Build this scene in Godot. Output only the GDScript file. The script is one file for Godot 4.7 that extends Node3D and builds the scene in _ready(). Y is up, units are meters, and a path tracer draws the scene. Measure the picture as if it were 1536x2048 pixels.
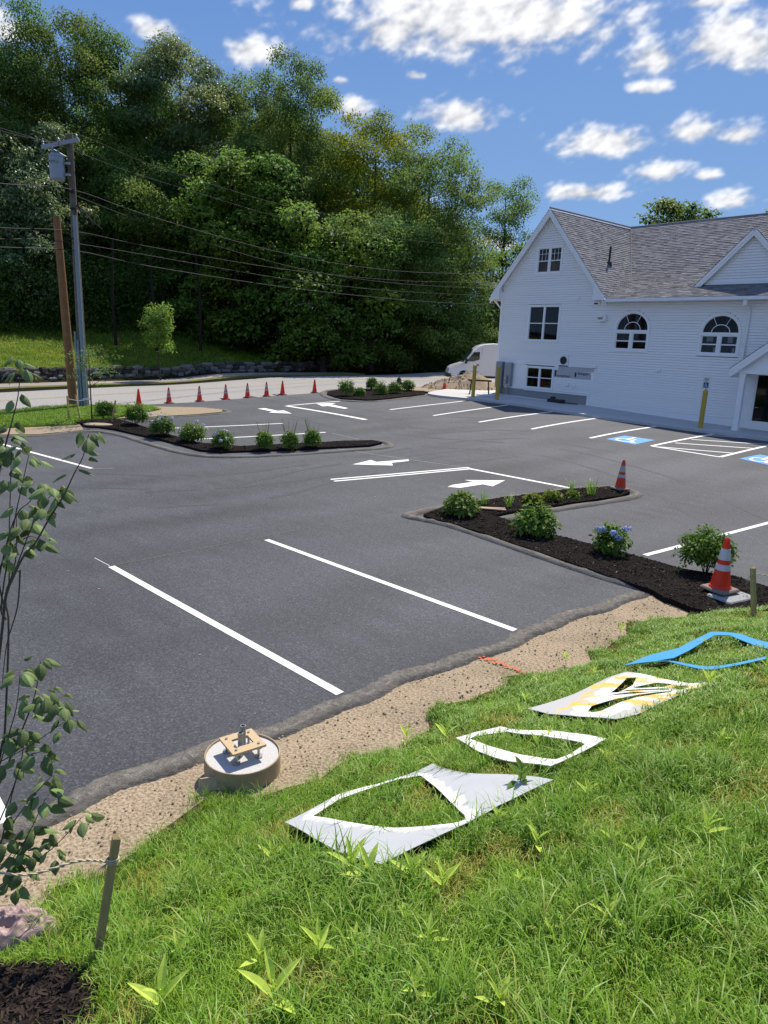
extends Node3D

# ---------------------------------------------------------------- mesh builder
class MB:
	var v := PackedVector3Array()
	var n := PackedVector3Array()
	var c := PackedColorArray()
	var uv := PackedVector2Array()
	var col := Color(1, 1, 1)
	# corners counter-clockwise as seen from outside; stored clockwise for Godot
	func put(a: Vector3, b: Vector3, d: Vector3, na: Vector3, nb: Vector3, nd: Vector3):
		v.append(a); v.append(d); v.append(b)
		n.append(na); n.append(nd); n.append(nb)
		c.append(col); c.append(col); c.append(col)
		uv.append(Vector2.ZERO); uv.append(Vector2.ZERO); uv.append(Vector2.ZERO)
	func tri(a: Vector3, b: Vector3, d: Vector3):
		var m := (b - a).cross(d - a)
		if m.length_squared() < 1e-16: return
		m = m.normalized()
		put(a, b, d, m, m, m)
	func tri_up(a: Vector3, b: Vector3, d: Vector3, up: Vector3):
		if (b - a).cross(d - a).dot(up) < 0.0: tri(a, d, b)
		else: tri(a, b, d)
	func quad(a: Vector3, b: Vector3, d: Vector3, e: Vector3):
		tri(a, b, d); tri(a, d, e)
	func box(p: Vector3, s: Vector3, k := Basis()):
		var h := s * 0.5
		var q := []
		for i in 8:
			q.append(p + k * Vector3(h.x if i & 1 else -h.x, h.y if i & 2 else -h.y, h.z if i & 4 else -h.z))
		quad(q[4], q[5], q[7], q[6]); quad(q[1], q[0], q[2], q[3])
		quad(q[5], q[1], q[3], q[7]); quad(q[0], q[4], q[6], q[2])
		quad(q[6], q[7], q[3], q[2]); quad(q[0], q[1], q[5], q[4])
	func cbox(p: Vector3, s: Vector3, b: float, k := Basis()):   # box with chamfered vertical and top edges
		var x := s.x * 0.5; var z := s.z * 0.5
		var pl := PackedVector2Array([Vector2(-x + b, -z), Vector2(x - b, -z), Vector2(x, -z + b), Vector2(x, z - b), Vector2(x - b, z), Vector2(-x + b, z), Vector2(-x, z - b), Vector2(-x, -z + b)])
		var rings := [[-s.y * 0.5, 1.0], [s.y * 0.5 - b, 1.0], [s.y * 0.5, 0.0]]
		for r in 2:
			for i in 8:
				var j := (i + 1) % 8
				var pts := []
				for e in [[i, r], [j, r], [j, r + 1], [i, r + 1]]:
					var w: Vector2 = pl[e[0]]
					if rings[e[1]][1] == 0.0: w = Vector2(w.x - signf(w.x) * b * 0.8, w.y - signf(w.y) * b * 0.8)
					pts.append(p + k * Vector3(w.x, rings[e[1]][0], w.y))
				quad(pts[3], pts[2], pts[1], pts[0])
		for i in range(1, 7):
			var f := func(w: Vector2, y: float, sh: float) -> Vector3: return p + k * Vector3(w.x - signf(w.x) * sh, y, w.y - signf(w.y) * sh)
			tri(f.call(pl[0], s.y * 0.5, b * 0.8), f.call(pl[i + 1], s.y * 0.5, b * 0.8), f.call(pl[i], s.y * 0.5, b * 0.8))
			tri(f.call(pl[0], -s.y * 0.5, 0.0), f.call(pl[i], -s.y * 0.5, 0.0), f.call(pl[i + 1], -s.y * 0.5, 0.0))
	func tube(pts: Array, rads: Array, sides := 8, cap := true):
		var prev := []
		var prevn := []
		var t0: Vector3 = (pts[1] - pts[0]).normalized()
		var x := t0.cross(Vector3.UP if absf(t0.y) < 0.9 else Vector3.RIGHT).normalized()
		for i in pts.size():
			var t: Vector3
			if i == 0: t = t0
			elif i == pts.size() - 1: t = (pts[i] - pts[i - 1]).normalized()
			else: t = (pts[i + 1] - pts[i - 1]).normalized()
			x = (x - t * x.dot(t)).normalized()
			var y := t.cross(x)
			var ring := []
			var rn := []
			for k in sides:
				var a := TAU * k / sides
				var d := x * cos(a) + y * sin(a)
				ring.append(pts[i] + d * rads[i]); rn.append(d)
			if i > 0:
				for k in sides:
					var l := (k + 1) % sides
					put(prev[k], prev[l], ring[l], prevn[k], prevn[l], rn[l])
					put(prev[k], ring[l], ring[k], prevn[k], rn[l], rn[k])
			elif cap:
				for k in range(1, sides - 1): tri(ring[0], ring[k + 1], ring[k])
			if i == pts.size() - 1 and cap:
				for k in range(1, sides - 1): tri(ring[0], ring[k], ring[k + 1])
			prev = ring; prevn = rn
	func lathe(prof: Array, segs := 20, o := Vector3.ZERO, k := Basis()):   # profile of Vector2(radius, height) from bottom to top
		for i in prof.size() - 1:
			var p: Vector2 = prof[i]; var q: Vector2 = prof[i + 1]
			var sl := Vector2(q.y - p.y, p.x - q.x)
			if sl.length() < 1e-9: continue
			sl = sl.normalized()
			for s in segs:
				var a := TAU * s / segs; var b := TAU * (s + 1) / segs
				var da := Vector3(cos(a), 0, -sin(a)); var db := Vector3(cos(b), 0, -sin(b))
				var na := k * (da * sl.x + Vector3.UP * sl.y); var nb := k * (db * sl.x + Vector3.UP * sl.y)
				var p1 := o + k * (da * p.x + Vector3.UP * p.y); var p2 := o + k * (db * p.x + Vector3.UP * p.y)
				var p3 := o + k * (db * q.x + Vector3.UP * q.y); var p4 := o + k * (da * q.x + Vector3.UP * q.y)
				if p.x > 1e-6: put(p1, p2, p3, na, nb, nb)
				if q.x > 1e-6: put(p1, p3, p4, na, nb, na)
	func prism(poly: PackedVector2Array, z0: float, z1: float, f: Callable):   # f maps (x, y, z) of the flat outline to a place; right-handed
		var pl := poly
		if Geometry2D.is_polygon_clockwise(pl): pl = pl.duplicate(); pl.reverse()
		var ix := Geometry2D.triangulate_polygon(pl)
		for i in range(0, ix.size(), 3):
			var a := pl[ix[i]]; var b := pl[ix[i + 1]]; var d := pl[ix[i + 2]]
			if (b - a).cross(d - a) < 0.0: var t := b; b = d; d = t
			tri(f.call(Vector3(a.x, a.y, z1)), f.call(Vector3(b.x, b.y, z1)), f.call(Vector3(d.x, d.y, z1)))
			tri(f.call(Vector3(a.x, a.y, z0)), f.call(Vector3(d.x, d.y, z0)), f.call(Vector3(b.x, b.y, z0)))
		for i in pl.size():
			var a := pl[i]; var b := pl[(i + 1) % pl.size()]
			quad(f.call(Vector3(a.x, a.y, z0)), f.call(Vector3(b.x, b.y, z0)), f.call(Vector3(b.x, b.y, z1)), f.call(Vector3(a.x, a.y, z1)))
	func mesh(m: Material) -> ArrayMesh:
		var a := []
		a.resize(Mesh.ARRAY_MAX)
		a[Mesh.ARRAY_VERTEX] = v; a[Mesh.ARRAY_NORMAL] = n; a[Mesh.ARRAY_COLOR] = c; a[Mesh.ARRAY_TEX_UV] = uv
		var r := ArrayMesh.new()
		r.add_surface_from_arrays(Mesh.PRIMITIVE_TRIANGLES, a)
		r.surface_set_material(0, m)
		return r

# ---------------------------------------------------------------- names, labels
var names := {}
func numbered(called: String) -> String:
	var k: int = names.get(called, 0)
	names[called] = k + 1
	return called if k == 0 else "%s_%03d" % [called, k]
func thing(called: String, label: String, category: String, at := Vector3.ZERO, turn := 0.0, group := "") -> Node3D:
	var o := Node3D.new()
	o.name = numbered(called); add_child(o)
	o.position = at; o.rotation.y = turn
	tag(o, label, category, group)
	return o
func tag(o: Node, label: String, category := "", group := "", kind := ""):
	if label: o.set_meta("label", label)
	if category: o.set_meta("category", category)
	if group: o.set_meta("group", group)
	if kind: o.set_meta("kind", kind)
func put_mesh(called: String, m: Mesh, parent: Node, at := Transform3D()) -> MeshInstance3D:
	var o := MeshInstance3D.new()
	o.mesh = m
	o.transform = at
	if parent == self:
		o.name = numbered(called); add_child(o)
	else:
		o.name = called; parent.add_child(o, true)
	return o
func part(called: String, b: MB, m: Material, parent: Node, label := "") -> MeshInstance3D:
	var o := put_mesh(called, b.mesh(m), parent)
	if label: o.set_meta("label", label)
	return o
func struct(called: String, b: MB, m: Material) -> MeshInstance3D:
	var o := put_mesh(called, b.mesh(m), self)
	o.set_meta("kind", "structure")
	return o
func copy(o: Node3D, at: Vector3, turn := 0.0, label := "", group := "") -> Node3D:
	var r: Node3D = o.duplicate()
	r.name = numbered(String(o.name).rstrip("0123456789").rstrip("_")); add_child(r)
	r.position = at; r.rotation = Vector3(0, turn, 0)
	if label: r.set_meta("label", label)
	if group: r.set_meta("group", group)
	return r
func scatter(called: String, m: Mesh, where: Array, tints: Array, parent: Node) -> MultiMeshInstance3D:
	var mm := MultiMesh.new()
	mm.transform_format = MultiMesh.TRANSFORM_3D
	mm.use_colors = true
	mm.mesh = m
	mm.instance_count = where.size()
	for i in where.size():
		mm.set_instance_transform(i, where[i])
		mm.set_instance_color(i, tints[i])
	var o := MultiMeshInstance3D.new()
	o.multimesh = mm
	o.set_meta("kind", "stuff")
	if parent == self:
		o.name = numbered(called); add_child(o)
	else:
		o.name = called; parent.add_child(o, true)
	return o

# ---------------------------------------------------------------- materials
var rng := RandomNumberGenerator.new()
func R(a: float, b: float) -> float: return rng.randf_range(a, b)
func lin(r: float, g: float, b: float) -> Color: return Color(r, g, b).linear_to_srgb()
func mat(c: Color, rough := 0.8, spec := 0.5, metal := 0.0, vc := false) -> StandardMaterial3D:
	var m := StandardMaterial3D.new()
	m.albedo_color = c; m.roughness = rough; m.metallic_specular = spec; m.metallic = metal
	m.vertex_color_use_as_albedo = vc
	return m
func noise_image(size: int, freq: float, seed_: int, type := FastNoiseLite.TYPE_SIMPLEX_SMOOTH, oct := 4) -> Image:
	var f := FastNoiseLite.new()
	f.seed = seed_; f.frequency = freq; f.noise_type = type
	f.fractal_octaves = oct
	f.fractal_type = FastNoiseLite.FRACTAL_FBM if oct > 1 else FastNoiseLite.FRACTAL_NONE
	var im := f.get_seamless_image(size, size)
	im.convert(Image.FORMAT_L8)
	return im
func ramp_tex(im: Image, stops: Array) -> ImageTexture:   # stops: [at 0..1, Color srgb]
	var lut := []
	for i in 256:
		var x := i / 255.0
		var k := 0
		while k < stops.size() - 2 and x > stops[k + 1][0]: k += 1
		var t := clampf((x - stops[k][0]) / maxf(stops[k + 1][0] - stops[k][0], 1e-4), 0, 1)
		lut.append((stops[k][1] as Color).lerp(stops[k + 1][1], t))
	var src := im.get_data()
	var out := PackedByteArray()
	out.resize(src.size() * 3)
	for i in src.size():
		var q: Color = lut[src[i]]
		out[i * 3] = q.r8; out[i * 3 + 1] = q.g8; out[i * 3 + 2] = q.b8
	return ImageTexture.create_from_image(Image.create_from_data(im.get_width(), im.get_height(), false, Image.FORMAT_RGB8, out))
func textured(tex: Texture2D, tile: float, rough := 0.9, bump: Image = null, bump_cm := 0.0, vc := true, spec := 0.4, world := true) -> StandardMaterial3D:
	var m := mat(Color.WHITE, rough, spec, 0.0, vc)
	m.albedo_texture = tex
	m.uv1_triplanar = true; m.uv1_world_triplanar = world
	m.uv1_scale = Vector3.ONE / tile
	if bump:
		m.heightmap_enabled = true
		m.heightmap_texture = ImageTexture.create_from_image(bump)
		m.heightmap_scale = bump_cm
	return m
var M := {}

# ---------------------------------------------------------------- the lie of the land
const GX0 := -50.0
const GZ0 := -104.0
const GS := 0.5
const GW := 200
const GH := 226
var grid := PackedFloat32Array()
func P2(s: String) -> PackedVector2Array:
	var r := PackedVector2Array()
	for w in s.split(" ", false):
		var k := w.split(",")
		r.append(Vector2(float(k[0]), float(k[1])))
	return r
func P3(s: String) -> Array:
	var r := []
	for w in s.split(" ", false):
		var k := w.split(",")
		r.append(Vector3(float(k[0]), float(k[1]), float(k[2])))
	return r
var wall_line := P2("-31,-22 -27.5,-27 -24.6,-33.5 -21.9,-40 -18.8,-45 -15,-48.6 -11.5,-51.2 -8.8,-54.2 -6.6,-58 -4.2,-64 -1,-75 3,-95")
func wall_dist(p: Vector2) -> float:   # metres beyond the stone wall, minus on the road's side
	var best := 1e9
	var sgn := 1.0
	for i in wall_line.size() - 1:
		var a := wall_line[i]; var b := wall_line[i + 1]
		var q := Geometry2D.get_closest_point_to_segment(p, a, b)
		var d := p.distance_to(q)
		if d < best - 1e-5:
			best = d
			sgn = -1.0 if (b - a).cross(p - a) > 0.0 else 1.0
	return best * sgn
func smooth(a: float, b: float, x: float) -> float: return smoothstep(a, b, x)
func base_height(x: float, z: float, cp: PackedVector3Array) -> float:
	var w := 0.0
	var h := 0.0
	for q in cp:
		var d2 := (q.x - x) * (q.x - x) + (q.z - z) * (q.z - z)
		var k := exp(-d2 / 50.0) + 1e-5 / (1.0 + d2)
		w += k; h += k * q.y
	h /= w
	if x < 8.0 and z < -20.0:
		var d := wall_dist(Vector2(x, z))
		if d > 0.0:
			var steep := lerpf(0.20, 0.10, smooth(-22.0, -6.0, x))
			h += 0.55 * smooth(0.0, 0.35, d) + steep * minf(maxf(d - 0.3, 0.0), 24.0)
	return h
func make_grid():
	var cp := PackedVector3Array(P3("-.4,0,-6.5 1.7,0,-8.3 -4.2,0,-10.2 -2,0,-12 5,.02,-10 -8,0,-6 8,0,-6 0,0,0 2.3,.17,-19 -8,.12,-18 5.7,.2,-16.5 -11,.33,-31 -3.9,.66,-37 .26,.5,-31 3.6,.73,-34.3 4.5,.8,-35.6 9.2,.6,-32.2 14.4,.3,-28.7 14,.2,-18 4,1.02,-47 -18,.3,-29 -22,.35,-41 -6,.9,-58 10,1.3,-60 5.96,.97,-40.2 17,.5,-32"))
	grid.resize(GW * GH)
	for j in GH:
		for i in GW:
			grid[j * GW + i] = base_height(GX0 + i * GS, GZ0 + j * GS, cp)
func H(x: float, z: float) -> float:
	var fx := clampf((x - GX0) / GS, 0.0, GW - 1.001)
	var fz := clampf((z - GZ0) / GS, 0.0, GH - 1.001)
	var i := int(fx); var j := int(fz)
	var u := fx - i; var w := fz - j
	var k := j * GW + i
	var h := lerpf(lerpf(grid[k], grid[k + 1], u), lerpf(grid[k + GW], grid[k + GW + 1], u), w)
	var e := 0.656 * x + 0.755 * z + 5.2
	if e > 0.1:
		var t := 0.755 * x - 0.656 * z
		h += 0.12 * smooth(0.1, 1.05, e)
		var q := minf(maxf(0.0, e - 1.0 - 1.1 * smooth(8.3, 11.0, t)), 6.0)
		h += 0.42 * (q * q if q < 0.5 else q - 0.25) * (1.0 - smooth(12.0, 20.0, t)) * (1.0 - smooth(8.0, 18.0, -t))
	return h
func on(x: float, z: float, up := 0.0) -> Vector3: return Vector3(x, H(x, z) + up, z)
func Hn(x: float, z: float) -> Vector3:
	var e := 0.12
	return Vector3(H(x - e, z) - H(x + e, z), 2 * e, H(x, z - e) - H(x, z + e)).normalized()
# a sheet over the ground within an outline, cut to cells so that it follows the ground
func sheet(b: MB, poly: PackedVector2Array, cell: float, up: float, tint = null, holes := [], rise = null, skirt := 0.0):
	var lo := poly[0]; var hi := poly[0]
	for p in poly: lo = lo.min(p); hi = hi.max(p)
	var nrm := {}
	for j in range(floori(lo.y / cell), ceili(hi.y / cell)):
		for i in range(floori(lo.x / cell), ceili(hi.x / cell)):
			var sq := PackedVector2Array([Vector2(i, j) * cell, Vector2(i + 1, j) * cell, Vector2(i + 1, j + 1) * cell, Vector2(i, j + 1) * cell])
			var parts := Geometry2D.intersect_polygons(sq, poly)
			for h in holes:
				var left := []
				for q in parts: left.append_array(Geometry2D.clip_polygons(q, h))
				parts.assign(left)
			for q in parts:
				if q.size() < 3: continue
				var ix := PackedInt32Array([0, 1, 2, 0, 2, 3]) if q.size() == 4 and holes.is_empty() else Geometry2D.triangulate_polygon(q)
				var vs := []
				var ns := []
				var cs := []
				for p in q:
					var y := H(p.x, p.y) + up
					if rise != null: y += rise.call(p)
					vs.append(Vector3(p.x, y, p.y)); ns.append(Hn(p.x, p.y))
					cs.append(tint.call(p) if tint != null else Color.WHITE)
				for k in range(0, ix.size(), 3):
					var a := ix[k]; var e := ix[k + 1]; var d := ix[k + 2]
					if (vs[e] - vs[a]).cross(vs[d] - vs[a]).y < 0.0: var t := e; e = d; d = t
					b.v.append(vs[a]); b.v.append(vs[d]); b.v.append(vs[e])
					b.n.append(ns[a]); b.n.append(ns[d]); b.n.append(ns[e])
					b.c.append(cs[a]); b.c.append(cs[d]); b.c.append(cs[e])
					for m in 3: b.uv.append(Vector2.ZERO)
	if skirt > 0.0:
		for loop in [poly] + holes:
			var pl: PackedVector2Array = loop
			var cw := Geometry2D.is_polygon_clockwise(pl)
			for i in pl.size():
				var a := pl[i]; var e := pl[(i + 1) % pl.size()]
				var k := maxi(1, ceili(a.distance_to(e) / (cell * 2.0)))
				for s in k:
					var p := a.lerp(e, float(s) / k); var q := a.lerp(e, float(s + 1) / k)
					var yp := H(p.x, p.y) + up; var yq := H(q.x, q.y) + up
					if rise != null: yp += rise.call(p); yq += rise.call(q)
					b.col = tint.call(p) if tint != null else Color.WHITE
					b.quad(Vector3(p.x, yp, p.y), Vector3(q.x, yq, q.y), Vector3(q.x, yq - skirt, q.y), Vector3(p.x, yp - skirt, p.y))
	b.col = Color.WHITE
func smooth_line(pts: PackedVector2Array, per := 4) -> PackedVector2Array:   # Catmull-Rom through the points
	var r := PackedVector2Array()
	for i in pts.size() - 1:
		var a := pts[maxi(i - 1, 0)]; var d := pts[mini(i + 2, pts.size() - 1)]
		for k in per: r.append(pts[i].cubic_interpolate(pts[i + 1], a, d, float(k) / per))
	r.append(pts[-1])
	return r
func berm(b: MB, line: PackedVector2Array, w: float, h: float):   # a rolled asphalt kerb
	var pts := smooth_line(line, 5)
	var prev := []
	var pn := []
	for i in pts.size():
		var t := (pts[mini(i + 1, pts.size() - 1)] - pts[maxi(i - 1, 0)]).normalized()
		var s := Vector2(-t.y, t.x)
		var ring := []
		var rn := []
		for k in 9:
			var f := k / 8.0 * 2.0 - 1.0
			var p := pts[i] + s * f * w * (0.5 + 0.03 * sin(i * 2.1 + k))
			var y := h * 0.55 * pow(1.0 - f * f, 0.6) * (1.0 + 0.10 * sin(i * 1.7)) - 0.01 + R(-.006, .006) * (1.0 - f * f)
			ring.append(Vector3(p.x, H(p.x, p.y) + y, p.y))
			rn.append((Vector3.UP * 0.6 + Vector3(s.x, 0, s.y) * f).normalized())
		if i > 0:
			for k in 8:
				b.col = Color(1.0, .98, .95) * R(.62, 1.0)
				if (prev[k + 1] - prev[k]).cross(ring[k] - prev[k]).y > 0.0:
					b.put(prev[k], prev[k + 1], ring[k + 1], pn[k], pn[k + 1], rn[k + 1]); b.put(prev[k], ring[k + 1], ring[k], pn[k], rn[k + 1], rn[k])
				else:
					b.put(prev[k], ring[k + 1], prev[k + 1], pn[k], rn[k + 1], pn[k + 1]); b.put(prev[k], ring[k], ring[k + 1], pn[k], rn[k], rn[k + 1])
		prev = ring; pn = rn
	b.col = Color.WHITE
func in_poly(p: Vector2, poly: PackedVector2Array) -> bool: return Geometry2D.is_point_in_polygon(p, poly)

# ---------------------------------------------------------------- sky
var cloud_list := []
var sky_noise := FastNoiseLite.new()
func cloud_at(az: float, el: float, near: Array) -> Vector2:   # density, brightness
	var f := sky_noise.get_noise_2d(az * 2.2, el * 3.4)
	var f2 := sky_noise.get_noise_2d((az - el * 0.7) * 6.0 + 300.0, el * 10.0)
	var f3 := sky_noise.get_noise_2d((az - el * 0.8) * 18.0 - 100.0, el * 28.0 + 50.0)
	var d := 0.0
	var lowness := 0.0
	for q in near:
		var x: float = (az - q.x) / q.z
		if x > 180.0 / q.z: x -= 360.0 / q.z
		var y: float = (el - q.y) / q.w
		if y < 0.0: y *= 1.35
		var r := 1.32 - sqrt(x * x + y * y) * 0.86
		if r > d:
			d = r
			lowness = y
	if near.is_empty(): return Vector2(smoothstep(0.50, 0.75, f + 0.5 * f2) * 0.35, 1.0)
	var wisp := d * 0.92 + f * 0.42 + f2 * 0.34 + f3 * 0.13
	var a := smoothstep(0.30, 1.02, wisp)
	var shade := clampf(0.71 + 0.15 * lowness + 0.32 * f2 + 0.10 * f3 + 0.22 * f, 0.46, 0.88)
	return Vector2(a * 0.97, shade)
func sky_color(az: float, el: float, near: Array) -> Color:
	var t := pow(clampf(el / 90.0, 0.0, 1.0), 0.55)
	var c := Color(0.30, 0.485, 0.73).lerp(Color(0.085, 0.205, 0.52), clampf(t * 1.7, 0, 1))
	c = c.lerp(Color(0.045, 0.14, 0.44), clampf(t * 1.3 - 0.5, 0, 1))
	var s := Vector3(0.30, 1.18, -0.76).normalized()
	var d := Vector3(sin(deg_to_rad(az)) * cos(deg_to_rad(el)), sin(deg_to_rad(el)), -cos(deg_to_rad(az)) * cos(deg_to_rad(el)))
	c += Color(0.5, 0.55, 0.6) * pow(maxf(d.dot(s), 0.0), 12.0) * 0.5
	if el < 0.0: return Color(0.22, 0.24, 0.22)
	var k := cloud_at(az, el, near)
	return c.lerp(Color(1.02, 1.03, 1.06) * k.y, k.x)
func nearby(az: float, el: float, span: float) -> Array:
	var r := []
	for q in cloud_list:
		var dx := absf(az - q.x)
		if dx > 180.0: dx = 360.0 - dx
		if dx < q.z * 1.5 + span and absf(el - q.y) < q.w * 1.5 + span: r.append(q)
	return r
func make_sky() -> Sky:
	sky_noise.seed = 11; sky_noise.frequency = 0.09; sky_noise.fractal_octaves = 4; sky_noise.noise_type = FastNoiseLite.TYPE_SIMPLEX_SMOOTH
	for w in "5.1,21.6,13.5,3.4 2,21.2,7,2.2 9,21.4,6,2 5.1,21.0,10.9,2.36 -1,20.7,4.36,1.63 11,21.1,4,1.45 17.5,18.9,2.54,1.27 21.8,19.5,3.63,2 23.7,18.9,2.18,1.82 4.4,15.8,3.27,1.38 14.8,14.1,4,1.23 20.7,14.5,2.72,1.02 23.5,14.1,1.82,.87 13.6,10.9,3.81,.73 18.8,12.1,2.18,.87 21.9,11.8,1.02,.51 -10.8,18.8,2.18,1.16 -17.2,19.3,1.63,.8 -7.2,21.7,1.38,.58 -26.2,17.9,2,1.16 -3.7,16,1.82,.73 1,18.1,.94,.33 -4.4,17.6,.58,.29 23.7,10.1,1.82,.8 21.2,21.6,3.27,.51 17.4,17.2,1.45,.44 7.9,7.4,2.18,.73".split(" "):
		var k := w.split(",")
		cloud_list.append(Vector4(float(k[0]), float(k[1]), float(k[2]), float(k[3])))
	# the same kind of fair-weather clouds all round
	for i in 210:
		var az := R(-180, 180); var el := 4.0 + 62.0 * pow(rng.randf(), 1.6)
		var big := R(1.2, 7.5) * (0.7 + el / 50.0)
		if absf(az) < 36.0 and el < 27.0: continue
		cloud_list.append(Vector4(az, el, big, big * R(0.22, 0.42)))
	var lo := Image.create(512, 256, false, Image.FORMAT_RGBF)
	for y in 256:
		var el := 90.0 - (y + 0.5) * 180.0 / 256.0
		for x in 512:
			var az := wrapf((x + 0.5) * 360.0 / 512.0, -180.0, 180.0)
			lo.set_pixel(x, y, sky_color(az, el, nearby(az, el, 0.0) if el > 0.0 else []))
	lo.resize(4096, 2048, Image.INTERPOLATE_BILINEAR)
	var x0 := -432; var x1 := 432   # 38 degrees to either side of straight ahead, which is column 0
	var y0 := int((90.0 - 27.0) / 180.0 * 2048); var y1 := 1024
	for by in range(y0, y1, 16):
		for bx in range(x0, x1, 16):
			var near := nearby((bx + 8) * 360.0 / 4096.0, 90.0 - (by + 8) * 180.0 / 2048.0, 1.2)
			for y in range(by, mini(by + 16, y1)):
				for x in range(bx, mini(bx + 16, x1)):
					lo.set_pixel(posmod(x, 4096), y, sky_color((x + 0.5) * 360.0 / 4096.0, 90.0 - (y + 0.5) * 180.0 / 2048.0, near))
	var pm := PanoramaSkyMaterial.new()
	pm.panorama = ImageTexture.create_from_image(lo)
	var s := Sky.new()
	s.sky_material = pm
	return s

# ---------------------------------------------------------------- the scene
func _ready():
	rng.seed = 20240611
	# camera
	var cam := Camera3D.new()
	cam.name = "camera"
	var p := deg_to_rad(13.5); var r := deg_to_rad(2.3)
	var up := Vector3(0, cos(p), -sin(p))
	cam.transform = Transform3D(Basis(Vector3.RIGHT * cos(r) + up * sin(r), -Vector3.RIGHT * sin(r) + up * cos(r), Vector3(0, sin(p), cos(p))), Vector3(0, 3.5, 0))
	cam.fov = rad_to_deg(2.0 * atan(1024.0 / 1420.0)); cam.near = 0.05; cam.far = 1500.0
	add_child(cam)
	# sky, exposure
	var we := WorldEnvironment.new()
	we.name = "world"
	var env := Environment.new()
	env.background_mode = Environment.BG_SKY
	env.sky = make_sky()
	env.background_energy_multiplier = 1.0
	env.tonemap_mode = Environment.TONE_MAPPER_LINEAR
	env.tonemap_exposure = 1.18
	env.sdfgi_enabled = true; env.ssao_enabled = true; env.ssil_enabled = true
	we.environment = env
	add_child(we)
	# sun
	var sun := DirectionalLight3D.new()
	sun.name = "sun"
	sun.light_energy = 1.6; sun.light_color = Color(1.0, 0.96, 0.90); sun.light_angular_distance = 0.5; sun.shadow_enabled = true
	sun.look_at_from_position(Vector3.ZERO, -Vector3(0.30, 1.18, -0.76), Vector3.UP)
	add_child(sun)

	make_grid()
	make_materials()
	build_ground()
	build_lot()
	build_house()
	build_road_side()
	build_forest()
	build_beds()
	build_street_things()
	build_poles()
	build_van()
	build_stencils()
	build_bank()
	build_near_things()

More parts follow.
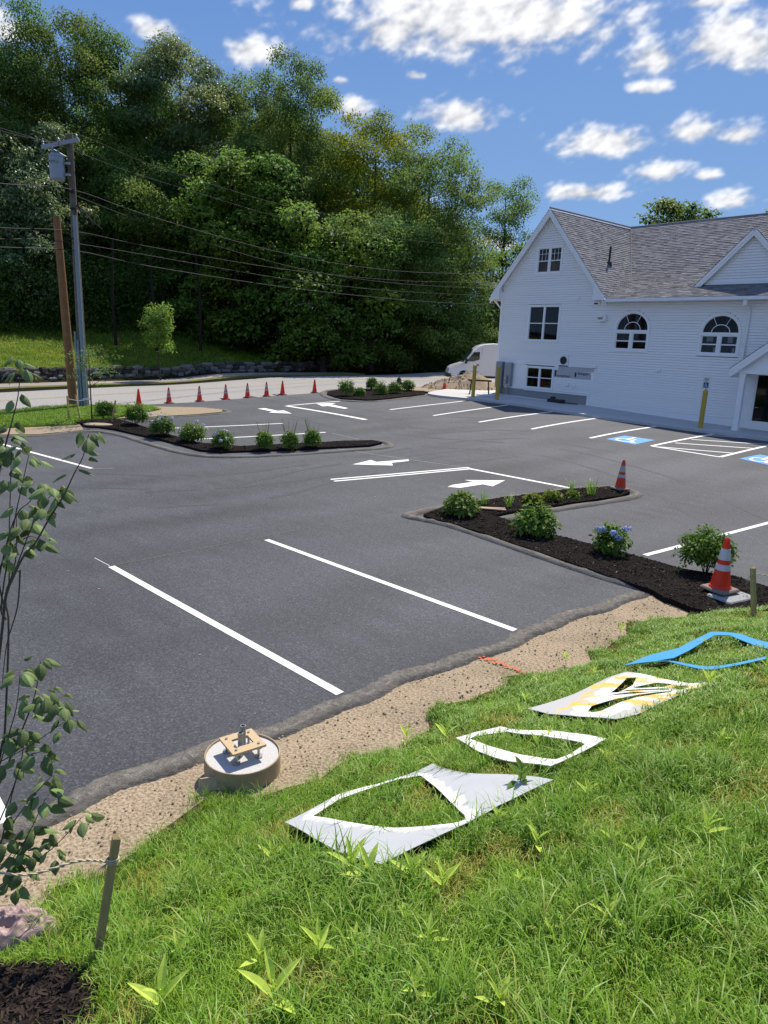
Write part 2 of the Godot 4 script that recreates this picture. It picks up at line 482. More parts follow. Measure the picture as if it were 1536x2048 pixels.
func make_materials():
	var a1 := noise_image(1024, 0.22, 3, FastNoiseLite.TYPE_VALUE, 2)
	M.asphalt = textured(ramp_tex(a1, [[0.0, lin(.048, .050, .055)], [0.35, lin(.090, .092, .097)], [0.65, lin(.124, .127, .132)], [0.85, lin(.20, .205, .215)], [1.0, lin(.40, .40, .41)]]), 3.2, 0.78, a1, 0.35, true, 0.40)
	M.asphalt.albedo_color = Color(.885, .90, .93)
	M.berm = textured(ramp_tex(a1, [[0.0, lin(.10, .10, .10)], [0.5, lin(.17, .168, .165)], [1.0, lin(.34, .335, .32)]]), 2.1, 0.92, a1, 0.7, true, 0.3)
	M.berm.albedo_color = Color(1.0, 0.985, 0.95)
	var g1 := noise_image(512, 0.05, 5)
	M.road = textured(ramp_tex(g1, [[0.0, lin(.22, .21, .195)], [0.5, lin(.30, .29, .27)], [1.0, lin(.38, .37, .345)]]), 3.0, 0.9)
	M.concrete = textured(ramp_tex(g1, [[0.0, lin(.42, .41, .39)], [0.5, lin(.52, .51, .49)], [1.0, lin(.60, .59, .57)]]), 2.0, 0.9, g1, 0.15)
	M.foundation = textured(M.concrete.albedo_texture, 1.7, 0.9, g1, 0.2)
	M.foundation.albedo_color = lin(.55, .58, .60)
	var d1 := noise_image(1024, 0.035, 7, FastNoiseLite.TYPE_SIMPLEX, 5)
	M.dirt = textured(ramp_tex(d1, [[0.0, lin(.15, .11, .07)], [0.4, lin(.32, .25, .165)], [0.6, lin(.38, .305, .21)], [1.0, lin(.50, .42, .31)]]), 1.6, 0.95, d1, 1.4, true, 0.2)
	M.mulch = textured(ramp_tex(noise_image(512, 0.09, 9, FastNoiseLite.TYPE_CELLULAR, 3), [[0.0, lin(.010, .008, .007)], [0.5, lin(.028, .022, .020)], [1.0, lin(.075, .058, .050)]]), 0.8, 0.95, d1, 5.0, true, 0.2)
	M.soil = textured(ramp_tex(d1, [[0.0, lin(.03, .03, .012)], [0.5, lin(.07, .075, .025)], [1.0, lin(.15, .13, .06)]]), 1.3, 1.0, d1, 3.0, true, 0.1)
	M.turf = textured(ramp_tex(noise_image(512, 0.08, 13, FastNoiseLite.TYPE_SIMPLEX, 5), [[0.0, lin(.03, .055, .008)], [0.5, lin(.075, .13, .015)], [1.0, lin(.17, .24, .035)]]), 1.5, 1.0, d1, 4.0, true, 0.1)
	M.hill = textured(ramp_tex(noise_image(512, 0.06, 17, FastNoiseLite.TYPE_SIMPLEX, 5), [[0.0, lin(.04, .055, .010)], [0.5, lin(.11, .15, .018)], [1.0, lin(.24, .24, .05)]]), 3.0, 1.0, d1, 6.0, true, 0.1)
	M.verge = textured(ramp_tex(d1, [[0.0, lin(.10, .12, .03)], [0.5, lin(.20, .21, .06)], [1.0, lin(.36, .32, .15)]]), 2.0, 1.0, d1, 2.0, true, 0.1)
	M.litter = textured(ramp_tex(d1, [[0.0, lin(.012, .012, .006)], [0.6, lin(.035, .030, .016)], [1.0, lin(.07, .055, .03)]]), 2.0, 1.0, d1, 5.0, true, 0.1)
	var pn := noise_image(512, 0.06, 19)
	M.paint = textured(ramp_tex(pn, [[0.0, lin(.60, .60, .57)], [0.4, lin(.78, .78, .75)], [1.0, lin(.86, .86, .84)]]), 0.9, 0.6, a1, 0.25)
	M.paint_blue = textured(ramp_tex(pn, [[0.0, lin(.045, .24, .56)], [1.0, lin(.07, .32, .70)]]), 0.9, 0.6, a1, 0.2)
	M.white = textured(ramp_tex(pn, [[0.0, lin(.87, .85, .815)], [1.0, lin(.92, .90, .865)]]), 4.0, 0.45, null, 0.0, true, 0.45)
	M.trim = mat(lin(.86, .85, .83), 0.45, 0.45)
	M.vinyl_dark = mat(lin(.30, .29, .28), 0.6)
	M.shingle = textured(ramp_tex(noise_image(512, 0.2, 21, FastNoiseLite.TYPE_VALUE, 2), [[0.0, lin(.165, .165, .170)], [0.5, lin(.275, .276, .28)], [1.0, lin(.41, .41, .415)]]), 0.8, 0.95, a1, 0.3, true, 0.2)
	M.glass = StandardMaterial3D.new()
	M.glass.transparency = BaseMaterial3D.TRANSPARENCY_ALPHA; M.glass.albedo_color = Color(0.03, 0.035, 0.04, 0.40); M.glass.roughness = 0.03; M.glass.metallic_specular = 0.36
	M.room = mat(lin(.004, .0045, .005), 0.95)
	M.sticker = mat(lin(.16, .18, .17), .8)
	M.curtain = mat(lin(.035, .037, .04), 0.9)
	M.galv = mat(lin(.30, .32, .34), 0.45, 0.5, 0.5)
	M.grey_paint = mat(lin(.22, .26, .28), 0.5)
	M.black = mat(lin(.012, .012, .013), 0.5)
	M.rubber = mat(lin(.022, .022, .023), 0.7)
	M.yellow = textured(ramp_tex(pn, [[0.0, lin(.40, .265, .02)], [1.0, lin(.50, .35, .04)]]), 1.0, 0.45, null, 0.0, false, 0.5)
	M.orange = mat(lin(.86, .045, .012), 0.45, 0.5)
	M.orange.backlight_enabled = true; M.orange.backlight = lin(.25, .012, .004)
	M.orange_old = mat(lin(.62, .06, .018), 0.6, 0.4)
	M.collar = mat(lin(.62, .62, .62), 0.35, 0.6)
	M.collar_dirty = mat(lin(.42, .40, .37), 0.5, 0.5)
	M.cone_base = mat(lin(.03, .028, .026), 0.8)
	M.cone_base_dusty = mat(lin(.20, .17, .14), 0.9)
	var wi := noise_image(256, 0.02, 23)
	var wood := func(a: Color, b: Color, tile: float) -> StandardMaterial3D:
		var m := textured(ramp_tex(wi, [[0.0, a], [1.0, b]]), tile, 0.8, wi, 0.2, true, 0.3, false)
		m.uv1_scale = Vector3(14.0, 1.2, 14.0) / tile
		return m
	M.pole_old = wood.call(lin(.10, .085, .062), lin(.21, .18, .135), 2.0)
	M.pole_new = wood.call(lin(.17, .085, .035), lin(.34, .19, .085), 2.0)
	M.stake_wood = wood.call(lin(.34, .245, .10), lin(.52, .40, .19), 1.0)
	M.ply = wood.call(lin(.50, .36, .20), lin(.66, .52, .34), 0.4)
	M.wood_pale = wood.call(lin(.42, .30, .20), lin(.60, .46, .33), 0.5)
	M.tube_card = textured(ramp_tex(wi, [[0.0, lin(.32, .25, .155)], [1.0, lin(.43, .345, .22)]]), 0.5, 0.85)
	M.stone = textured(ramp_tex(noise_image(512, 0.03, 25, FastNoiseLite.TYPE_SIMPLEX, 5), [[0.0, lin(.10, .095, .085)], [0.5, lin(.29, .275, .25)], [1.0, lin(.52, .50, .46)]]), 0.9, 0.95, d1, 3.0)
	M.bark = textured(ramp_tex(wi, [[0.0, lin(.04, .034, .027)], [1.0, lin(.11, .095, .075)]]), 0.7, 1.0, wi, 3.0, true, 0.2, false)
	M.bark_dark = mat(lin(.028, .025, .020), 1.0, .2)
	M.twig = mat(lin(.075, .062, .045), 0.8)
	var leaf := func(c: Color, rough: float, through: float) -> StandardMaterial3D:
		var m := mat(c, rough, 0.5 if rough < 0.5 else 0.3, 0.0, true)
		m.backlight_enabled = true; m.backlight = Color(through, through, through)
		return m
	M.leaf = leaf.call(lin(.165, .27, .064), 0.55, 1.00)
	M.leaf_yellow = leaf.call(lin(.27, .34, .035), 0.55, 1.00)
	M.leaf_maple = leaf.call(lin(.165, .285, .05), 0.52, 1.00)
	M.leaf_silver = leaf.call(lin(.20, .28, .12), 0.44, 0.95)
	M.leaf_shrub = leaf.call(lin(.15, .24, .042), .5, .9)
	M.leaf_dogwood = leaf.call(lin(.10, .145, .05), 0.55, 0.70)
	M.weed = leaf.call(lin(.60, .76, .13), 0.60, 0.80)
	M.weed_dark = leaf.call(lin(.15, .27, .034), 0.45, 1.00)
	M.grass = leaf.call(lin(.21, .385, .040), 0.42, 0.85)
	M.grass.metallic_specular = 0.33
	M.flower = mat(lin(.62, .62, .74), 0.7, 0.3, 0.0, true)
	M.pebble = mat(lin(.34, .285, .21), 0.95, 0.2, 0.0, true)
	M.chip = mat(lin(.030, .023, .019), 0.9, 0.25, 0.0, true)
	M.rope = mat(lin(.55, .47, .30), 0.9)
	M.wire = mat(lin(.022, .022, .024), 0.6, 0.3)
	M.tarp = mat(lin(.30, .21, .20), 0.5, 0.5)
	M.stencil = mat(lin(.84, .84, .84), 0.4, 0.4, 0.0, true)
	M.stencil_blue = mat(lin(.06, .33, .66), 0.4, 0.5, 0.0, true)
	M.van_paint = mat(lin(.74, .75, .76), 0.25, 0.5)
	M.van_paint.clearcoat_enabled = true; M.van_paint.clearcoat = 0.6; M.van_paint.clearcoat_roughness = 0.08
	M.van_glass = mat(lin(.012, .016, .018), 0.05, 0.6)
	M.steel = mat(lin(.42, .42, .41), 0.35, 0.5, 0.8)
	M.pvc = mat(lin(.70, .72, .72), 0.4)
	M.pvc_blue = mat(lin(.45, .65, .70), 0.4)
	M.sign_blue = mat(lin(.01, .03, .20), 0.4)
	M.sign_white = mat(lin(.62, .66, .62), 0.4)
	M.wrap = textured(ramp_tex(pn, [[0.0, lin(.42, .41, .42)], [1.0, lin(.52, .51, .51)]]), 0.8, 0.6)
	M.ink = mat(lin(.02, .02, .03), 0.7)
	M.beige = mat(lin(.50, .44, .30), 0.8)
	M.orange_spray = mat(lin(.66, .14, .05), 0.8, 0.3, 0.0, true)
	M.hydrant = mat(lin(.012, .011, .012), 0.45, 0.5)

var big_noise := FastNoiseLite.new()
func build_ground():
	big_noise.seed = 77; big_noise.frequency = 0.25; big_noise.fractal_octaves = 3
	var b := MB.new()
	var f := func(i: int, j: int) -> Vector3:
		var x := GX0 + i * GS; var z := GZ0 + j * GS
		var e := 0.656 * x + 0.755 * z + 5.2
		return Vector3(x, H(x, z) - (0.30 if e > -0.6 else 0.06), z)
	var prev := []
	for j in range(0, GH, 2):
		var row := []
		for i in range(0, GW, 2): row.append(f.call(i, j))
		if j > 0:
			for i in row.size() - 1: b.quad(prev[i], row[i], row[i + 1], prev[i + 1])
		prev = row
	# out to the horizon
	var x0 := GX0; var x1 := GX0 + (GW - 2) * GS; var z0 := GZ0; var z1 := GZ0 + (GH - 2) * GS
	for i in range(0, GW - 2, 2):
		var x := GX0 + i * GS
		b.quad(Vector3(x, 4, -420), f.call(i, 0), f.call(i + 2, 0), Vector3(x + 1, 4, -420))
		b.quad(f.call(i, GH - 2), Vector3(x, 1, 220), Vector3(x + 1, 1, 220), f.call(i + 2, GH - 2))
	for j in range(0, GH - 2, 2):
		var z := GZ0 + j * GS
		b.quad(Vector3(-420, 5, z), Vector3(-420, 5, z + 1), f.call(0, j + 2), f.call(0, j))
		b.quad(f.call(GW - 2, j), f.call(GW - 2, j + 2), Vector3(420, 1, z + 1), Vector3(420, 1, z))
	for q in [[x0, z0, -420.0, -420.0, 0, 0], [x1, z0, 420.0, -420.0, GW - 2, 0], [x0, z1, -420.0, 220.0, 0, GH - 2], [x1, z1, 420.0, 220.0, GW - 2, GH - 2]]:
		var c: Vector3 = f.call(q[4], q[5])
		var d := Vector3(q[2], 4 if q[3] < 0 else 1, q[1]); var e := Vector3(q[2], 4 if q[3] < 0 else 1, q[3]); var g := Vector3(q[0], 4 if q[3] < 0 else 1, q[3])
		b.tri_up(c, d, e, Vector3.UP); b.tri_up(c, e, g, Vector3.UP)
	struct("ground", b, M.litter)
	# the grassy hillside across the road
	var h := MB.new()
	var poly := PackedVector2Array()
	for i in range(0, 11): poly.append(wall_line[i])
	poly.append_array(P2("-10,-84 -24,-82 -46,-70 -46,-30"))
	sheet(h, poly, 1.0, 0.03, func(q: Vector2) -> Color:
		var w := big_noise.get_noise_2d(q.x, q.y)
		return Color.WHITE.lerp(Color(1.5, 1.1, 1.3), clampf(w * 1.6, 0, 1)).lerp(Color(0.55, 0.6, 0.5), clampf(-w * 1.2, 0, 1)))
	struct("hillside", h, M.hill)

func line_poly(a: Vector2, b: Vector2, w: float) -> PackedVector2Array:
	var t := (b - a).normalized()
	var s := Vector2(-t.y, t.x) * w * 0.5
	return PackedVector2Array([a + s, b + s, b - s, a - s])
var lot: Node3D
func mark(called: String, poly: PackedVector2Array, label: String, m: Material, up := 0.017, cell := 0.5):
	var b := MB.new()
	sheet(b, poly, cell, up)
	part(called, b, m, lot, label)
func wheelchair(o: Vector2, ax: Vector2, ay: Vector2, up: float, m: Material, called: String, parent: Node, at3 = null):
	# the access symbol, drawn on a unit square
	var b := MB.new()
	var f := func(x: float, y: float) -> Vector3:
		if at3 != null: return at3.call(x, y)
		var q := o + ax * x + ay * y
		return on(q.x, q.y, up)
	var nrm: Vector3 = (f.call(1, 0) - f.call(0, 0)).cross(f.call(0, 1) - f.call(0, 0))
	if not at3 != null and nrm.y < 0.0: nrm = -nrm
	var stroke := func(pts: Array, w: float):
		for i in pts.size() - 1:
			var t: Vector2 = (pts[i + 1] - pts[i]).normalized() * w * 0.5
			var s := Vector2(-t.y, t.x)
			var a: Vector2 = pts[i] - t * 0.6; var e: Vector2 = pts[i + 1] + t * 0.6
			b.tri_up(f.call(a.x + s.x, a.y + s.y), f.call(a.x - s.x, a.y - s.y), f.call(e.x - s.x, e.y - s.y), nrm)
			b.tri_up(f.call(a.x + s.x, a.y + s.y), f.call(e.x - s.x, e.y - s.y), f.call(e.x + s.x, e.y + s.y), nrm)
	for k in 10:
		var a := TAU * k / 10; var e := TAU * (k + 1) / 10
		b.tri_up(f.call(0.40, 0.88), f.call(0.40 + 0.075 * cos(a), 0.88 + 0.075 * sin(a)), f.call(0.40 + 0.075 * cos(e), 0.88 + 0.075 * sin(e)), nrm)
	stroke.call([Vector2(0.41, 0.78), Vector2(0.44, 0.45), Vector2(0.66, 0.44), Vector2(0.76, 0.16), Vector2(0.86, 0.20)], 0.085)
	stroke.call([Vector2(0.43, 0.62), Vector2(0.64, 0.61)], 0.07)
	var arc := []
	for k in 15:
		var a := deg_to_rad(118.0 + 222.0 * k / 14.0)
		arc.append(Vector2(0.44 + 0.25 * cos(a), 0.34 + 0.25 * sin(a)))
	stroke.call(arc, 0.07)
	part(called, b, m, parent)

func build_lot():
	var b := MB.new()
	var edge := PackedVector2Array()
	for k in 40:   # the raw edge of the asphalt wanders a little
		var t := -8.0 + 17.8 * k / 39.0
		var o := 0.05 * sin(t * 2.3) + 0.03 * sin(t * 6.1 + 1.0)
		edge.append(Vector2(-3.32 + 0.755 * t + 0.656 * o, -3.82 - 0.656 * t + 0.755 * o))
	edge.append_array(P2("5.9,-9.4 9,-6 24,-14 27,-24 17,-29.5 11,-33 6,-37 3,-40 -1,-37.5 -3.6,-38.6 -6.8,-35 -9,-32.6 -11.1,-31.1 -13,-29.7 -15,-26 -17,-20 -22,-8 -18,2"))
	var streak := FastNoiseLite.new()
	streak.seed = 5; streak.frequency = 0.9; streak.fractal_octaves = 3
	sheet(b, edge, 0.4, 0.012, func(q: Vector2) -> Color:
		var along := 0.755 * q.x - 0.656 * q.y; var across := 0.656 * q.x + 0.755 * q.y
		var s := streak.get_noise_2d(along * 0.14, across * 1.5) * 0.34 + big_noise.get_noise_2d(q.x * 0.6, q.y * 0.6) * 0.26 + 0.05 * sin(across * 3.6 + 1.5 * streak.get_noise_2d(along * .1, across * .1)) + 0.10 * clampf((-q.y - 14.0) / 20.0, 0, 1)
		return Color.WHITE * (0.75 * (1.0 + s)), [], null, 0.10)
	lot = struct("parking_lot", b, M.asphalt)
	# bay lines, arrows and symbols
	for w in ["-4.09,-10.22 -.37,-6.55", "-2.04,-11.97 1.71,-8.36", "-6.2,-8.45 -2.62,-4.40", "-11.28,-20.52 -7.41,-17.60", "-7.58,-24.57 -3.84,-26.22", "-6.05,-22.73 -2.14,-24.63", "4.56,-11.86 8.9,-15.1"]:
		var k := P2(w)
		mark("bay_line", line_poly(k[0], k[1], 0.105), "", M.paint)
	for w in [".08,-30.94 3.7,-35.82", "1.87,-29.31 5.94,-35.01", "3.58,-27.88 7.75,-33.05", "5.41,-26.7 9.87,-32.05", "7.25,-25.34 11.72,-30.15"]:
		var k := P2(w)
		mark("bay_line", line_poly(k[0], k[1], 0.13), "", M.paint)
	mark("stop_line", line_poly(Vector2(2.28, -19.46), Vector2(4.75, -17.15), 0.14), "white line meeting the double line", M.paint)
	mark("stop_line", line_poly(Vector2(-4.5, -31.52), Vector2(-0.84, -27.55), 0.22), "", M.paint)
	mark("centre_line", line_poly(Vector2(-4.46, -31.62), Vector2(-2.3, -34.07), 0.16), "", M.paint)
	mark("centre_line", line_poly(Vector2(-1.36, -17.37), Vector2(2.33, -19.60), 0.10), "", M.paint)
	mark("centre_line", line_poly(Vector2(-1.26, -17.17), Vector2(2.36, -19.40), 0.10), "", M.paint)
	for w in [["-.93,-19.46 -.43,-20.23 -.28,-19.95 .65,-20.5 .66,-20.27 .16,-19.88 .2,-19.5", "white arrow pointing left"], ["1.52,-16.95 1.66,-17.2 2.22,-17.65 2.02,-17.84 3.08,-17.97 2.65,-17.18 2.43,-17.38 1.82,-16.88", "white arrow pointing right beside the double line"], ["-5.55,-30.33 -5.27,-30.54 -4.58,-29.63 -4.36,-29.83 -3.88,-28.8 -4.86,-29 -4.75,-29.33", "white arrow near the far entrance pointing into the lot"], ["-3.3,-32.68 -2.42,-33.09 -2.58,-32.46 -1.73,-31.1 -1.89,-30.8 -2.69,-31.81 -2.89,-31.57", "white arrow near the road pointing out"]]:
		mark("arrow_marking", P2(w[0]), w[1], M.paint, 0.018)
	for w in ["9.08,-24.3 13.5,-28.68", "9.08,-24.3 10.75,-22.76", "10.75,-22.76 14.4,-26.2"]:
		var k := P2(w)
		mark("hatch_line", line_poly(k[0], k[1], 0.13), "", M.paint, 0.018)
	for w in ["9.29,-24.17 11.63,-23.54", "10.21,-25.14 12.82,-24.74", "11.21,-26.15 14.03,-25.83", "12.46,-27.51 14.58,-27.21"]:
		var k := P2(w)
		mark("hatch_line", line_poly(k[0], k[1], 0.12), "", M.paint, 0.022)
	for w in ["7.8,-25.28 8.79,-26.26 9.66,-25.58 8.56,-24.45", "11.3,-22.62 12.43,-23.54 12.93,-22.62 11.76,-21.59"]:
		var k := P2(w)
		mark("accessible_bay_square", k, "blue square with a white wheelchair symbol", M.paint_blue, 0.018)
		wheelchair(k[0], k[3] - k[0], k[1] - k[0], 0.026, M.paint, "accessible_symbol", lot)
	# chalk snap lines and flecks of paint
	for w in ["-4.5,-10.6 -4.12,-10.24", "-4.12,-10.24 .2,-14.4", "-7.6,-17.7 -11.0,-20.3", "-1.6,-21.9 2.2,-19.6", "-1.9,-24.5 .1,-22.6", "-7.4,-17.6 -6.9,-17.75"]:
		var k := P2(w)
		mark("chalk_line", line_poly(k[0], k[1], 0.016), "", M.berm if w.begins_with("-4.12") else M.concrete, 0.016)
	var fl := []
	var ft := []
	for i in 130:
		var q := Vector2(R(-9, 7), R(-28, -7))
		if not in_poly(q, edge): continue
		fl.append(Transform3D(Basis(Vector3.UP, R(0, 6)).scaled(Vector3(R(.006, .03), 0.004, R(.006, .02))), on(q.x, q.y, 0.016)))
		ft.append(Color.WHITE * R(0.3, 1.0))
	var fm := MB.new()
	fm.box(Vector3.ZERO, Vector3(1, 1, 1))
	scatter("paint_fleck", fm.mesh(mat(lin(.5, .5, .48), .9, .3, 0, true)), fl, ft, lot)
	# tyre scuffs
	var scuff: StandardMaterial3D = M.asphalt.duplicate()
	scuff.albedo_color = Color(.735, .75, .78)
	for w in ["-7.55,-35.22 -4.69,-30.99 -1.39,-26.29 2.21,-24.95", "-6.59,-36.69 -3.04,-31.86 .49,-28.52 4.5,-28.54", "-1.1,-21.38 1.29,-23.91 4.95,-25.48 7.9,-23.45", "1.27,-23.48 5.22,-22.54 7.09,-18.76 7.4,-14.0", "-4.96,-14.62 -3.05,-15.69 -.95,-18.74 3.58,-22.24", "-7.25,-16.25 -4.17,-16.58 -1.75,-18.6 1.19,-21.8"]:
		var line := smooth_line(P2(w), 14)
		for side: float in [-.75, .75]:
			var sc := MB.new()
			var last := []
			for i in line.size():
				var t := (line[mini(i + 1, line.size() - 1)] - line[maxi(i - 1, 0)]).normalized()
				var o := line[i] + t.orthogonal() * side
				var h := t.orthogonal() * (.065 + .035 * sin(i * .9 + side))
				var now := [on(o.x + h.x, o.y + h.y, .0145), on(o.x - h.x, o.y - h.y, .0145)]
				if last and (i / 5) % 4 != 2:
					sc.tri_up(last[0], last[1], now[1], Vector3.UP); sc.tri_up(last[0], now[1], now[0], Vector3.UP)
				last = now
			part("tyre_scuff", sc, scuff, lot).set_meta("kind", "stuff")
	# the rolled lip along the near edge
	var lip := MB.new()
	var e2 := PackedVector2Array()
	for k in 60:
		var t := -3.0 + 12.6 * k / 59.0
		var o := 0.03 + 0.05 * sin(t * 2.3) + 0.03 * sin(t * 6.1 + 1.0)
		e2.append(Vector2(-3.32 + 0.755 * t + 0.656 * o, -3.82 - 0.656 * t + 0.755 * o))
	berm(lip, e2, 0.34, 0.066)
	part("asphalt_lip", lip, M.berm, lot)
	# road beyond, its far pavement and verge
	var rd := MB.new()
	var road := P2("-24,-12 -17.5,-22.5 -14.7,-26.6 -12.9,-29.5 -11.1,-31 -9,-32.5 -6.7,-34.9 -3.6,-38.5 -.5,-41.6 2.2,-43.4 3.8,-44.6 10,-45.5 24,-47 24,-62 10,-62.5 4.7,-60.5 -.8,-56.2 -5,-51.4 -9.2,-47 -12.2,-44.7 -15.3,-41.8 -17.6,-38 -20,-33.5 -24,-26 -32,-12")
	sheet(rd, road, 0.8, -0.012, func(q: Vector2) -> Color:
		return Color.WHITE * (1.0 + 0.16 * big_noise.get_noise_2d(q.x * 0.5, q.y * 0.5)))
	var ro := struct("road", rd, M.road)
	var yl := MB.new()
	var cl := smooth_line(P2("-21,-23 -17.6,-30 -14.6,-35.6 -11.5,-39.2 -8,-42.2 -4.5,-45.8 -1,-49.6 4,-53 12,-54"), 4)
	for i in cl.size() - 1:
		var s := (cl[i + 1] - cl[i]).normalized().orthogonal() * 0.12
		sheet(yl, line_poly(cl[i] + s, cl[i + 1] + s, 0.08), 0.8, -0.006)
		sheet(yl, line_poly(cl[i] - s, cl[i + 1] - s, 0.08), 0.8, -0.006)
	part("centre_line", yl, mat(lin(.42, .34, .17), .9), ro, "faded yellow double line")
	var pv := MB.new()
	var far := P2("-33,-12 -25.3,-26.2 -21.6,-33.6 -19.2,-38.4 -16.6,-42.6 -13.2,-45.8 -10,-48.2 -5.8,-52.4 -2,-57")
	var off := func(line: PackedVector2Array, d: float) -> PackedVector2Array:
		var o := PackedVector2Array()
		for i in line.size():
			var t := (line[mini(i + 1, line.size() - 1)] - line[maxi(i - 1, 0)]).normalized()
			o.append(line[i] + Vector2(t.y, -t.x) * d)
		return o
	var ring := func(d0: float, d1: float) -> PackedVector2Array:
		var a: PackedVector2Array = off.call(far, d0); var e: PackedVector2Array = off.call(far, d1)
		e.reverse(); a.append_array(e)
		return a
	sheet(pv, ring.call(-0.1, 0.5), 0.5, 0.03, func(q: Vector2) -> Color: return Color(.8, .8, .8).lerp(Color(1, 1, 1), clampf(big_noise.get_noise_2d(q.x, q.y) + 0.3, 0, 1)), [], null, 0.1)
	struct("verge", pv, M.verge)
	var sw := MB.new()
	sheet(sw, ring.call(0.5, 2.6), 0.6, 0.05, func(q: Vector2) -> Color: return Color(1, .93, .84) * (0.9 + 0.2 * big_noise.get_noise_2d(q.x, q.y)), [], null, 0.1)
	struct("sidewalk", sw, M.road)
	# dirt strip between asphalt and grass
	var ds := MB.new()
	var dp := PackedVector2Array()
	for k in 50:
		var t := -8.0 + 18.2 * k / 49.0
		dp.append(Vector2(-3.36 + 0.755 * t, -3.87 - 0.656 * t))
	for k in 50:
		var t := 10.2 - 18.2 * k / 49.0
		dp.append(Vector2(-2.16 + 0.755 * t, -2.49 - 0.656 * t))
	sheet(ds, dp, 0.12, 0.0, func(q: Vector2) -> Color:
		return Color.WHITE * (0.95 + 0.25 * big_noise.get_noise_2d(q.x * 4.0, q.y * 4.0)), [], func(q: Vector2) -> float: return 0.012 * big_noise.get_noise_2d(q.x * 9.0, q.y * 9.0))
	var dirt := struct("dirt_strip", ds, M.dirt)
	var st := MB.new()
	st.lathe([Vector2(0, -.5), Vector2(.45, -.25), Vector2(.5, .1), Vector2(.25, .42), Vector2(0, .45)], 6)
	var w := []
	var c := []
	for i in 3600:
		var t := R(-3, 10); var e := 0.12 + 0.95 * pow(rng.randf(), 0.8)
		var x := (e - 5.2) * 0.656 + 0.755 * t; var z := (e - 5.2) * 0.755 - 0.656 * t
		var s := 0.0045 + 0.012 * pow(rng.randf(), 6.0)
		w.append(Transform3D(Basis.from_euler(Vector3(R(0, 6), R(0, 6), R(0, 6))).scaled(Vector3(s, s, s) * 1.6), on(x, z, s * 0.4)))
		var g := R(0.6, 1.4)
		c.append(Color(g, g * R(.94, 1.0), g * R(.86, 1.0)))
	scatter("pebbles", st.mesh(M.pebble), w, c, dirt)
	# orange survey spray
	var sp := MB.new()
	for i in 75:
		var f := rng.randf()
		var q := Vector2(1.17, -7.54).lerp(Vector2(1.6, -6.83), f) + Vector2(rng.randfn(0, .030), rng.randfn(0, .018)) * (1.0 + sin(f * 9.0) * 0.4)
		var s := R(.006, .02)
		sp.col = Color.WHITE * R(.7, 1.1)
		var a := R(0, 6)
		var k := []
		for m in 5: k.append(on(q.x + s * cos(a + m * 1.256), q.y + s * sin(a + m * 1.256), 0.020))
		for m in range(1, 4): sp.tri_up(k[0], k[m], k[m + 1], Vector3.UP)
	part("survey_mark", sp, M.orange_spray, dirt, "orange sprayed dash")

# ---------------------------------------------------------------- the white house
const HU := Vector3(0.65606, 0, 0.75471)
const HN := Vector3(-0.75471, 0, 0.65606)
const HC := Vector3(5.96, 0.45, -40.21)
func hp(s: float, y: float, d: float) -> Vector3: return Vector3(s, y - 0.45, d)
func hw(s: float, d: float) -> Vector2:
	var q := HC + HU * s + HN * d
	return Vector2(q.x, q.z)
const GS_ := 2.90   # ridge of the front gable
const GY_ := 10.25
const GM_ := 1.165
var openings := []   # Rect2 in the wall
var arches := []     # centre s, spring y, radius s, radius y
func row_spans(y0: float, y1: float, lo: float, hi: float) -> Array:
	var y := (y0 + y1) * 0.5
	var spans := [[lo, hi]]
	var cut := func(a: float, e: float):
		var out := []
		for q in spans:
			if e <= q[0] or a >= q[1]: out.append(q); continue
			if a > q[0]: out.append([q[0], a])
			if e < q[1]: out.append([e, q[1]])
		spans.assign(out)
	for o in openings:
		if y > o.position.y and y < o.end.y: cut.call(o.position.x, o.end.x)
	for a in arches:
		if y >= a[1] and y < a[1] + a[3]:
			var k: float = a[2] * sqrt(1.0 - pow((y - a[1]) / a[3], 2))
			cut.call(a[0] - k, a[0] + k)
	return spans
func clapboards(b: MB, y_lo: float, y_hi: float, bounds: Callable, d := 0.0, step := 0.114):
	var y := y_lo
	while y < y_hi - 0.01:
		var t := minf(y + step, y_hi)
		var lo: Vector2 = bounds.call(y); var hi: Vector2 = bounds.call(t)
		for q in row_spans(y, t, minf(lo.x, hi.x), maxf(lo.y, hi.y)):
			var a0 := maxf(q[0], lo.x); var e0 := minf(q[1], lo.y); var a1 := maxf(q[0], hi.x); var e1 := minf(q[1], hi.y)
			if e0 - a0 < 0.01: continue
			if e1 < a1: e1 = (a1 + e1) * 0.5; a1 = e1
			b.col = Color.WHITE * R(0.97, 1.0)
			var g := minf(y + 0.019, t)   # shadow gap under each board
			b.quad(hp(a0, g, d + 0.034), hp(e0, g, d + 0.034), hp(e1, t, d + 0.012), hp(a1, t, d + 0.012))
			b.quad(hp(a0, g, d - 0.012), hp(e0, g, d - 0.012), hp(e0, g, d + 0.034), hp(a0, g, d + 0.034))
			b.quad(hp(a0, y, d - 0.012), hp(e0, y, d - 0.012), hp(e0, g, d - 0.012), hp(a0, g, d - 0.012))
			b.quad(hp(a1, t, d + 0.012), hp(e1, t, d + 0.012), hp(e1, t, d - 0.012), hp(a1, t, d - 0.012))
		y = t
	b.col = Color.WHITE
func hbox(b: MB, s0: float, s1: float, y0: float, y1: float, d0: float, d1: float):
	b.box(hp((s0 + s1) / 2, (y0 + y1) / 2, (d0 + d1) / 2), Vector3(s1 - s0, y1 - y0, d1 - d0))
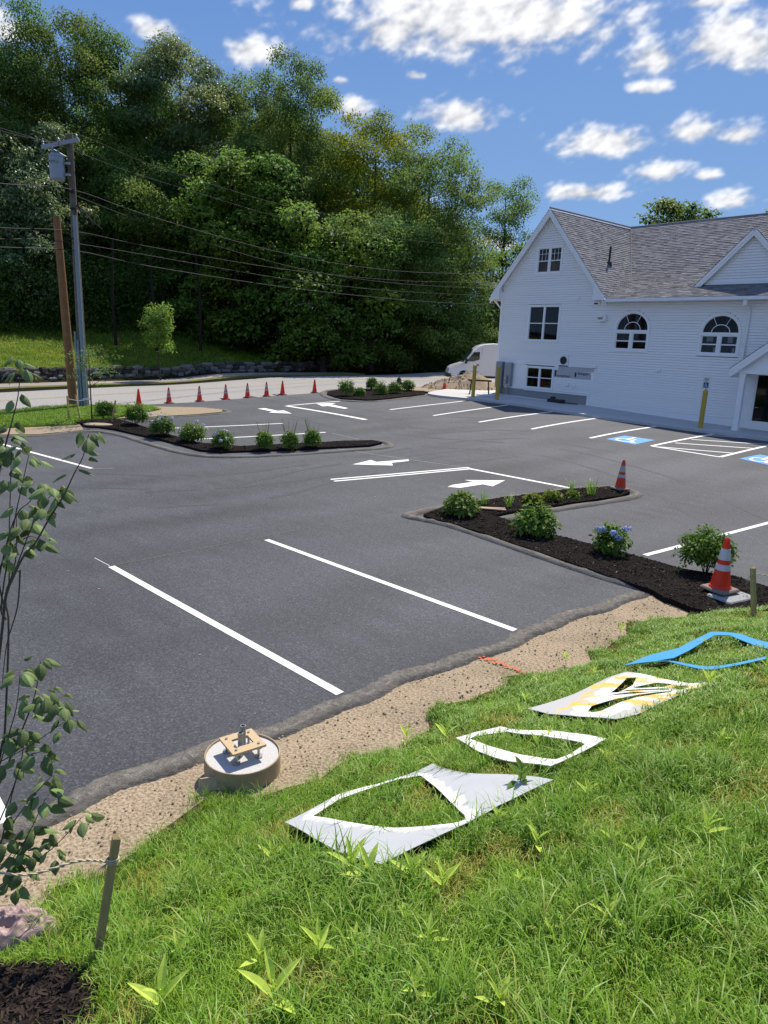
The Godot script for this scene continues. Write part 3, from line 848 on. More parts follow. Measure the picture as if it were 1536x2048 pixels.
func window_room(w: Node3D, s0: float, s1: float, y0: float, y1: float, curtains: int):
	var b := MB.new()   # the dark room behind: five faces seen from inside
	var q := func(s: float, y: float, d: float) -> Vector3: return hp(s, y, d)
	var d0 := -0.06; var d1 := -1.6
	b.quad(q.call(s0, y0, d1), q.call(s1, y0, d1), q.call(s1, y1, d1), q.call(s0, y1, d1))
	b.quad(q.call(s0, y0, d0), q.call(s0, y0, d1), q.call(s0, y1, d1), q.call(s0, y1, d0))
	b.quad(q.call(s1, y0, d1), q.call(s1, y0, d0), q.call(s1, y1, d0), q.call(s1, y1, d1))
	b.quad(q.call(s0, y0, d0), q.call(s1, y0, d0), q.call(s1, y0, d1), q.call(s0, y0, d1))
	b.quad(q.call(s0, y1, d1), q.call(s1, y1, d1), q.call(s1, y1, d0), q.call(s0, y1, d0))
	part("room", b, M.room, w)
	if curtains > 0:
		var c := MB.new()
		for i in curtains:
			var s := lerpf(s0, s1, (i + 0.5) / curtains + R(-0.06, 0.06))
			hbox(c, s - R(.02, .07), s + R(.02, .07), y0, y1, -0.32, -0.30)
			part("curtain", c, M.curtain, w)
			c = MB.new()
func glaze(w: Node3D, s0: float, s1: float, y0: float, y1: float):
	var g := MB.new()
	hbox(g, s0, s1, y0, y1, -0.035, -0.030)
	part("pane", g, M.glass, w)
func twin_window(house: Node3D, s0: float, s1: float, y0: float, y1: float, rail: float, grid_top: bool, curtains: int, dark_sash := false):
	var w := Node3D.new()
	w.name = "window"; house.add_child(w, true)
	var t := MB.new()
	var m := 0.10
	hbox(t, s0 - m, s1 + m, y1, y1 + m, -0.05, 0.045); hbox(t, s0 - m - 0.02, s1 + m + 0.02, y0 - m, y0, -0.05, 0.06)
	hbox(t, s0 - m, s0, y0, y1, -0.05, 0.04); hbox(t, s1, s1 + m, y0, y1, -0.05, 0.04)
	var c := (s0 + s1) / 2
	hbox(t, c - 0.045, c + 0.045, y0, y1, -0.05, 0.03)
	part("frame", t, M.trim, w)
	var f := MB.new()
	var ry := lerpf(y0, y1, rail)
	for k in [[s0, c - 0.045], [c + 0.045, s1]]:
		var e := 0.022 if dark_sash else 0.04
		hbox(f, k[0], k[0] + e, y0, y1, -0.05, 0.008); hbox(f, k[1] - e, k[1], y0, y1, -0.05, 0.008)
		hbox(f, k[0] + e, k[1] - e, y0, y0 + e, -0.05, 0.008); hbox(f, k[0] + e, k[1] - e, y1 - e, y1, -0.05, 0.008)
		hbox(f, k[0] + e, k[1] - e, ry - 0.022, ry + 0.022, -0.05, 0.012)
		if grid_top:
			for j in 2:
				var s := lerpf(k[0], k[1], (j + 1) / 3.0)
				hbox(f, s - 0.008, s + 0.008, ry + 0.022, y1 - e, -0.028, -0.012)
			hbox(f, k[0] + e, k[1] - e, lerpf(ry, y1, .55) - .008, lerpf(ry, y1, .55) + .008, -0.028, -0.014)
		glaze(w, k[0] + e, k[1] - e, y0 + e, ry - 0.022)
		glaze(w, k[0] + e, k[1] - e, ry + 0.022, y1 - e)
	part("sash", f, M.trim, w)
	window_room(w, s0, s1, y0, y1, curtains)
	openings.append(Rect2(s0 - m + 0.01, y0 - m + 0.01, s1 - s0 + 2 * m - 0.02, y1 - y0 + 2 * m - 0.02))
func arch_window(house: Node3D, s0: float, s1: float, y0: float, ys: float, ytop: float, stickers: bool):
	var w := Node3D.new()
	w.name = "arched_window"; house.add_child(w, true)
	var c := (s0 + s1) / 2; var rx := (s1 - s0) / 2; var ry := ytop - ys
	var at := func(a: float, k: float, d: float) -> Vector3: return hp(c + (rx + k) * cos(a), ys + (ry + k) * sin(a), d)
	var t := MB.new()
	var m := 0.11
	for i in 24:   # the curved casing
		var a := PI * i / 24; var e := PI * (i + 1) / 24
		t.quad(at.call(a, 0, .05), at.call(a, m, .05), at.call(e, m, .05), at.call(e, 0, .05))
		t.quad(at.call(a, m, .05), at.call(a, m, -.05), at.call(e, m, -.05), at.call(e, m, .05))
		t.quad(at.call(a, 0, -.05), at.call(a, 0, .05), at.call(e, 0, .05), at.call(e, 0, -.05))
	hbox(t, s0 - m, s0, y0, ys, -.05, .05); hbox(t, s1, s1 + m, y0, ys, -.05, .05)
	hbox(t, s0 - m - .02, s1 + m + .02, y0 - m, y0, -.05, .065)
	hbox(t, s0, s1, ys - .12, ys, -.05, .035)
	hbox(t, c - .06, c + .06, y0, ys - .12, -.05, .035)
	part("frame", t, M.trim, w)
	var f := MB.new()
	for i in 12:
		var a := PI * i / 12; var e := PI * (i + 1) / 12
		f.quad(at.call(a, -rx * .52, -.01), at.call(a, -rx * .52 + .03, -.01), at.call(e, -rx * .52 + .03, -.01), at.call(e, -rx * .52, -.01))
	for a in [PI * .34, PI * .66]:
		var p0: Vector3 = at.call(a, -rx * .50, -.012); var p1: Vector3 = at.call(a, 0, -.012)
		f.tube([p0, p1], [.014, .014], 4)
	for i in 24:
		var a := PI * i / 24; var e := PI * (i + 1) / 24
		f.quad(at.call(a, -.035, 0), at.call(a, 0, 0), at.call(e, 0, 0), at.call(e, -.035, 0))
	var ry0 := lerpf(y0, ys - .12, .5)
	for k in [[s0, c - .06], [c + .06, s1]]:
		hbox(f, k[0], k[0] + .045, y0, ys - .12, -.05, .012); hbox(f, k[1] - .045, k[1], y0, ys - .12, -.05, .012)
		hbox(f, k[0] + .045, k[1] - .045, y0, y0 + .05, -.05, .012); hbox(f, k[0] + .045, k[1] - .045, ys - .165, ys - .12, -.05, .012)
		hbox(f, k[0] + .045, k[1] - .045, ry0 - .025, ry0 + .025, -.05, .016)
		glaze(w, k[0] + .045, k[1] - .045, y0 + .05, ry0 - .025); glaze(w, k[0] + .045, k[1] - .045, ry0 + .025, ys - .165)
	part("sash", f, M.trim, w)
	var g := MB.new()
	for i in 24: g.tri(at.call(0, -rx, -.03), at.call(PI * i / 24, 0, -.03), at.call(PI * (i + 1) / 24, 0, -.03))
	part("fanlight", g, M.glass, w)
	window_room(w, s0, s1, y0, ytop, 3)
	if stickers:   # paper labels left on the new panes
		for k in [[s0 + .22, s0 + .50, ry0 + .12, ry0 + .34], [c + .34, c + .56, ry0 + .08, ry0 + .34], [c - .22, c - .12, y0 + .06, y0 + .26], [s1 - .20, s1 - .10, y0 + .06, y0 + .26]]:
			var l := MB.new()
			hbox(l, k[0], k[1], k[2], k[3], -.029, -.027)
			part("pane_sticker", l, M.sticker, w)
	openings.append(Rect2(s0 - m + .01, y0 - m + .01, s1 - s0 + 2 * m - .02, ys - y0 + m))
	arches.append([c, ys, rx + m - .01, ry + m - .01])
func roof_plane(pts: Array, house_roof: Node, under := true):   # pts in house space, counter-clockwise seen from above
	var b := MB.new()
	var o: Vector3 = pts[0]
	var nn := Vector3.ZERO
	for i in pts.size(): nn += (pts[i] as Vector3).cross(pts[(i + 1) % pts.size()])
	nn = nn.normalized()
	if nn.y < 0.0: nn = -nn
	var ax := Vector3.UP.cross(nn).normalized()
	var ay := nn.cross(ax)
	var pl := PackedVector2Array()
	for q in pts: pl.append(Vector2((q - o).dot(ax), (q - o).dot(ay)))
	if Geometry2D.is_polygon_clockwise(pl): pl.reverse()
	var lo := pl[0]; var hi := pl[0]
	for q in pl: lo = lo.min(q); hi = hi.max(q)
	var at := func(q: Vector2, k: float) -> Vector3: return o + ax * q.x + ay * q.y + nn * k
	var y := lo.y
	var row := 0
	while y < hi.y:
		var x := lo.x - R(0, 0.3)
		while x < hi.x:
			var w := R(0.14, 0.34)
			var sq := PackedVector2Array([Vector2(x, y), Vector2(x + w, y), Vector2(x + w, y + 0.145), Vector2(x, y + 0.145)])
			for q in Geometry2D.intersect_polygons(sq, pl):
				var tone := R(0.62, 1.0)
				b.col = Color(tone, tone * R(.98, 1.0), tone * R(.98, 1.02))
				var lift := R(0.010, 0.026)
				var ix := Geometry2D.triangulate_polygon(q)
				for k in range(0, ix.size(), 3):
					var v := []
					for m in 3:
						var u: Vector2 = q[ix[k + m]]
						v.append(at.call(u, lift * (1.0 - (u.y - y) / 0.145) + 0.002))
					b.tri_up(v[0], v[1], v[2], nn)
				for k in q.size():
					var u: Vector2 = q[k]; var e: Vector2 = q[(k + 1) % q.size()]
					if absf(u.y - y) < 1e-3 and absf(e.y - y) < 1e-3:
						b.quad(at.call(u, -0.01), at.call(e, -0.01), at.call(e, lift + .002), at.call(u, lift + .002))
			x += w
		y += 0.145
		row += 1
	var s := part("shingles", b, M.shingle, house_roof)
	s.set_meta("kind", "stuff")
	var d := MB.new()   # the deck under the shingles
	var ix2 := Geometry2D.triangulate_polygon(pl)
	for k in range(0, ix2.size(), 3):
		var v := []
		for m in 3: v.append(at.call(pl[ix2[k + m]], -0.012))
		d.tri_up(v[0], v[1], v[2], nn)
		for m in 3: v[m] -= nn * 0.12
		d.tri_up(v[0], v[1], v[2], -nn)
	for k in pl.size():
		var u := pl[k]; var e := pl[(k + 1) % pl.size()]
		d.quad(at.call(u, -.132), at.call(e, -.132), at.call(e, -.012), at.call(u, -.012))
	part("roof_deck", d, M.trim, house_roof)
func rake_board(b: MB, a: Vector3, e: Vector3, h: float, t: float):   # a sloping board under the roof's edge, facing outward (+d)
	var dn := Vector3(0, -h, 0)
	var back := Vector3(0, 0, -t)
	if a.x > e.x: var q := a; a = e; e = q
	b.quad(a + dn, e + dn, e, a); b.quad(e + dn + back, a + dn + back, a + back, e + back)
	b.quad(a, e, e + back, a + back); b.quad(a + dn + back, e + dn + back, e + dn, a + dn)
	b.quad(a + dn + back, a + dn, a, a + back); b.quad(e + dn, e + dn + back, e + back, e)
func build_house():
	var house := thing("house", "large white clapboard house with grey shingle roof and steep front gable", "house")
	house.transform = Transform3D(Basis(HU, Vector3.UP, HN), HC)
	var SR := 24.0
	# windows first: they leave their openings in the boards
	twin_window(house, 2.20, 3.62, 7.24, 8.42, 0.47, true, 0)
	twin_window(house, 1.96, 3.80, 3.90, 5.56, 0.50, false, 5, true)
	twin_window(house, 2.10, 3.72, 1.46, 2.46, 0.50, false, 3, true)
	arch_window(house, 7.16, 8.78, 3.58, 4.47, 5.23, false)
	arch_window(house, 11.32, 12.88, 3.54, 4.42, 5.13, true)
	openings.append(Rect2(-0.2, 0.3, 6.22, 1.02))                # bare foundation
	openings.append(Rect2(-0.2, 1.2, 2.16, 1.52))                # board behind the meters
	openings.append(Rect2(3.82, 2.0, 2.36, 0.62))                # unfinished patch
	openings.append(Rect2(13.74, 0.2, 2.0, 2.72))                # entrance door
	openings.append(Rect2(6.0, 0.2, 18.0, 0.68))                 # skirting board
	openings.append(Rect2(4.08, 2.66, 0.58, 0.52))               # vent block
	var sd := MB.new()
	clapboards(sd, 0.78, 5.78, func(_y: float) -> Vector2: return Vector2(0.06, SR))
	clapboards(sd, 5.78, 9.98, func(y: float) -> Vector2: return Vector2(maxf(0.06, GS_ - (GY_ - 0.12 - y) / GM_), GS_ + (GY_ - 0.12 - y) / GM_))
	var siding := part("siding", sd, M.white, house)
	siding.set_meta("kind", "stuff")
	# the walls out of sight
	var wl := MB.new()
	hbox(wl, 0, .12, 0.2, 6.6, -14, -0.06); hbox(wl, SR - .12, SR, 0.2, 5.6, -14, -0.06); hbox(wl, .12, SR - .12, 0.2, 6.0, -14, -13.88)
	hbox(wl, .12, SR - .12, 0.2, .3, -13.88, -0.06)
	part("side_wall", wl, M.white, house)
	# corner boards and other trim
	var tr := MB.new()
	hbox(tr, -0.05, 0.10, 1.2, 6.35, -0.10, 0.045)
	hbox(tr, -0.04, 1.99, 2.60, 2.74, -0.04, 0.05)
	hbox(tr, 5.94, 6.09, 0.60, 1.40, -0.04, 0.046)
	hbox(tr, 1.96, 6.09, 1.26, 1.35, -0.04, 0.042)
	part("corner_board", tr, M.trim, house)
	var bo := MB.new()
	for i in 18:   # skirting board above the sloping walk
		var s0 := 6.09 + i * 1.0
		hbox(bo, s0, s0 + 0.997, 0.30, 0.90, -0.04, 0.042)
	part("skirting_board", bo, M.trim, house)
	var pb := MB.new()
	hbox(pb, 0.10, 1.96, 1.30, 2.60, -0.05, 0.008)
	part("backing_board", pb, M.trim, house)
	var fo := MB.new()
	hbox(fo, -0.02, 5.94, 0.2, 1.30, -0.30, -0.012)
	part("foundation", fo, M.foundation, house)
	# the patch where boards are still missing, with lettering on the house wrap
	var pa := MB.new()
	hbox(pa, 3.82, 6.18, 2.0, 2.62, -0.05, 0.002)
	var patch := part("house_wrap", pa, M.wrap, house, "grey house wrap with dark lettering where siding is missing")
	for q in [[3.82, 4.08, 2.52, 2.62], [3.82, 4.06, 2.42, 2.53], [6.02, 6.18, 2.28, 2.40], [5.55, 6.18, 2.40, 2.42], [5.10, 5.6, 2.0, 2.02], [3.82, 5.05, 2.0, 2.05], [6.05, 6.18, 2.0, 2.28]]:
		var pf := MB.new()   # odd ends of boards running into the wrap
		pf.box(hp((q[0] + q[1]) / 2, (q[2] + q[3]) / 2, .008), Vector3(q[1] - q[0], q[3] - q[2], .018))
		part("siding_end", pf, M.white, house)
	for k in [[3.87, 3.97, 2.10, 2.44], [5.08, 5.18, 2.13, 2.36]]:
		var ink := MB.new()
		hbox(ink, k[0], k[1], k[2], k[3], 0.0, 0.005)
		part("logo_bar", ink, M.ink, patch)
	for q in [["EnergyShield", 4.02, 2.06, 0.0125], ["EnergySh", 5.26, 2.22, 0.0145]]:
		var tm := TextMesh.new()
		tm.text = q[0]; tm.font_size = 10; tm.pixel_size = q[3]; tm.depth = 0.003; tm.horizontal_alignment = HORIZONTAL_ALIGNMENT_LEFT; tm.vertical_alignment = VERTICAL_ALIGNMENT_BOTTOM
		var sf := SystemFont.new()
		sf.font_names = PackedStringArray(["Droid Sans"]); sf.font_weight = 700; sf.font_italic = true
		tm.font = sf; tm.material = M.ink
		put_mesh("lettering", tm, patch, Transform3D(Basis(), hp(q[1], q[2], 0.006)))
	# round dryer vent, lights, cameras, outlets
	var vb := MB.new()
	hbox(vb, 4.09, 4.65, 2.67, 3.17, -0.02, 0.05)
	var vent := part("vent_block", vb, M.trim, house)
	var vh := MB.new()
	vh.lathe([Vector2(0, 0), Vector2(.19, 0), Vector2(.20, .03), Vector2(.15, .035), Vector2(.14, .012), Vector2(0, .012)], 20, hp(4.37, 2.92, 0.05), Basis(Vector3.RIGHT, -PI / 2).inverse())
	part("vent_hood", vh, M.black, vent)
	var lb := MB.new()
	lb.cbox(hp(6.40, 4.98, 0.10), Vector3(.42, .26, .20), .03)
	lb.cbox(hp(6.34, 5.08, 0.16), Vector3(.30, .10, .26), .02)
	part("wall_light", lb, M.trim, house)
	var ll := MB.new()
	hbox(ll, 6.22, 6.46, 4.93, 5.02, 0.20, 0.215)
	part("light_lens", ll, M.vinyl_dark, house)
	for q in [[4.89, 5.93, .12], [9.58, 2.72, .16], [6.22, 2.72, .15], [4.75, 1.73, .13], [5.15, 1.71, .12]]:
		var k := MB.new()
		k.cbox(hp(q[0], q[1], .05), Vector3(q[2] * 1.2, q[2], .10), .012)
		k.cbox(hp(q[0] - .02, q[1] - .02, .12), Vector3(q[2] * .7, q[2] * .6, .06), .012)
		part("outlet_box", k, M.trim, house)
	var ex := MB.new()
	ex.cbox(hp(5.92, 5.66, .06), Vector3(.46, .17, .10), .015); ex.cbox(hp(6.42, 5.62, .05), Vector3(.28, .10, .08), .015)
	part("junction_box", ex, M.trim, house)
	var exd := MB.new()
	hbox(exd, 5.86, 6.06, 5.63, 5.70, .11, .125)
	part("louvre", exd, M.black, house)
	# electric meters
	var e1 := MB.new()
	e1.cbox(hp(0.36, 1.98, .16), Vector3(.42, 1.40, .30), .012)
	for x in [.24, .40]: e1.tube([hp(x, 1.28, .14), hp(x, .70, .14)], [.045, .045], 8)
	part("switch_cabinet", e1, M.grey_paint, house, "tall grey steel electrical cabinet")
	var e2 := MB.new()
	e2.cbox(hp(.92, 2.02, .12), Vector3(.46, 1.26, .22), .012)
	e2.tube([hp(.92, 1.39, .12), hp(.92, .70, .12)], [.035, .035], 8)
	var mb := part("meter_box", e2, M.galv, house)
	var mt := MB.new()
	for y in [1.86, 1.62]: mt.lathe([Vector2(.10, 0), Vector2(.10, .05), Vector2(.075, .13), Vector2(0, .15)], 14, hp(.90, y, .23), Basis(Vector3.RIGHT, PI / 2))
	part("meter", mt, M.galv, mb)
	# roofs
	var roof := Node3D.new()
	roof.name = "roof"; house.add_child(roof)
	var J := hp(GS_, GY_, -7.1); var V := hp(5.42, 7.22, -3.6); var E0 := hp(6.72, 5.86, .48)
	var rl := 3.52
	roof_plane([hp(GS_, GY_, .32), hp(GS_ + rl, GY_ - rl * GM_, .32), hp(GS_ + 3.62, GY_ - 3.62 * GM_, -.05), V, J], roof)
	roof_plane([hp(GS_, GY_, .32), hp(GS_, GY_, -14.3), hp(GS_ - rl, GY_ - rl * GM_, -14.3), hp(GS_ - rl, GY_ - rl * GM_, .32)], roof)
	roof_plane([V, hp(SR + .4, 7.22, -3.6), hp(SR + .4, 5.86, .48), E0, hp(GS_ + 3.62, GY_ - 3.62 * GM_, -.05)], roof)
	roof_plane([J, hp(SR + .4, GY_, -7.1), hp(SR + .4, 7.22, -3.6), V], roof)
	roof_plane([hp(GS_, GY_, -7.1), hp(GS_, 6.2, -14.3), hp(SR + .4, 6.2, -14.3), hp(SR + .4, GY_, -7.1)], roof)
	var rc := MB.new()
	rc.tube([hp(GS_, GY_ + .015, .32), hp(GS_, GY_ + .015, -7.1)], [.05, .05], 6)
	rc.tube([hp(GS_, GY_ + .015, -7.1), hp(SR + .4, GY_ + .015, -7.1)], [.05, .05], 6)
	part("ridge_cap", rc, M.shingle, roof)
	var vl := MB.new()
	vl.tube([J + Vector3(0, .02, 0), V + Vector3(0, .02, 0)], [.025, .025], 4)
	part("valley_flashing", vl, mat(lin(.15, .145, .14), .8), roof)
	var pp := MB.new()
	pp.tube([hp(5.0, 7.72, -2.1), hp(5.0, 8.55, -2.1)], [.055, .055], 10)
	pp.lathe([Vector2(.16, -.12), Vector2(.12, .05), Vector2(.06, .10)], 12, hp(5.0, 7.78, -2.1))
	part("vent_pipe", pp, M.black, roof)
	# rake boards, gable ends and eaves
	var rk := MB.new()
	var apex := hp(GS_, GY_ - .13, .31)
	rake_board(rk, apex, hp(GS_ + rl, GY_ - .13 - rl * GM_, .31), .26, .05)
	rake_board(rk, apex, hp(GS_ - rl, GY_ - .13 - rl * GM_, .31), .26, .05)
	rake_board(rk, hp(GS_, GY_ - .30, .05), hp(GS_ + 3.2, GY_ - .30 - 3.2 * GM_, .05), .20, .04)
	rake_board(rk, hp(GS_, GY_ - .30, .05), hp(GS_ - 2.85, GY_ - .30 - 2.85 * GM_, .05), .20, .04)
	# returns at the feet of the gable
	rk.prism(PackedVector2Array([Vector2(-.66, 5.98), Vector2(-.02, 6.75), Vector2(-.02, 5.98)]), -.10, .30, func(q: Vector3) -> Vector3: return hp(q.x, q.y, q.z))
	rk.prism(PackedVector2Array([Vector2(5.85, 6.62), Vector2(6.55, 5.82), Vector2(5.85, 5.82)]), -.05, .30, func(q: Vector3) -> Vector3: return hp(q.x, q.y, q.z))
	part("rake_board", rk, M.trim, roof)
	var so := MB.new()
	so.quad(hp(GS_ - rl, GY_ - .15 - rl * GM_, -.02), hp(GS_ - rl, GY_ - .15 - rl * GM_, .30), hp(GS_, GY_ - .15, .30), hp(GS_, GY_ - .15, -.02))
	so.quad(hp(GS_, GY_ - .15, -.02), hp(GS_, GY_ - .15, .30), hp(GS_ + rl, GY_ - .15 - rl * GM_, .30), hp(GS_ + rl, GY_ - .15 - rl * GM_, -.02))
	hbox(so, 6.5, SR + .3, 5.70, 5.725, -.02, .44)
	part("soffit", so, M.trim, roof)
	var gu := MB.new()
	hbox(gu, 6.72, SR + .4, 5.715, 5.845, .45, .56)
	gu.tube([hp(-.62, 5.98, -14), hp(-.62, 5.98, .30)], [.07, .07], 8)
	part("gutter", gu, M.trim, roof)
	for s in [8.6, 10.6, 15.0]:
		var dl := MB.new()
		dl.lathe([Vector2(0, 0), Vector2(.09, 0), Vector2(.09, -.012)], 14, hp(s, 5.695, .22))
		part("soffit_light", dl, M.trim, roof)
	var dp := MB.new()
	dp.tube([hp(13.14, 5.72, .46), hp(13.14, 5.52, .42), hp(13.18, 5.38, .08), hp(13.22, 5.2, .07), hp(13.22, 3.3, .07)], [.045, .045, .045, .045, .045], 8)
	dp.cbox(hp(13.14, 5.60, .44), Vector3(.16, .22, .12), .02)
	part("downspout", dp, M.trim, house)
	dp = MB.new()
	dp.tube([hp(-.50, 5.92, .05), hp(-.34, 5.7, -.05), hp(-.10, 5.45, -.10), hp(-.09, 1.1, -.10)], [.045, .045, .045, .045], 8)
	part("downspout", dp, M.trim, house)
	# the small gable over the low roof
	var gx := 12.40; var gy := 8.72; var gd := -1.1; var gb := 6.50; var gm := 1.0
	var hwid := (gy - gb)
	var gw := MB.new()
	var keep := openings; openings = []
	var keep2 := arches; arches = []
	clapboards(gw, gb + .10, gy - .28, func(y: float) -> Vector2: return Vector2(gx - (gy - .2 - y) / gm, gx + (gy - .2 - y) / gm), gd - .22)
	var gs := part("dormer_siding", gw, M.white, house)
	gs.set_meta("kind", "stuff")
	var gt := MB.new()
	rake_board(gt, hp(gx, gy - .10, gd), hp(gx - hwid, gb - .10, gd), .22, .05); rake_board(gt, hp(gx, gy - .10, gd), hp(gx + hwid, gb - .10, gd), .22, .05)
	hbox(gt, gx - hwid + .30, gx + hwid - .30, gb - .02, gb + .12, gd - .24, gd - .17)
	part("dormer_trim", gt, M.trim, house)
	var back := func(y: float) -> float: return -3.6 - (y - 7.22) / .866 if y > 7.22 else .48 - (y - 5.86) / .3333
	roof_plane([hp(gx, gy, gd + .02), hp(gx, gy, back.call(gy)), hp(gx - hwid - .05, gb - .05, back.call(gb - .05)), hp(gx - hwid - .05, gb - .05, gd + .02)], roof)
	roof_plane([hp(gx, gy, gd + .02), hp(gx + hwid + .05, gb - .05, gd + .02), hp(gx + hwid + .05, gb - .05, back.call(gb - .05)), hp(gx, gy, back.call(gy))], roof)
	# the entrance porch
	var porch := Node3D.new()
	porch.name = "porch"; house.add_child(porch)
	var pc := 15.75; var py := 4.84; var pw := 2.30; var pe := 2.99
	roof_plane([hp(pc, py, 1.65), hp(pc, py, 0.02), hp(pc - pw, pe, 0.02), hp(pc - pw, pe, 1.65)], porch)
	roof_plane([hp(pc, py, 1.65), hp(pc + pw, pe, 1.65), hp(pc + pw, pe, 0.02), hp(pc, py, 0.02)], porch)
	var pt := MB.new()
	rake_board(pt, hp(pc, py - .12, 1.64), hp(pc - pw, pe - .12, 1.64), .24, .05); rake_board(pt, hp(pc, py - .12, 1.64), hp(pc + pw, pe - .12, 1.64), .24, .05)
	pt.prism(PackedVector2Array([Vector2(pc - pw + .35, pe + .02), Vector2(pc, py - .30), Vector2(pc + pw - .35, pe + .02)]), 1.30, 1.40, func(q: Vector3) -> Vector3: return hp(q.x, q.y, q.z))
	pt.prism(PackedVector2Array([Vector2(pc - pw - .03, pe - .34), Vector2(pc - pw - .03, pe - .12), Vector2(pc - pw + .36, pe + .18), Vector2(pc - pw + .36, pe - .12)]), .05, 1.58, func(q: Vector3) -> Vector3: return hp(q.x, q.y, q.z))
	hbox(pt, pc - 2.0, pc + 2.0, 2.82, 3.02, 1.22, 1.46); hbox(pt, pc - 2.0, pc - 1.8, 2.84, 3.0, 0.02, 1.22)
	hbox(pt, pc - 1.8, pc + 1.8, 2.97, 3.0, 0.02, 1.22)
	part("porch_trim", pt, M.trim, porch)
	var po := MB.new()
	po.cbox(hp(13.90, 1.70, 1.34), Vector3(.20, 2.26, .20), .012); po.cbox(hp(13.90, .62, 1.34), Vector3(.25, .16, .25), .012); po.cbox(hp(13.90, 2.74, 1.34), Vector3(.25, .14, .25), .012)
	part("porch_post", po, M.trim, porch)
	po = MB.new()
	po.cbox(hp(17.6, 1.70, 1.34), Vector3(.20, 2.26, .20), .012)
	part("porch_post", po, M.trim, porch)
	var door := Node3D.new()
	door.name = "door"; house.add_child(door)
	var df := MB.new()
	hbox(df, 13.74, 13.86, .5, 2.86, -.05, .03); hbox(df, 15.6, 15.74, .5, 2.86, -.05, .03); hbox(df, 13.86, 15.6, 2.76, 2.90, -.05, .03); hbox(df, 14.66, 14.78, .5, 2.76, -.05, .03); hbox(df, 13.86, 15.6, .5, .62, -.05, .02)
	hbox(df, 13.86, 13.92, .62, 2.76, -.05, .0); hbox(df, 14.60, 14.66, .62, 2.76, -.05, .0); hbox(df, 13.50, 13.74, .5, 2.9, -.05, .028)
	part("frame", df, M.trim, door)
	glaze(door, 13.92, 14.60, .62, 2.76); glaze(door, 14.78, 15.6, .62, 2.76)
	var dh := MB.new()
	dh.tube([hp(14.0, 1.45, .0), hp(14.0, 1.45, .06), hp(14.12, 1.45, .06)], [.015, .015, .015], 6)
	part("handle", dh, M.steel, door)
	window_room(door, 13.86, 15.6, .5, 2.76, 0)
	openings = keep; arches = keep2
	# walkway
	var wk := P2("6.6,-43.4 4.52,-42.89 3.2,-41.3 2.5,-40 2.12,-38.91 2.1,-38.3 2.33,-37.82 2.7,-37.35 3.16,-36.99 4.24,-36.32 5.5,-35.2 6.5,-34.12 7.73,-32.5 8.83,-31.27 10.02,-30.25 10.89,-29.6 12.39,-28.35 13.63,-27.35 14.38,-26.7 19,-22 22.2,-21.6")
	wk.append(hw(SR, -.02)); wk.append(hw(0.0, -.02)); wk.append(hw(-.02, -3.4))
	var wb := MB.new()
	sheet(wb, wk, 0.6, 0.12, func(q: Vector2) -> Color: return Color.WHITE * (1.0 + 0.10 * big_noise.get_noise_2d(q.x, q.y)), [], null, 0.16)
	var walk := struct("concrete_walkway", wb, M.concrete)
	var jt := MB.new()
	for w in [[-.3, 3.0], [2.6, 3.2], [5.4, 3.1], [8.2, 3.0], [11.0, 2.5]]:
		sheet(jt, line_poly(hw(w[0], .02), hw(w[0], w[1]), .018), .5, .1245)
	part("control_joint", jt, M.foundation, walk)

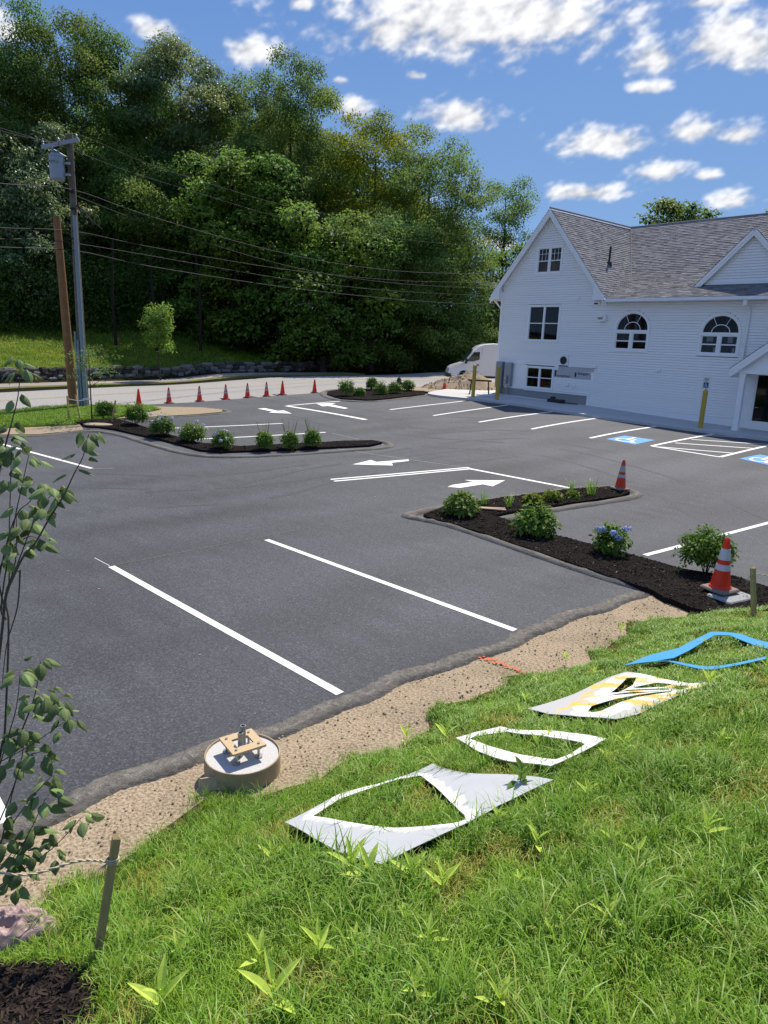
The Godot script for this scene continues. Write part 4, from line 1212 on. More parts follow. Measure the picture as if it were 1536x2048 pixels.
# ---------------------------------------------------------------- dry stone wall across the road
func build_road_side():
	var root := thing("stone_wall", "low dry stone wall of grey fieldstones along the far side of the road", "wall", on(-15, -48.6))
	var o := root.position
	var variants := []
	for k in 6:
		var b := MB.new()
		var ring := []
		var n := 8
		for y in 3:
			var rr := []
			for i in n:
				var a := TAU * i / n
				var f: float = [0.86, 1.0, 0.74][y] * R(0.84, 1.12)
				var px: float = clampf(cos(a) * 0.62, -.5, .5); var pz: float = clampf(sin(a) * 0.62, -.5, .5)
				rr.append(Vector3(px * f, [-.5, R(-.05, .15), .46][y] + R(-.07, .07), pz * f))
			ring.append(rr)
		for y in 2:
			for i in n: b.quad(ring[y][(i + 1) % n], ring[y][i], ring[y + 1][i], ring[y + 1][(i + 1) % n])
		for i in range(1, n - 1): b.tri_up(ring[2][0], ring[2][i], ring[2][i + 1], Vector3.UP)
		variants.append(b)
	var meshes := []
	for k in 6:
		for t in 3:
			var m: StandardMaterial3D = M.stone.duplicate()
			m.albedo_color = Color.WHITE * [0.45, 0.62, 0.85][t]; m.albedo_color.a = 1.0
			meshes.append((variants[k] as MB).mesh(m))
	var small := []
	var smallc := []
	var n := 0
	var line := smooth_line(P2("-25.2,-31.6 -23.6,-36.2 -21.9,-40 -18.8,-45 -15,-48.6 -11.5,-51.2 -8.8,-54.2 -6.6,-58 -4.6,-63"), 5)
	var d := PackedFloat32Array([0.0])
	for i in line.size() - 1: d.append(d[-1] + line[i].distance_to(line[i + 1]))
	for course in 3:
		var s := R(0, .3)
		while s < d[-1]:
			var w := R(.30, .85) * (1.15 if course == 2 else 1.0)
			var i := 0
			while i < d.size() - 2 and d[i + 1] < s + w * .5: i += 1
			var q := line[i].lerp(line[i + 1], clampf((s + w * .5 - d[i]) / (d[i + 1] - d[i]), 0, 1))
			var t := (line[i + 1] - line[i]).normalized()
			var h := R(.22, .34)
			var side := Vector2(t.y, -t.x)
			var c := q + side * (0.10 + 0.06 * course + R(-.05, .05))
			var g := H(q.x - side.x * .1, q.y - side.y * .1)
			var top := 0.0
			var k := Basis(Vector3.UP, atan2(-t.y, t.x) + R(-.15, .15)).rotated(Vector3(t.x, 0, t.y), R(-.12, .12)) * Basis.from_scale(Vector3(w * 1.02, h, R(.36, .55)))
			var at := Transform3D(k, Vector3(c.x, g + .12 + course * .24 + R(-.03, .03) + top, c.y) - o)
			if n < 296 and s < 39.0:
				put_mesh("stone", meshes[rng.randi() % meshes.size()], root, at)
				n += 1
			else:
				small.append(at); smallc.append(Color.WHITE * R(.6, 1.15))
			s += w
	if small.size() > 0:
		scatter("small_stones", (variants[0] as MB).mesh(M.stone), small, smallc, root)
	# hill grass
	var tuft := tuft_mesh(9, 0.16, 0.22, 0.010, M.grass)
	var w := []
	var c := []
	var i := 0
	while i < 15000:
		i += 1
		var x := R(-34, -3); var z := R(-70, -26)
		var dd := wall_dist(Vector2(x, z))
		if dd < 0.3 or dd > 22.0: continue
		if rng.randf() < dd / 30.0: continue
		var s := R(0.7, 1.5)
		w.append(Transform3D(Basis(Vector3.UP, R(0, 6)).scaled(Vector3(s * 1.2, s, s * 1.2)), on(x, z, 0.01)))
		var f := big_noise.get_noise_2d(x, z)
		c.append(Color(.95, .9, .8).lerp(Color(1.7, 1.15, 1.2), clampf(f * 1.8 + R(-.2, .2), 0, 1)))
	var hg := scatter("hill_grass", tuft, w, c, self)
	tag(hg, "rough yellow green grass on the slope above the stone wall", "grass", "", "stuff")

func tuft_mesh(blades: int, spread: float, height: float, width: float, m: Material) -> ArrayMesh:
	var b := MB.new()
	for i in blades:
		var a := R(0, TAU)
		var o := Vector3(R(-1, 1), 0, R(-1, 1)) * spread
		var h := height * R(0.55, 1.2)
		var lean := Vector3(cos(a), 0, sin(a)) * h * R(0.2, 1.15)
		var s := Vector3(-sin(a), 0, cos(a)) * width * R(.6, 1.2)
		var tone := R(0.7, 1.25)
		var p0 := o; var p1 := o + lean * 0.25 + Vector3.UP * h * 0.5; var p2 := o + lean * 0.62 + Vector3.UP * h * 0.85; var p3 := o + lean * 1.1 + Vector3.UP * h * R(.78, 1.0)
		b.col = Color(tone, tone, tone)
		var fn := func(u: Vector3, e: Vector3) -> Vector3:
			var q := s.cross(e - u).normalized()
			return q if q.y > 0.0 else -q
		var n0: Vector3 = fn.call(p0, p1); var n1: Vector3 = fn.call(p1, p2); var n2: Vector3 = fn.call(p2, p3)
		b.put(p0 - s, p0 + s, p1 + s, n0, n0, n1); b.put(p0 - s, p1 + s, p1 - s, n0, n1, n1)
		b.put(p1 - s, p1 + s, p2 + s * .7, n1, n1, n2); b.put(p1 - s, p2 + s * .7, p2 - s * .7, n1, n2, n2)
		b.put(p2 - s * .7, p2 + s * .7, p3, n2, n2, n2)
	return b.mesh(m)

# ---------------------------------------------------------------- trees
func leaf_card(b: MB, o: Vector3, dir: Vector3, side: Vector3, l: float, w: float, fold := 0.25):
	var nn := dir.cross(side).normalized()
	if nn.y < 0.0: nn = -nn
	var t := o + dir * l
	var m := o + dir * l * 0.45
	var p := m + side * w * 0.5 + nn * w * fold; var q := m - side * w * 0.5 + nn * w * fold
	var n1 := (nn - side * fold).normalized(); var n2 := (nn + side * fold).normalized()
	b.put(o, p, t, n1, n1, n1); b.put(o, t, q, n2, n2, n2)
func sprig(count: int, rad: float, l0: float, l1: float, wide: float, m: Material, droop := 0.2) -> ArrayMesh:
	var b := MB.new()
	for i in count:
		var d := Vector3(rng.randfn(0, 1), rng.randfn(0, .6), rng.randfn(0, 1)).normalized()
		var o := d * rad * pow(rng.randf(), 0.5)
		o.y *= 0.6
		var dir := (d + Vector3(R(-.5, .5), R(-.5, .3) - droop, R(-.5, .5))).normalized()
		var side := dir.cross(Vector3.UP + Vector3(R(-.7, .7), 0, R(-.7, .7))).normalized()
		var l := R(l0, l1)
		var tone := R(0.72, 1.28)
		b.col = Color(tone, tone, tone * R(.8, 1.1))
		leaf_card(b, o, dir, side, l, l * wide)
	return b.mesh(m)
var sprigs := {}
func tree(called: String, label: String, x: float, z: float, top: float, hw: float, low: float, kind: String, lobes: int, dens: float, group := "", tone := Color.WHITE, thick := 0.26, ext := 1.0):
	var g := H(x, z)
	var root := thing(called, label, "tree", Vector3(x, g, z), 0.0, group)
	var h := top - g
	var cb := low - g
	var trunk := MB.new()
	var bend := Vector3(R(-.5, .5), 0, R(-.5, .5)) * minf(1.0, h * .06)
	var tp := []
	var tr := []
	for i in 7:
		var f := i / 6.0
		tp.append(Vector3(bend.x * sin(f * 3.0), -0.2 + f * h * 0.9, bend.z * sin(f * 2.2)))
		tr.append(thick * (1.0 - f * 0.85) + (0.12 * thick if i == 0 else 0.0))
	trunk.tube(tp, tr, 9)
	var limbs := MB.new()
	var w := []
	var c := []
	for k in lobes:
		var f := pow((k + rng.randf()) / lobes, 0.85)
		var y := lerpf(cb + 0.6, h - 0.9, f)
		var prof := sqrt(maxf(0.06, 1.0 - pow(absf(f * 1.7 - 0.75) / 1.15, 2.6)))
		var a := k * 2.399 + R(-.5, .5)
		var rr := hw * prof * (1.0 - pow(rng.randf(), 1.8) * 0.75)
		var lr := clampf(hw * R(0.22, 0.40), 0.45, 1.9) * (0.8 if f > .9 else 1.0)
		var ctr := Vector3(cos(a) * rr, y, sin(a) * rr)
		var base := Vector3(0, lerpf(cb * 0.8, y, 0.62), 0)
		if k % 2 == 0 and (rr > hw * .3 or f < .6):
			var mid := base.lerp(ctr, 0.55) + Vector3(R(-.3, .3), R(0, .5), R(-.3, .3))
			limbs.tube([base, mid, ctr], [thick * .32 * (1.1 - f), thick * .18 * (1.1 - f), thick * .05], 5, false)
		var lt := R(0.78, 1.25)
		var yellow := R(-.10, .16)
		var cnt := int(dens * lr * lr * 24.0)
		for i in cnt:
			var d := Vector3(rng.randfn(0, 1), rng.randfn(0.12, .8), rng.randfn(0, 1)).normalized()
			var q := ctr + d * Vector3(lr * 1.1, lr * .58, lr * 1.1) * (0.45 + 0.6 * pow(rng.randf(), .6))
			var up := (d * 0.35 + Vector3(R(-.35, .35), 1.0, R(-.35, .35))).normalized()
			var x1 := up.cross(Vector3(R(-1, 1), R(-.2, .2), R(-1, 1))).normalized()
			var s := R(0.75, 1.3) * ext
			w.append(Transform3D(Basis(x1 * s, up * s, x1.cross(up) * s), q))
			var t := lt * R(0.8, 1.2)
			c.append(Color(t * (1.0 + yellow), t, t * (1.0 - yellow)) * tone)
	part("trunk", trunk, M.bark, root)
	if limbs.v.size() > 0: part("limbs", limbs, M.bark, root)
	scatter("crown", sprigs[kind], w, c, root)
	return root
func build_forest():
	sprigs.a = sprig(20, .62, .15, .24, .64, M.leaf)
	sprigs.y = sprig(16, .60, .17, .26, .70, M.leaf_yellow)
	sprigs.m = sprig(16, .58, .20, .30, .85, M.leaf_maple)
	sprigs.s = sprig(20, .60, .15, .24, .66, M.leaf_silver, 0.5)
	sprigs.small = sprig(13, .26, .10, .16, .6, M.leaf_maple)
	sprigs.shrub = sprig(12, .09, .04, .072, .58, M.leaf_shrub)
	var gname := "tall trees of the wood across the road"
	for q in [
		["oak_tree", "tall dense dark green tree at the left edge of the wood", -33.5, -63.5, 25.6, 5.9, 4.7, "a", 62, 1.15],
		["oak_tree", "tallest dark tree rising above the transformer pole", -29.2, -67.2, 29.2, 5.6, 5.8, "a", 62, 1.15],
		["oak_tree", "tall rounded tree just right of the tallest tree behind the pole", -25.5, -71.3, 29.3, 5.0, 6.5, "a", 62, 1.15],
		["oak_tree", "broad tall tree with a flat domed top left of the pointed tree", -20.3, -72.0, 29.0, 5.9, 5.8, "s", 62, 1.15],
		["oak_tree", "dark tree filling the dip in the treetop line", -15.4, -75.0, 27.0, 5.3, 5.8, "a", 46, 0.95],
		["oak_tree", "tree with a pointed crown standing up in the middle of the treetop line", -9.8, -69.5, 27.4, 4.2, 5.8, "a", 62, 1.15],
		["maple_tree", "bright yellow green tree top lit by the sun", -2.2, -74.5, 25.1, 5.4, 6.5, "y", 46, 0.95],
		["ash_tree", "large olive green tree with visible dark limbs at the right end of the wood", 2.9, -68.0, 21.0, 4.7, 3.6, "a", 48, 0.80],
		["maple_tree", "bright green maple standing forward with boughs down to the bank", -12.4, -61.2, 18.0, 5.0, 1.7, "m", 54, 1.0],
		["poplar_tree", "pale leaved tree at the left edge of the wood, low behind the wires", -27.4, -57.0, 14.6, 3.8, 3.6, "s", 34, 1.0],
		["poplar_tree", "silvery leaved tree behind the left of the transformer pole", -29.6, -61.0, 19.3, 5.2, 5.0, "s", 40, 1.0],
		["oak_tree", "dark tree behind the wires between the pole and the bright maple", -20.6, -65.2, 17.6, 5.4, 5.0, "a", 40, 0.95],
		["maple_tree", "maple with light green upper boughs in the middle of the wood's front", -5.4, -58.5, 13.4, 4.6, 1.3, "m", 44, 0.9],
		["oak_tree", "shaded dark tree above the end of the stone wall", -1.6, -63.0, 14.0, 5.2, 1.0, "a", 46, 0.95],
		["ash_tree", "dark leafy tree above the road left of the van", 3.3, -64.5, 14.5, 4.6, 1.0, "a", 46, 0.85],
		["oak_tree", "dark tree in the shade above the two leaning poles", -25.6, -65.0, 19.5, 5.2, 5.4, "a", 38, 0.95]]:
		tree(q[0], q[1], q[2], q[3], q[4], q[5], q[6], q[7], q[8], q[9], gname, Color.WHITE, 0.30)
	tree("locust_tree", "thin open tree with bare forks left of the gable", 11.0, -77.5, 20.6, 3.2, 10.5, "a", 26, 0.95, "", Color(1.1, 1.15, 1.0), 0.26)
	tree("locust_tree", "low leafy tree beside the white house's left eave", 10.4, -70.0, 13.2, 3.0, 3.0, "m", 22, 0.7, "", Color(.9, .95, .9), 0.2)
	tree("maple_tree", "round green tree top showing behind the main roof", 25.2, -67.0, 17.2, 3.5, 9.0, "m", 26, 1.0, "", Color(.95, .9, .9), 0.25)
	tree("maple_tree", "tree at the right edge behind the roof", 33.4, -63.3, 20.6, 2.9, 9.0, "m", 22, 0.9, "", Color(.95, 1.0, .9), 0.25)
	tree("young_tree", "small light green tree standing alone by the stone wall", -14.9, -46.9, 6.0, .72, 1.9, "small", 20, 3.0, "", Color(1.25, 1.2, 1.3), 0.07)
	# deeper wood and dark undergrowth
	var w := []
	var c := []
	var n := 0
	while n < 13000:
		var x := R(-46, 14); var z := R(-84, -48)
		var dd := wall_dist(Vector2(x, z))
		if dd < 4.0: continue
		if x < -14.0 and dd < 10.5: continue
		if x < -6.0 and dd < 6.5: continue
		n += 1
		var y := 0.3 + pow(rng.randf(), 1.3) * minf((dd - 3.0) * 0.55, 7.0)
		var s := R(0.8, 1.5)
		w.append(Transform3D(Basis.from_euler(Vector3(R(-.6, .6), R(0, 6), R(-.6, .6))).scaled(Vector3(s, s, s)), on(x, z, y)))
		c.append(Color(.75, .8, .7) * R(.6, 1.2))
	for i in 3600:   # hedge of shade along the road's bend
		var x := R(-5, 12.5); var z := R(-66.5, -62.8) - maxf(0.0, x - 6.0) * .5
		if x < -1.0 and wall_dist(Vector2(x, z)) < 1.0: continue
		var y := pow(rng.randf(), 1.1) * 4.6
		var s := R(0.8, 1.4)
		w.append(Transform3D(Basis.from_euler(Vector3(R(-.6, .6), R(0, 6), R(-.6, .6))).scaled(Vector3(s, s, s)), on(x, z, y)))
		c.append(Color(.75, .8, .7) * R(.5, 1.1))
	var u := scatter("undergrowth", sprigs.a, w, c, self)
	tag(u, "dark leafy undergrowth beneath the tall trees", "undergrowth", "", "stuff")
	w = []; c = []
	for i in 15000:
		var x := R(-60, 8); var z := -79.0 - R(0, 10) + (x * 0.1)
		var y := pow(rng.randf(), .9) * (24.0 - maxf(0.0, x + 12.0) * .6)
		var s := R(1.1, 2.2)
		w.append(Transform3D(Basis.from_euler(Vector3(R(-.6, .6), R(0, 6), R(-.6, .6))).scaled(Vector3(s, s, s)), Vector3(x, 3.0 + y, z)))
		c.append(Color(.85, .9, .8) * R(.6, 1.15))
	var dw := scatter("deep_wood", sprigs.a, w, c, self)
	tag(dw, "mass of darker trees deep in the wood", "wood", "", "stuff")
	# slim trunks in the shade
	for q in [[-20.3, -53.8, 7.5, "first slim trunk from the left in the shade above the stone wall"], [-17.0, -53.0, 7.0, "second slim trunk from the left in the shade above the stone wall"], [-14.5, -55.5, 8.0, "third slim trunk from the left, above the stone wall"], [-9.0, -58.5, 8.0, "slim trunk right of the bright maple, in deep shade"], [-6.8, -61.5, 7.5, "slim trunk in deep shade beyond the end of the stone wall"], [-3.6, -62.5, 7.0, "slim trunk in the shade above the far pavement bend"], [.6, -65.0, 8.0, "slim trunk in the shade nearest the van"], [-12.4, -57.8, 8.0, "slim trunk directly under the bright maple"]]:
		var b := MB.new()
		b.tube([on(q[0], q[1], -.2), on(q[0], q[1], q[2] * .5) + Vector3(R(-.2, .2), 0, 0), on(q[0], q[1], q[2]) + Vector3(R(-.4, .4), 0, 0)], [.13, .10, .06], 7)
		var o := thing("slim_tree", "", "", on(q[0], q[1]))
		for i in b.v.size(): b.v[i] -= o.position
		part("trunk", b, M.bark_dark, o)
		tag(o, q[3], "tree", "slim trunks in the shade of the wood")
	# house far behind the trees
	var fh := thing("far_house", "beige house with grey roof half hidden behind the white house and trees", "house", Vector3(15.5, H(15.5, -84), -84))
	var b1 := MB.new()
	b1.box(Vector3(0, 3.2, 0), Vector3(10, 6.4, 8))
	b1.prism(PackedVector2Array([Vector2(-4, 6.4), Vector2(4, 6.4), Vector2(0, 9.6)]), -5, 5, func(q: Vector3) -> Vector3: return Vector3(q.z, q.y, -q.x))
	part("wall", b1, M.beige, fh)
	var b2 := MB.new()
	for s in [-1, 1]:
		var k := Basis(Vector3.RIGHT, s * atan2(3.2, 4.0))
		b2.box(Vector3(0, 8.05, s * 2.15), Vector3(10.8, .2, 5.5), k)
	part("roof", b2, M.shingle, fh)
	for x in [-3.2, 0.0, 3.0]:
		for y in [1.8, 4.6]:
			var b3 := MB.new()
			b3.box(Vector3(x, y, 4.03), Vector3(1.1, 1.5, .08))
			var wn := part("window", b3, M.trim, fh)
			var b4 := MB.new()
			b4.box(Vector3(x, y, 4.08), Vector3(.9, 1.3, .04))
			part("pane", b4, M.van_glass, wn)

# ---------------------------------------------------------------- planted beds and lawns
func shrub(called: String, label: String, cat: String, x: float, z: float, w_: float, h_: float, up: float, kind: String, count: int, tone: Color, s := 1.0, flowers := 0, fl := Color.WHITE) -> Node3D:
	var w := w_ * .64; var h := h_ * .72
	var root := thing(called, label, cat, on(x, z, up))
	var stems := MB.new()
	for i in 7:
		var a := TAU * i / 7 + R(-.3, .3)
		var e := Vector3(cos(a) * w * R(.15, .4), h * R(.5, .8), sin(a) * w * R(.15, .4))
		stems.tube([Vector3(cos(a) * .02, -.04, sin(a) * .02), e * Vector3(.45, .5, .45), e], [.009, .007, .003], 4, false)
	part("stems", stems, M.twig, root)
	var wh := []
	var c := []
	for i in count:
		var d := Vector3(rng.randfn(0, 1), absf(rng.randfn(.1, .9)) - .25, rng.randfn(0, 1)).normalized()
		var k := 0.38 + 0.74 * pow(rng.randf(), .6)
		var lump := 1.0 + 0.34 * sin(d.x * 4.0 + x * 3.0 + d.y * 2.0) * cos(d.z * 5.0 + z * 2.0)
		var q := Vector3(d.x * w * .5 * k * lump, h * .48 + d.y * h * .52 * k * lump, d.z * w * .5 * k * lump)
		var t := R(.7, 1.3)
		var up2 := (d + Vector3(0, .8, 0)).normalized()
		var x1 := up2.cross(Vector3(R(-1, 1), R(-.2, .2), R(-1, 1))).normalized()
		var sc := R(.8, 1.25) * s
		wh.append(Transform3D(Basis(x1 * sc, up2 * sc, x1.cross(up2) * sc), q))
		c.append(tone * t)
	scatter("foliage", sprigs[kind], wh, c, root)
	for i in flowers:
		var a := i * 2.4 + R(-.4, .4)
		var f := MB.new()
		var ctr := Vector3(cos(a) * w * R(.30, .58), h * R(.55, 1.12), sin(a) * w * R(.30, .58))
		var r := R(.06, .09)
		for k in 70:
			var d := Vector3(rng.randfn(0, 1), rng.randfn(.25, .8), rng.randfn(0, 1)).normalized()
			var sd := d.cross(Vector3(R(-1, 1), R(-1, 1), R(-1, 1))).normalized()
			var e := d.cross(sd)
			var p := ctr + d * r * Vector3(1, .8, 1) * R(.85, 1.05)
			var m := R(.011, .017)
			f.col = fl * R(.75, 1.25)
			f.put(p - sd * m, p + sd * m, p + e * m, d, d, d); f.put(p - sd * m, p - e * m, p + sd * m, d, d, d)
		part("flower_head", f, M.flower, root)
	return root
func mulch_bed(called: String, outline: String, cell: float, chips: int) -> MeshInstance3D:
	var poly := P2(outline)
	var b := MB.new()
	var bump := func(q: Vector2) -> float: return 0.02 * big_noise.get_noise_2d(q.x * 7.0, q.y * 7.0)
	sheet(b, poly, cell, 0.075, func(q: Vector2) -> Color: return Color.WHITE * (1.0 + .35 * big_noise.get_noise_2d(q.x * 5.0, q.y * 5.0)), [], bump, 0.10)
	var o := struct(called, b, M.mulch)
	if chips > 0:
		var m := MB.new()
		m.box(Vector3.ZERO, Vector3(1, .22, .3), Basis(Vector3.UP, .1))
		var w := []
		var c := []
		var lo := poly[0]; var hi := poly[0]
		for p in poly: lo = lo.min(p); hi = hi.max(p)
		var n := 0
		var tries := 0
		while n < chips and tries < chips * 8:
			tries += 1
			var q := Vector2(R(lo.x, hi.x), R(lo.y, hi.y))
			if not in_poly(q, poly): continue
			n += 1
			var s := R(.015, .055)
			w.append(Transform3D(Basis.from_euler(Vector3(R(-.5, .5), R(0, 6), R(-.5, .5))).scaled(Vector3(s, s, s)), Vector3(q.x, H(q.x, q.y) + .08 + bump.call(q), q.y)))
			var t := R(.25, 1.6) if rng.randf() < .97 else R(4, 9)
			c.append(Color(t, t * R(.92, 1), t * R(.85, 1)))
		scatter("bark_chips", m.mesh(M.chip), w, c, o)
	return o
func build_beds():
	var bedr := "0.80,-13.98 1.30,-14.70 2.13,-15.40 3.41,-16.24 4.67,-17.05 5.6,-17.38 5.85,-17.2 5.90,-16.8 5.52,-16.36 3.86,-15.26 2.99,-14.70 2.25,-14.05 3.12,-12.83 3.87,-12.10 4.53,-11.40 5.13,-10.7 5.9,-9.6 7.4,-7.9 6.2,-6.6 4.9,-7.3 4.3,-8.48 3.95,-9.37 3.96,-9.83 3.65,-10.34 3.01,-11.19 2.12,-12.38 1.30,-13.40 .86,-13.74"
	mulch_bed("mulch_bed", bedr, 0.25, 6500)
	mulch_bed("mulch_bed", "-11.0,-25.0 -10.1,-26.0 -9.15,-25.3 -8.33,-24.34 -7.12,-23.1 -5.79,-21.8 -4.46,-21.5 -2.75,-22.3 -1.36,-22.95 -.5,-23.2 -.15,-22.9 -.52,-22.35 -2.62,-21.36 -4.83,-20.45 -5.45,-20.6 -6.92,-22 -9.12,-23.71 -10.4,-24.3", 0.4, 2500)
	mulch_bed("mulch_bed", "-3.3,-38.8 -3.2,-37.2 -2.3,-35 -.9,-34.5 .5,-36.3 1.95,-38.6 2.0,-40.4 -.6,-41.0 -2.4,-40.6", 0.4, 1200)
	var k := MB.new()
	berm(k, P2("4.25,-9.85 3.64,-10.42 2.99,-11.2 2.10,-12.37 1.29,-13.39 .80,-13.74 .5,-13.95 .62,-14.25 1.22,-14.80 2.1,-15.5 3.4,-16.33 4.67,-17.15 5.6,-17.5 6.02,-17.2 6.05,-16.75 5.6,-16.25 3.86,-15.08 2.99,-14.5 2.32,-13.95"), 0.35, 0.12)
	struct("kerb", k, M.berm)
	k = MB.new()
	berm(k, P2("-12.6,-21.3 -11.0,-22.0 -9.9,-23.3 -8.70,-22.9 -7.25,-21.5 -5.86,-20.25 -4.71,-19.85 -3.08,-20.45 -1.26,-21.5 -.10,-22.2 .1,-22.75 -.2,-23.3 -.9,-23.3"), 0.35, 0.12)
	struct("kerb", k, M.berm)
	k = MB.new()
	berm(k, P2("-2.5,-40.8 -3.35,-39.9 -3.5,-37.7 -2.75,-35.0 -1.6,-34.0 -.5,-34.4 .5,-35.9 2.0,-38.2"), 0.36, 0.12)
	struct("kerb", k, M.berm)
	k = MB.new()
	berm(k, P2("-11.6,-30.7 -10.6,-30.5 -9.4,-30.35 -7.9,-30.3 -6.75,-29.6 -6.55,-28.7 -7.4,-27.8 -9.0,-26.7 -9.7,-26.2"), 0.36, 0.10)
	struct("kerb", k, M.berm)
	# left lawn with its bare edges
	var d := MB.new()
	sheet(d, P2("-15.5,-20 -12.6,-21.4 -10.9,-22.1 -10.0,-23.3 -10.6,-24.4 -12,-23.5 -14,-22.6 -16,-22"), 0.3, 0.07, null, [], null, .08)
	struct("bare_soil", d, M.dirt)
	d = MB.new()
	sheet(d, P2("-10.8,-30.4 -9.4,-30.25 -7.9,-30.2 -6.85,-29.5 -6.7,-28.7 -7.5,-27.9 -9.1,-26.8 -10,-26.1 -9.4,-28.6"), 0.3, 0.06, null, [], null, .08)
	struct("bare_soil", d, M.dirt)
	d = MB.new()
	var lawn := P2("-17.2,-21.6 -15,-26.3 -13.2,-29.5 -11.9,-30.3 -9.9,-30 -9.3,-29 -10.05,-26.1 -11.0,-25.0 -10.6,-24.2 -12.25,-22.9 -14,-22.2 -16,-21.2")
	sheet(d, lawn, 0.4, 0.085, null, [], null, .08)
	var lw := struct("lawn", d, M.turf)
	d = MB.new()
	sheet(d, P2("-3.6,-38.7 -3.2,-39.2 -2.4,-40.6 -.6,-41.1 2.0,-40.5 2.3,-40.2 3.4,-41.6 4.6,-43.1 6.6,-43.6 10,-44.6 4,-44.9 2.2,-43.6 -.6,-41.8"), 0.4, 0.05, null, [], null, .06)
	struct("bare_soil", d, M.dirt)
	var w := []
	var c := []
	var tuft := tuft_mesh(12, 0.09, 0.085, 0.006, M.grass)
	for i in 7000:
		var q := Vector2(R(-17.2, -8.6), R(-31, -21))
		if not in_poly(q, lawn):
			continue
		w.append(Transform3D(Basis(Vector3.UP, R(0, 6)).scaled(Vector3.ONE * R(.7, 1.3)), on(q.x, q.y, .08)))
		c.append(Color(1.05, 1.0, .9) * R(.75, 1.15))
	scatter("lawn_blades", tuft, w, c, lw)
	# left bed, from the lawn to the tip
	var green := Color(.85, .95, .8)
	shrub("boxwood", "rounded dark green bush nearest the two poles", "shrub", -10.48, -26.35, .85, .72, .07, "shrub", 230, green, 1.25)
	shrub("boxwood", "rounded green bush in the bed, right of the leaning stake", "shrub", -8.75, -24.75, .95, .90, .07, "shrub", 260, green, 1.25)
	shrub("hydrangea", "hydrangea with many pale blue flower heads, largest of the left bed", "shrub", -7.25, -22.75, .95, .85, .07, "shrub", 170, Color(.9, 1.0, .9), 1.35, 13, Color(1.5, 1.45, 1.15))
	shrub("hydrangea", "leafy hydrangea in the left bed with few flowers", "shrub", -6.05, -22.0, .95, .72, .07, "shrub", 200, Color(1.2, 1.15, 1.1), 1.4, 4, Color(1.3, 1.25, 1.05))
	shrub("hydrangea", "hydrangea at the corner of the left bed, flowers on its left", "shrub", -4.87, -20.9, .75, .68, .07, "shrub", 150, Color(.95, 1.05, .9), 1.3, 8, Color(1.2, 1.2, 1.05))
	for q in [[-3.64, -21.05, "upright green shrub, first of the three in a row beyond the corner hydrangea"], [-2.93, -21.3, "upright green shrub in the middle of the three in a row"], [-2.28, -21.65, "upright green shrub nearest the tip of the left bed"]]:
		var s := shrub("upright_shrub", q[2], "shrub", q[0], q[1], .62, .70, .07, "shrub", 150, Color(1.0, 1.12, .8), 1.15)
		var tw := MB.new()
		for i in 9:
			var a := R(0, 6)
			tw.tube([Vector3(cos(a) * .15, .5, sin(a) * .15), Vector3(cos(a) * .24, R(.75, .95), sin(a) * .24)], [.005, .003], 4)
		part("twigs", tw, M.weed_dark, s)
	# right bed
	shrub("rhododendron", "round glossy bush at the tip of the right bed beside the stakes of wood", "shrub", 1.56, -14.05, .84, .58, .07, "shrub", 150, Color(1.15, 1.1, 1.2), 1.5)
	shrub("hydrangea", "green hydrangea without flowers in the right bed", "shrub", 2.80, -12.75, .84, .66, .07, "shrub", 120, Color(1.05, 1.15, .95), 1.75)
	shrub("hydrangea", "hydrangea with blue flower heads on top in the right bed", "shrub", 3.92, -11.75, .66, .60, .07, "shrub", 80, Color(1.05, 1.15, .95), 1.6, 8, Color(.55, .68, 1.0))
	shrub("boxwood", "round bush behind the striped cone at the right", "shrub", 5.12, -10.75, 1.02, .92, .07, "shrub", 430, Color(.95, 1.1, .8), 1.0)
	var blade := tuft_mesh(30, 0.06, 0.34, 0.006, M.grass)
	for q in [[2.15, -14.98, 1.0, "grass clump behind the glossy bush"], [2.66, -14.85, .85, "short grass clump nearest the wood scraps"], [4.40, -16.55, .95, "grass clump left of the fullest clump by the far cone"], [4.85, -16.35, 1.2, "fullest grass clump, nearest the cone at the bed's far end"]]:
		var g := thing("ornamental_grass", q[3], "grass plant", on(q[0], q[1], .06))
		put_mesh("blades", blade, g, Transform3D(Basis(Vector3.UP, R(0, 6)).scaled(Vector3(q[2], q[2], q[2])), Vector3.ZERO))
	for q in [[3.25, -15.25, .50, "low yellow green plant in the middle of the bed's far arm"], [3.78, -15.6, .50, "low brownish plant beside the yellow green plant in the bed's far arm"], [4.32, -15.95, .32, "smallest low plant in the bed's far arm"]]:
		shrub("low_plant", q[3], "plant", q[0], q[1], q[2], q[2] * .55, .07, "shrub", 60, Color(1.5, 1.2, .9), 1.0)
	# far bed by the road
	for q in [[-2.15, -36.3, .95, 1.05, "tallest upright bush in the far bed by the hydrant"], [-1.47, -36.5, .55, .5, "small bush beside the tallest bush in the far bed"], [-.95, -40.1, .7, .95, "narrow upright bush standing in the far bed"], [-.40, -37.7, .85, .75, "pale leafy bush in front of the narrow bush in the far bed"], [.26, -38.4, .95, .75, "pale leafy bush left of the fire hydrant"], [1.05, -40.2, .85, .75, "pale leafy bush right of the fire hydrant"]]:
		shrub("bush", q[4], "shrub", q[0], q[1], q[2], q[3], .06, "shrub", 130, Color(1.05, 1.1, 1.1), 1.6)
	# sapling with its two ties by the poles
	tree("sapling", "thin staked sapling with sparse grey leaves in front of the poles", -10.35, -24.85, 3.75, .75, 1.2, "small", 12, 0.9, "", Color(.9, .85, 1.6), 0.032, 0.62)
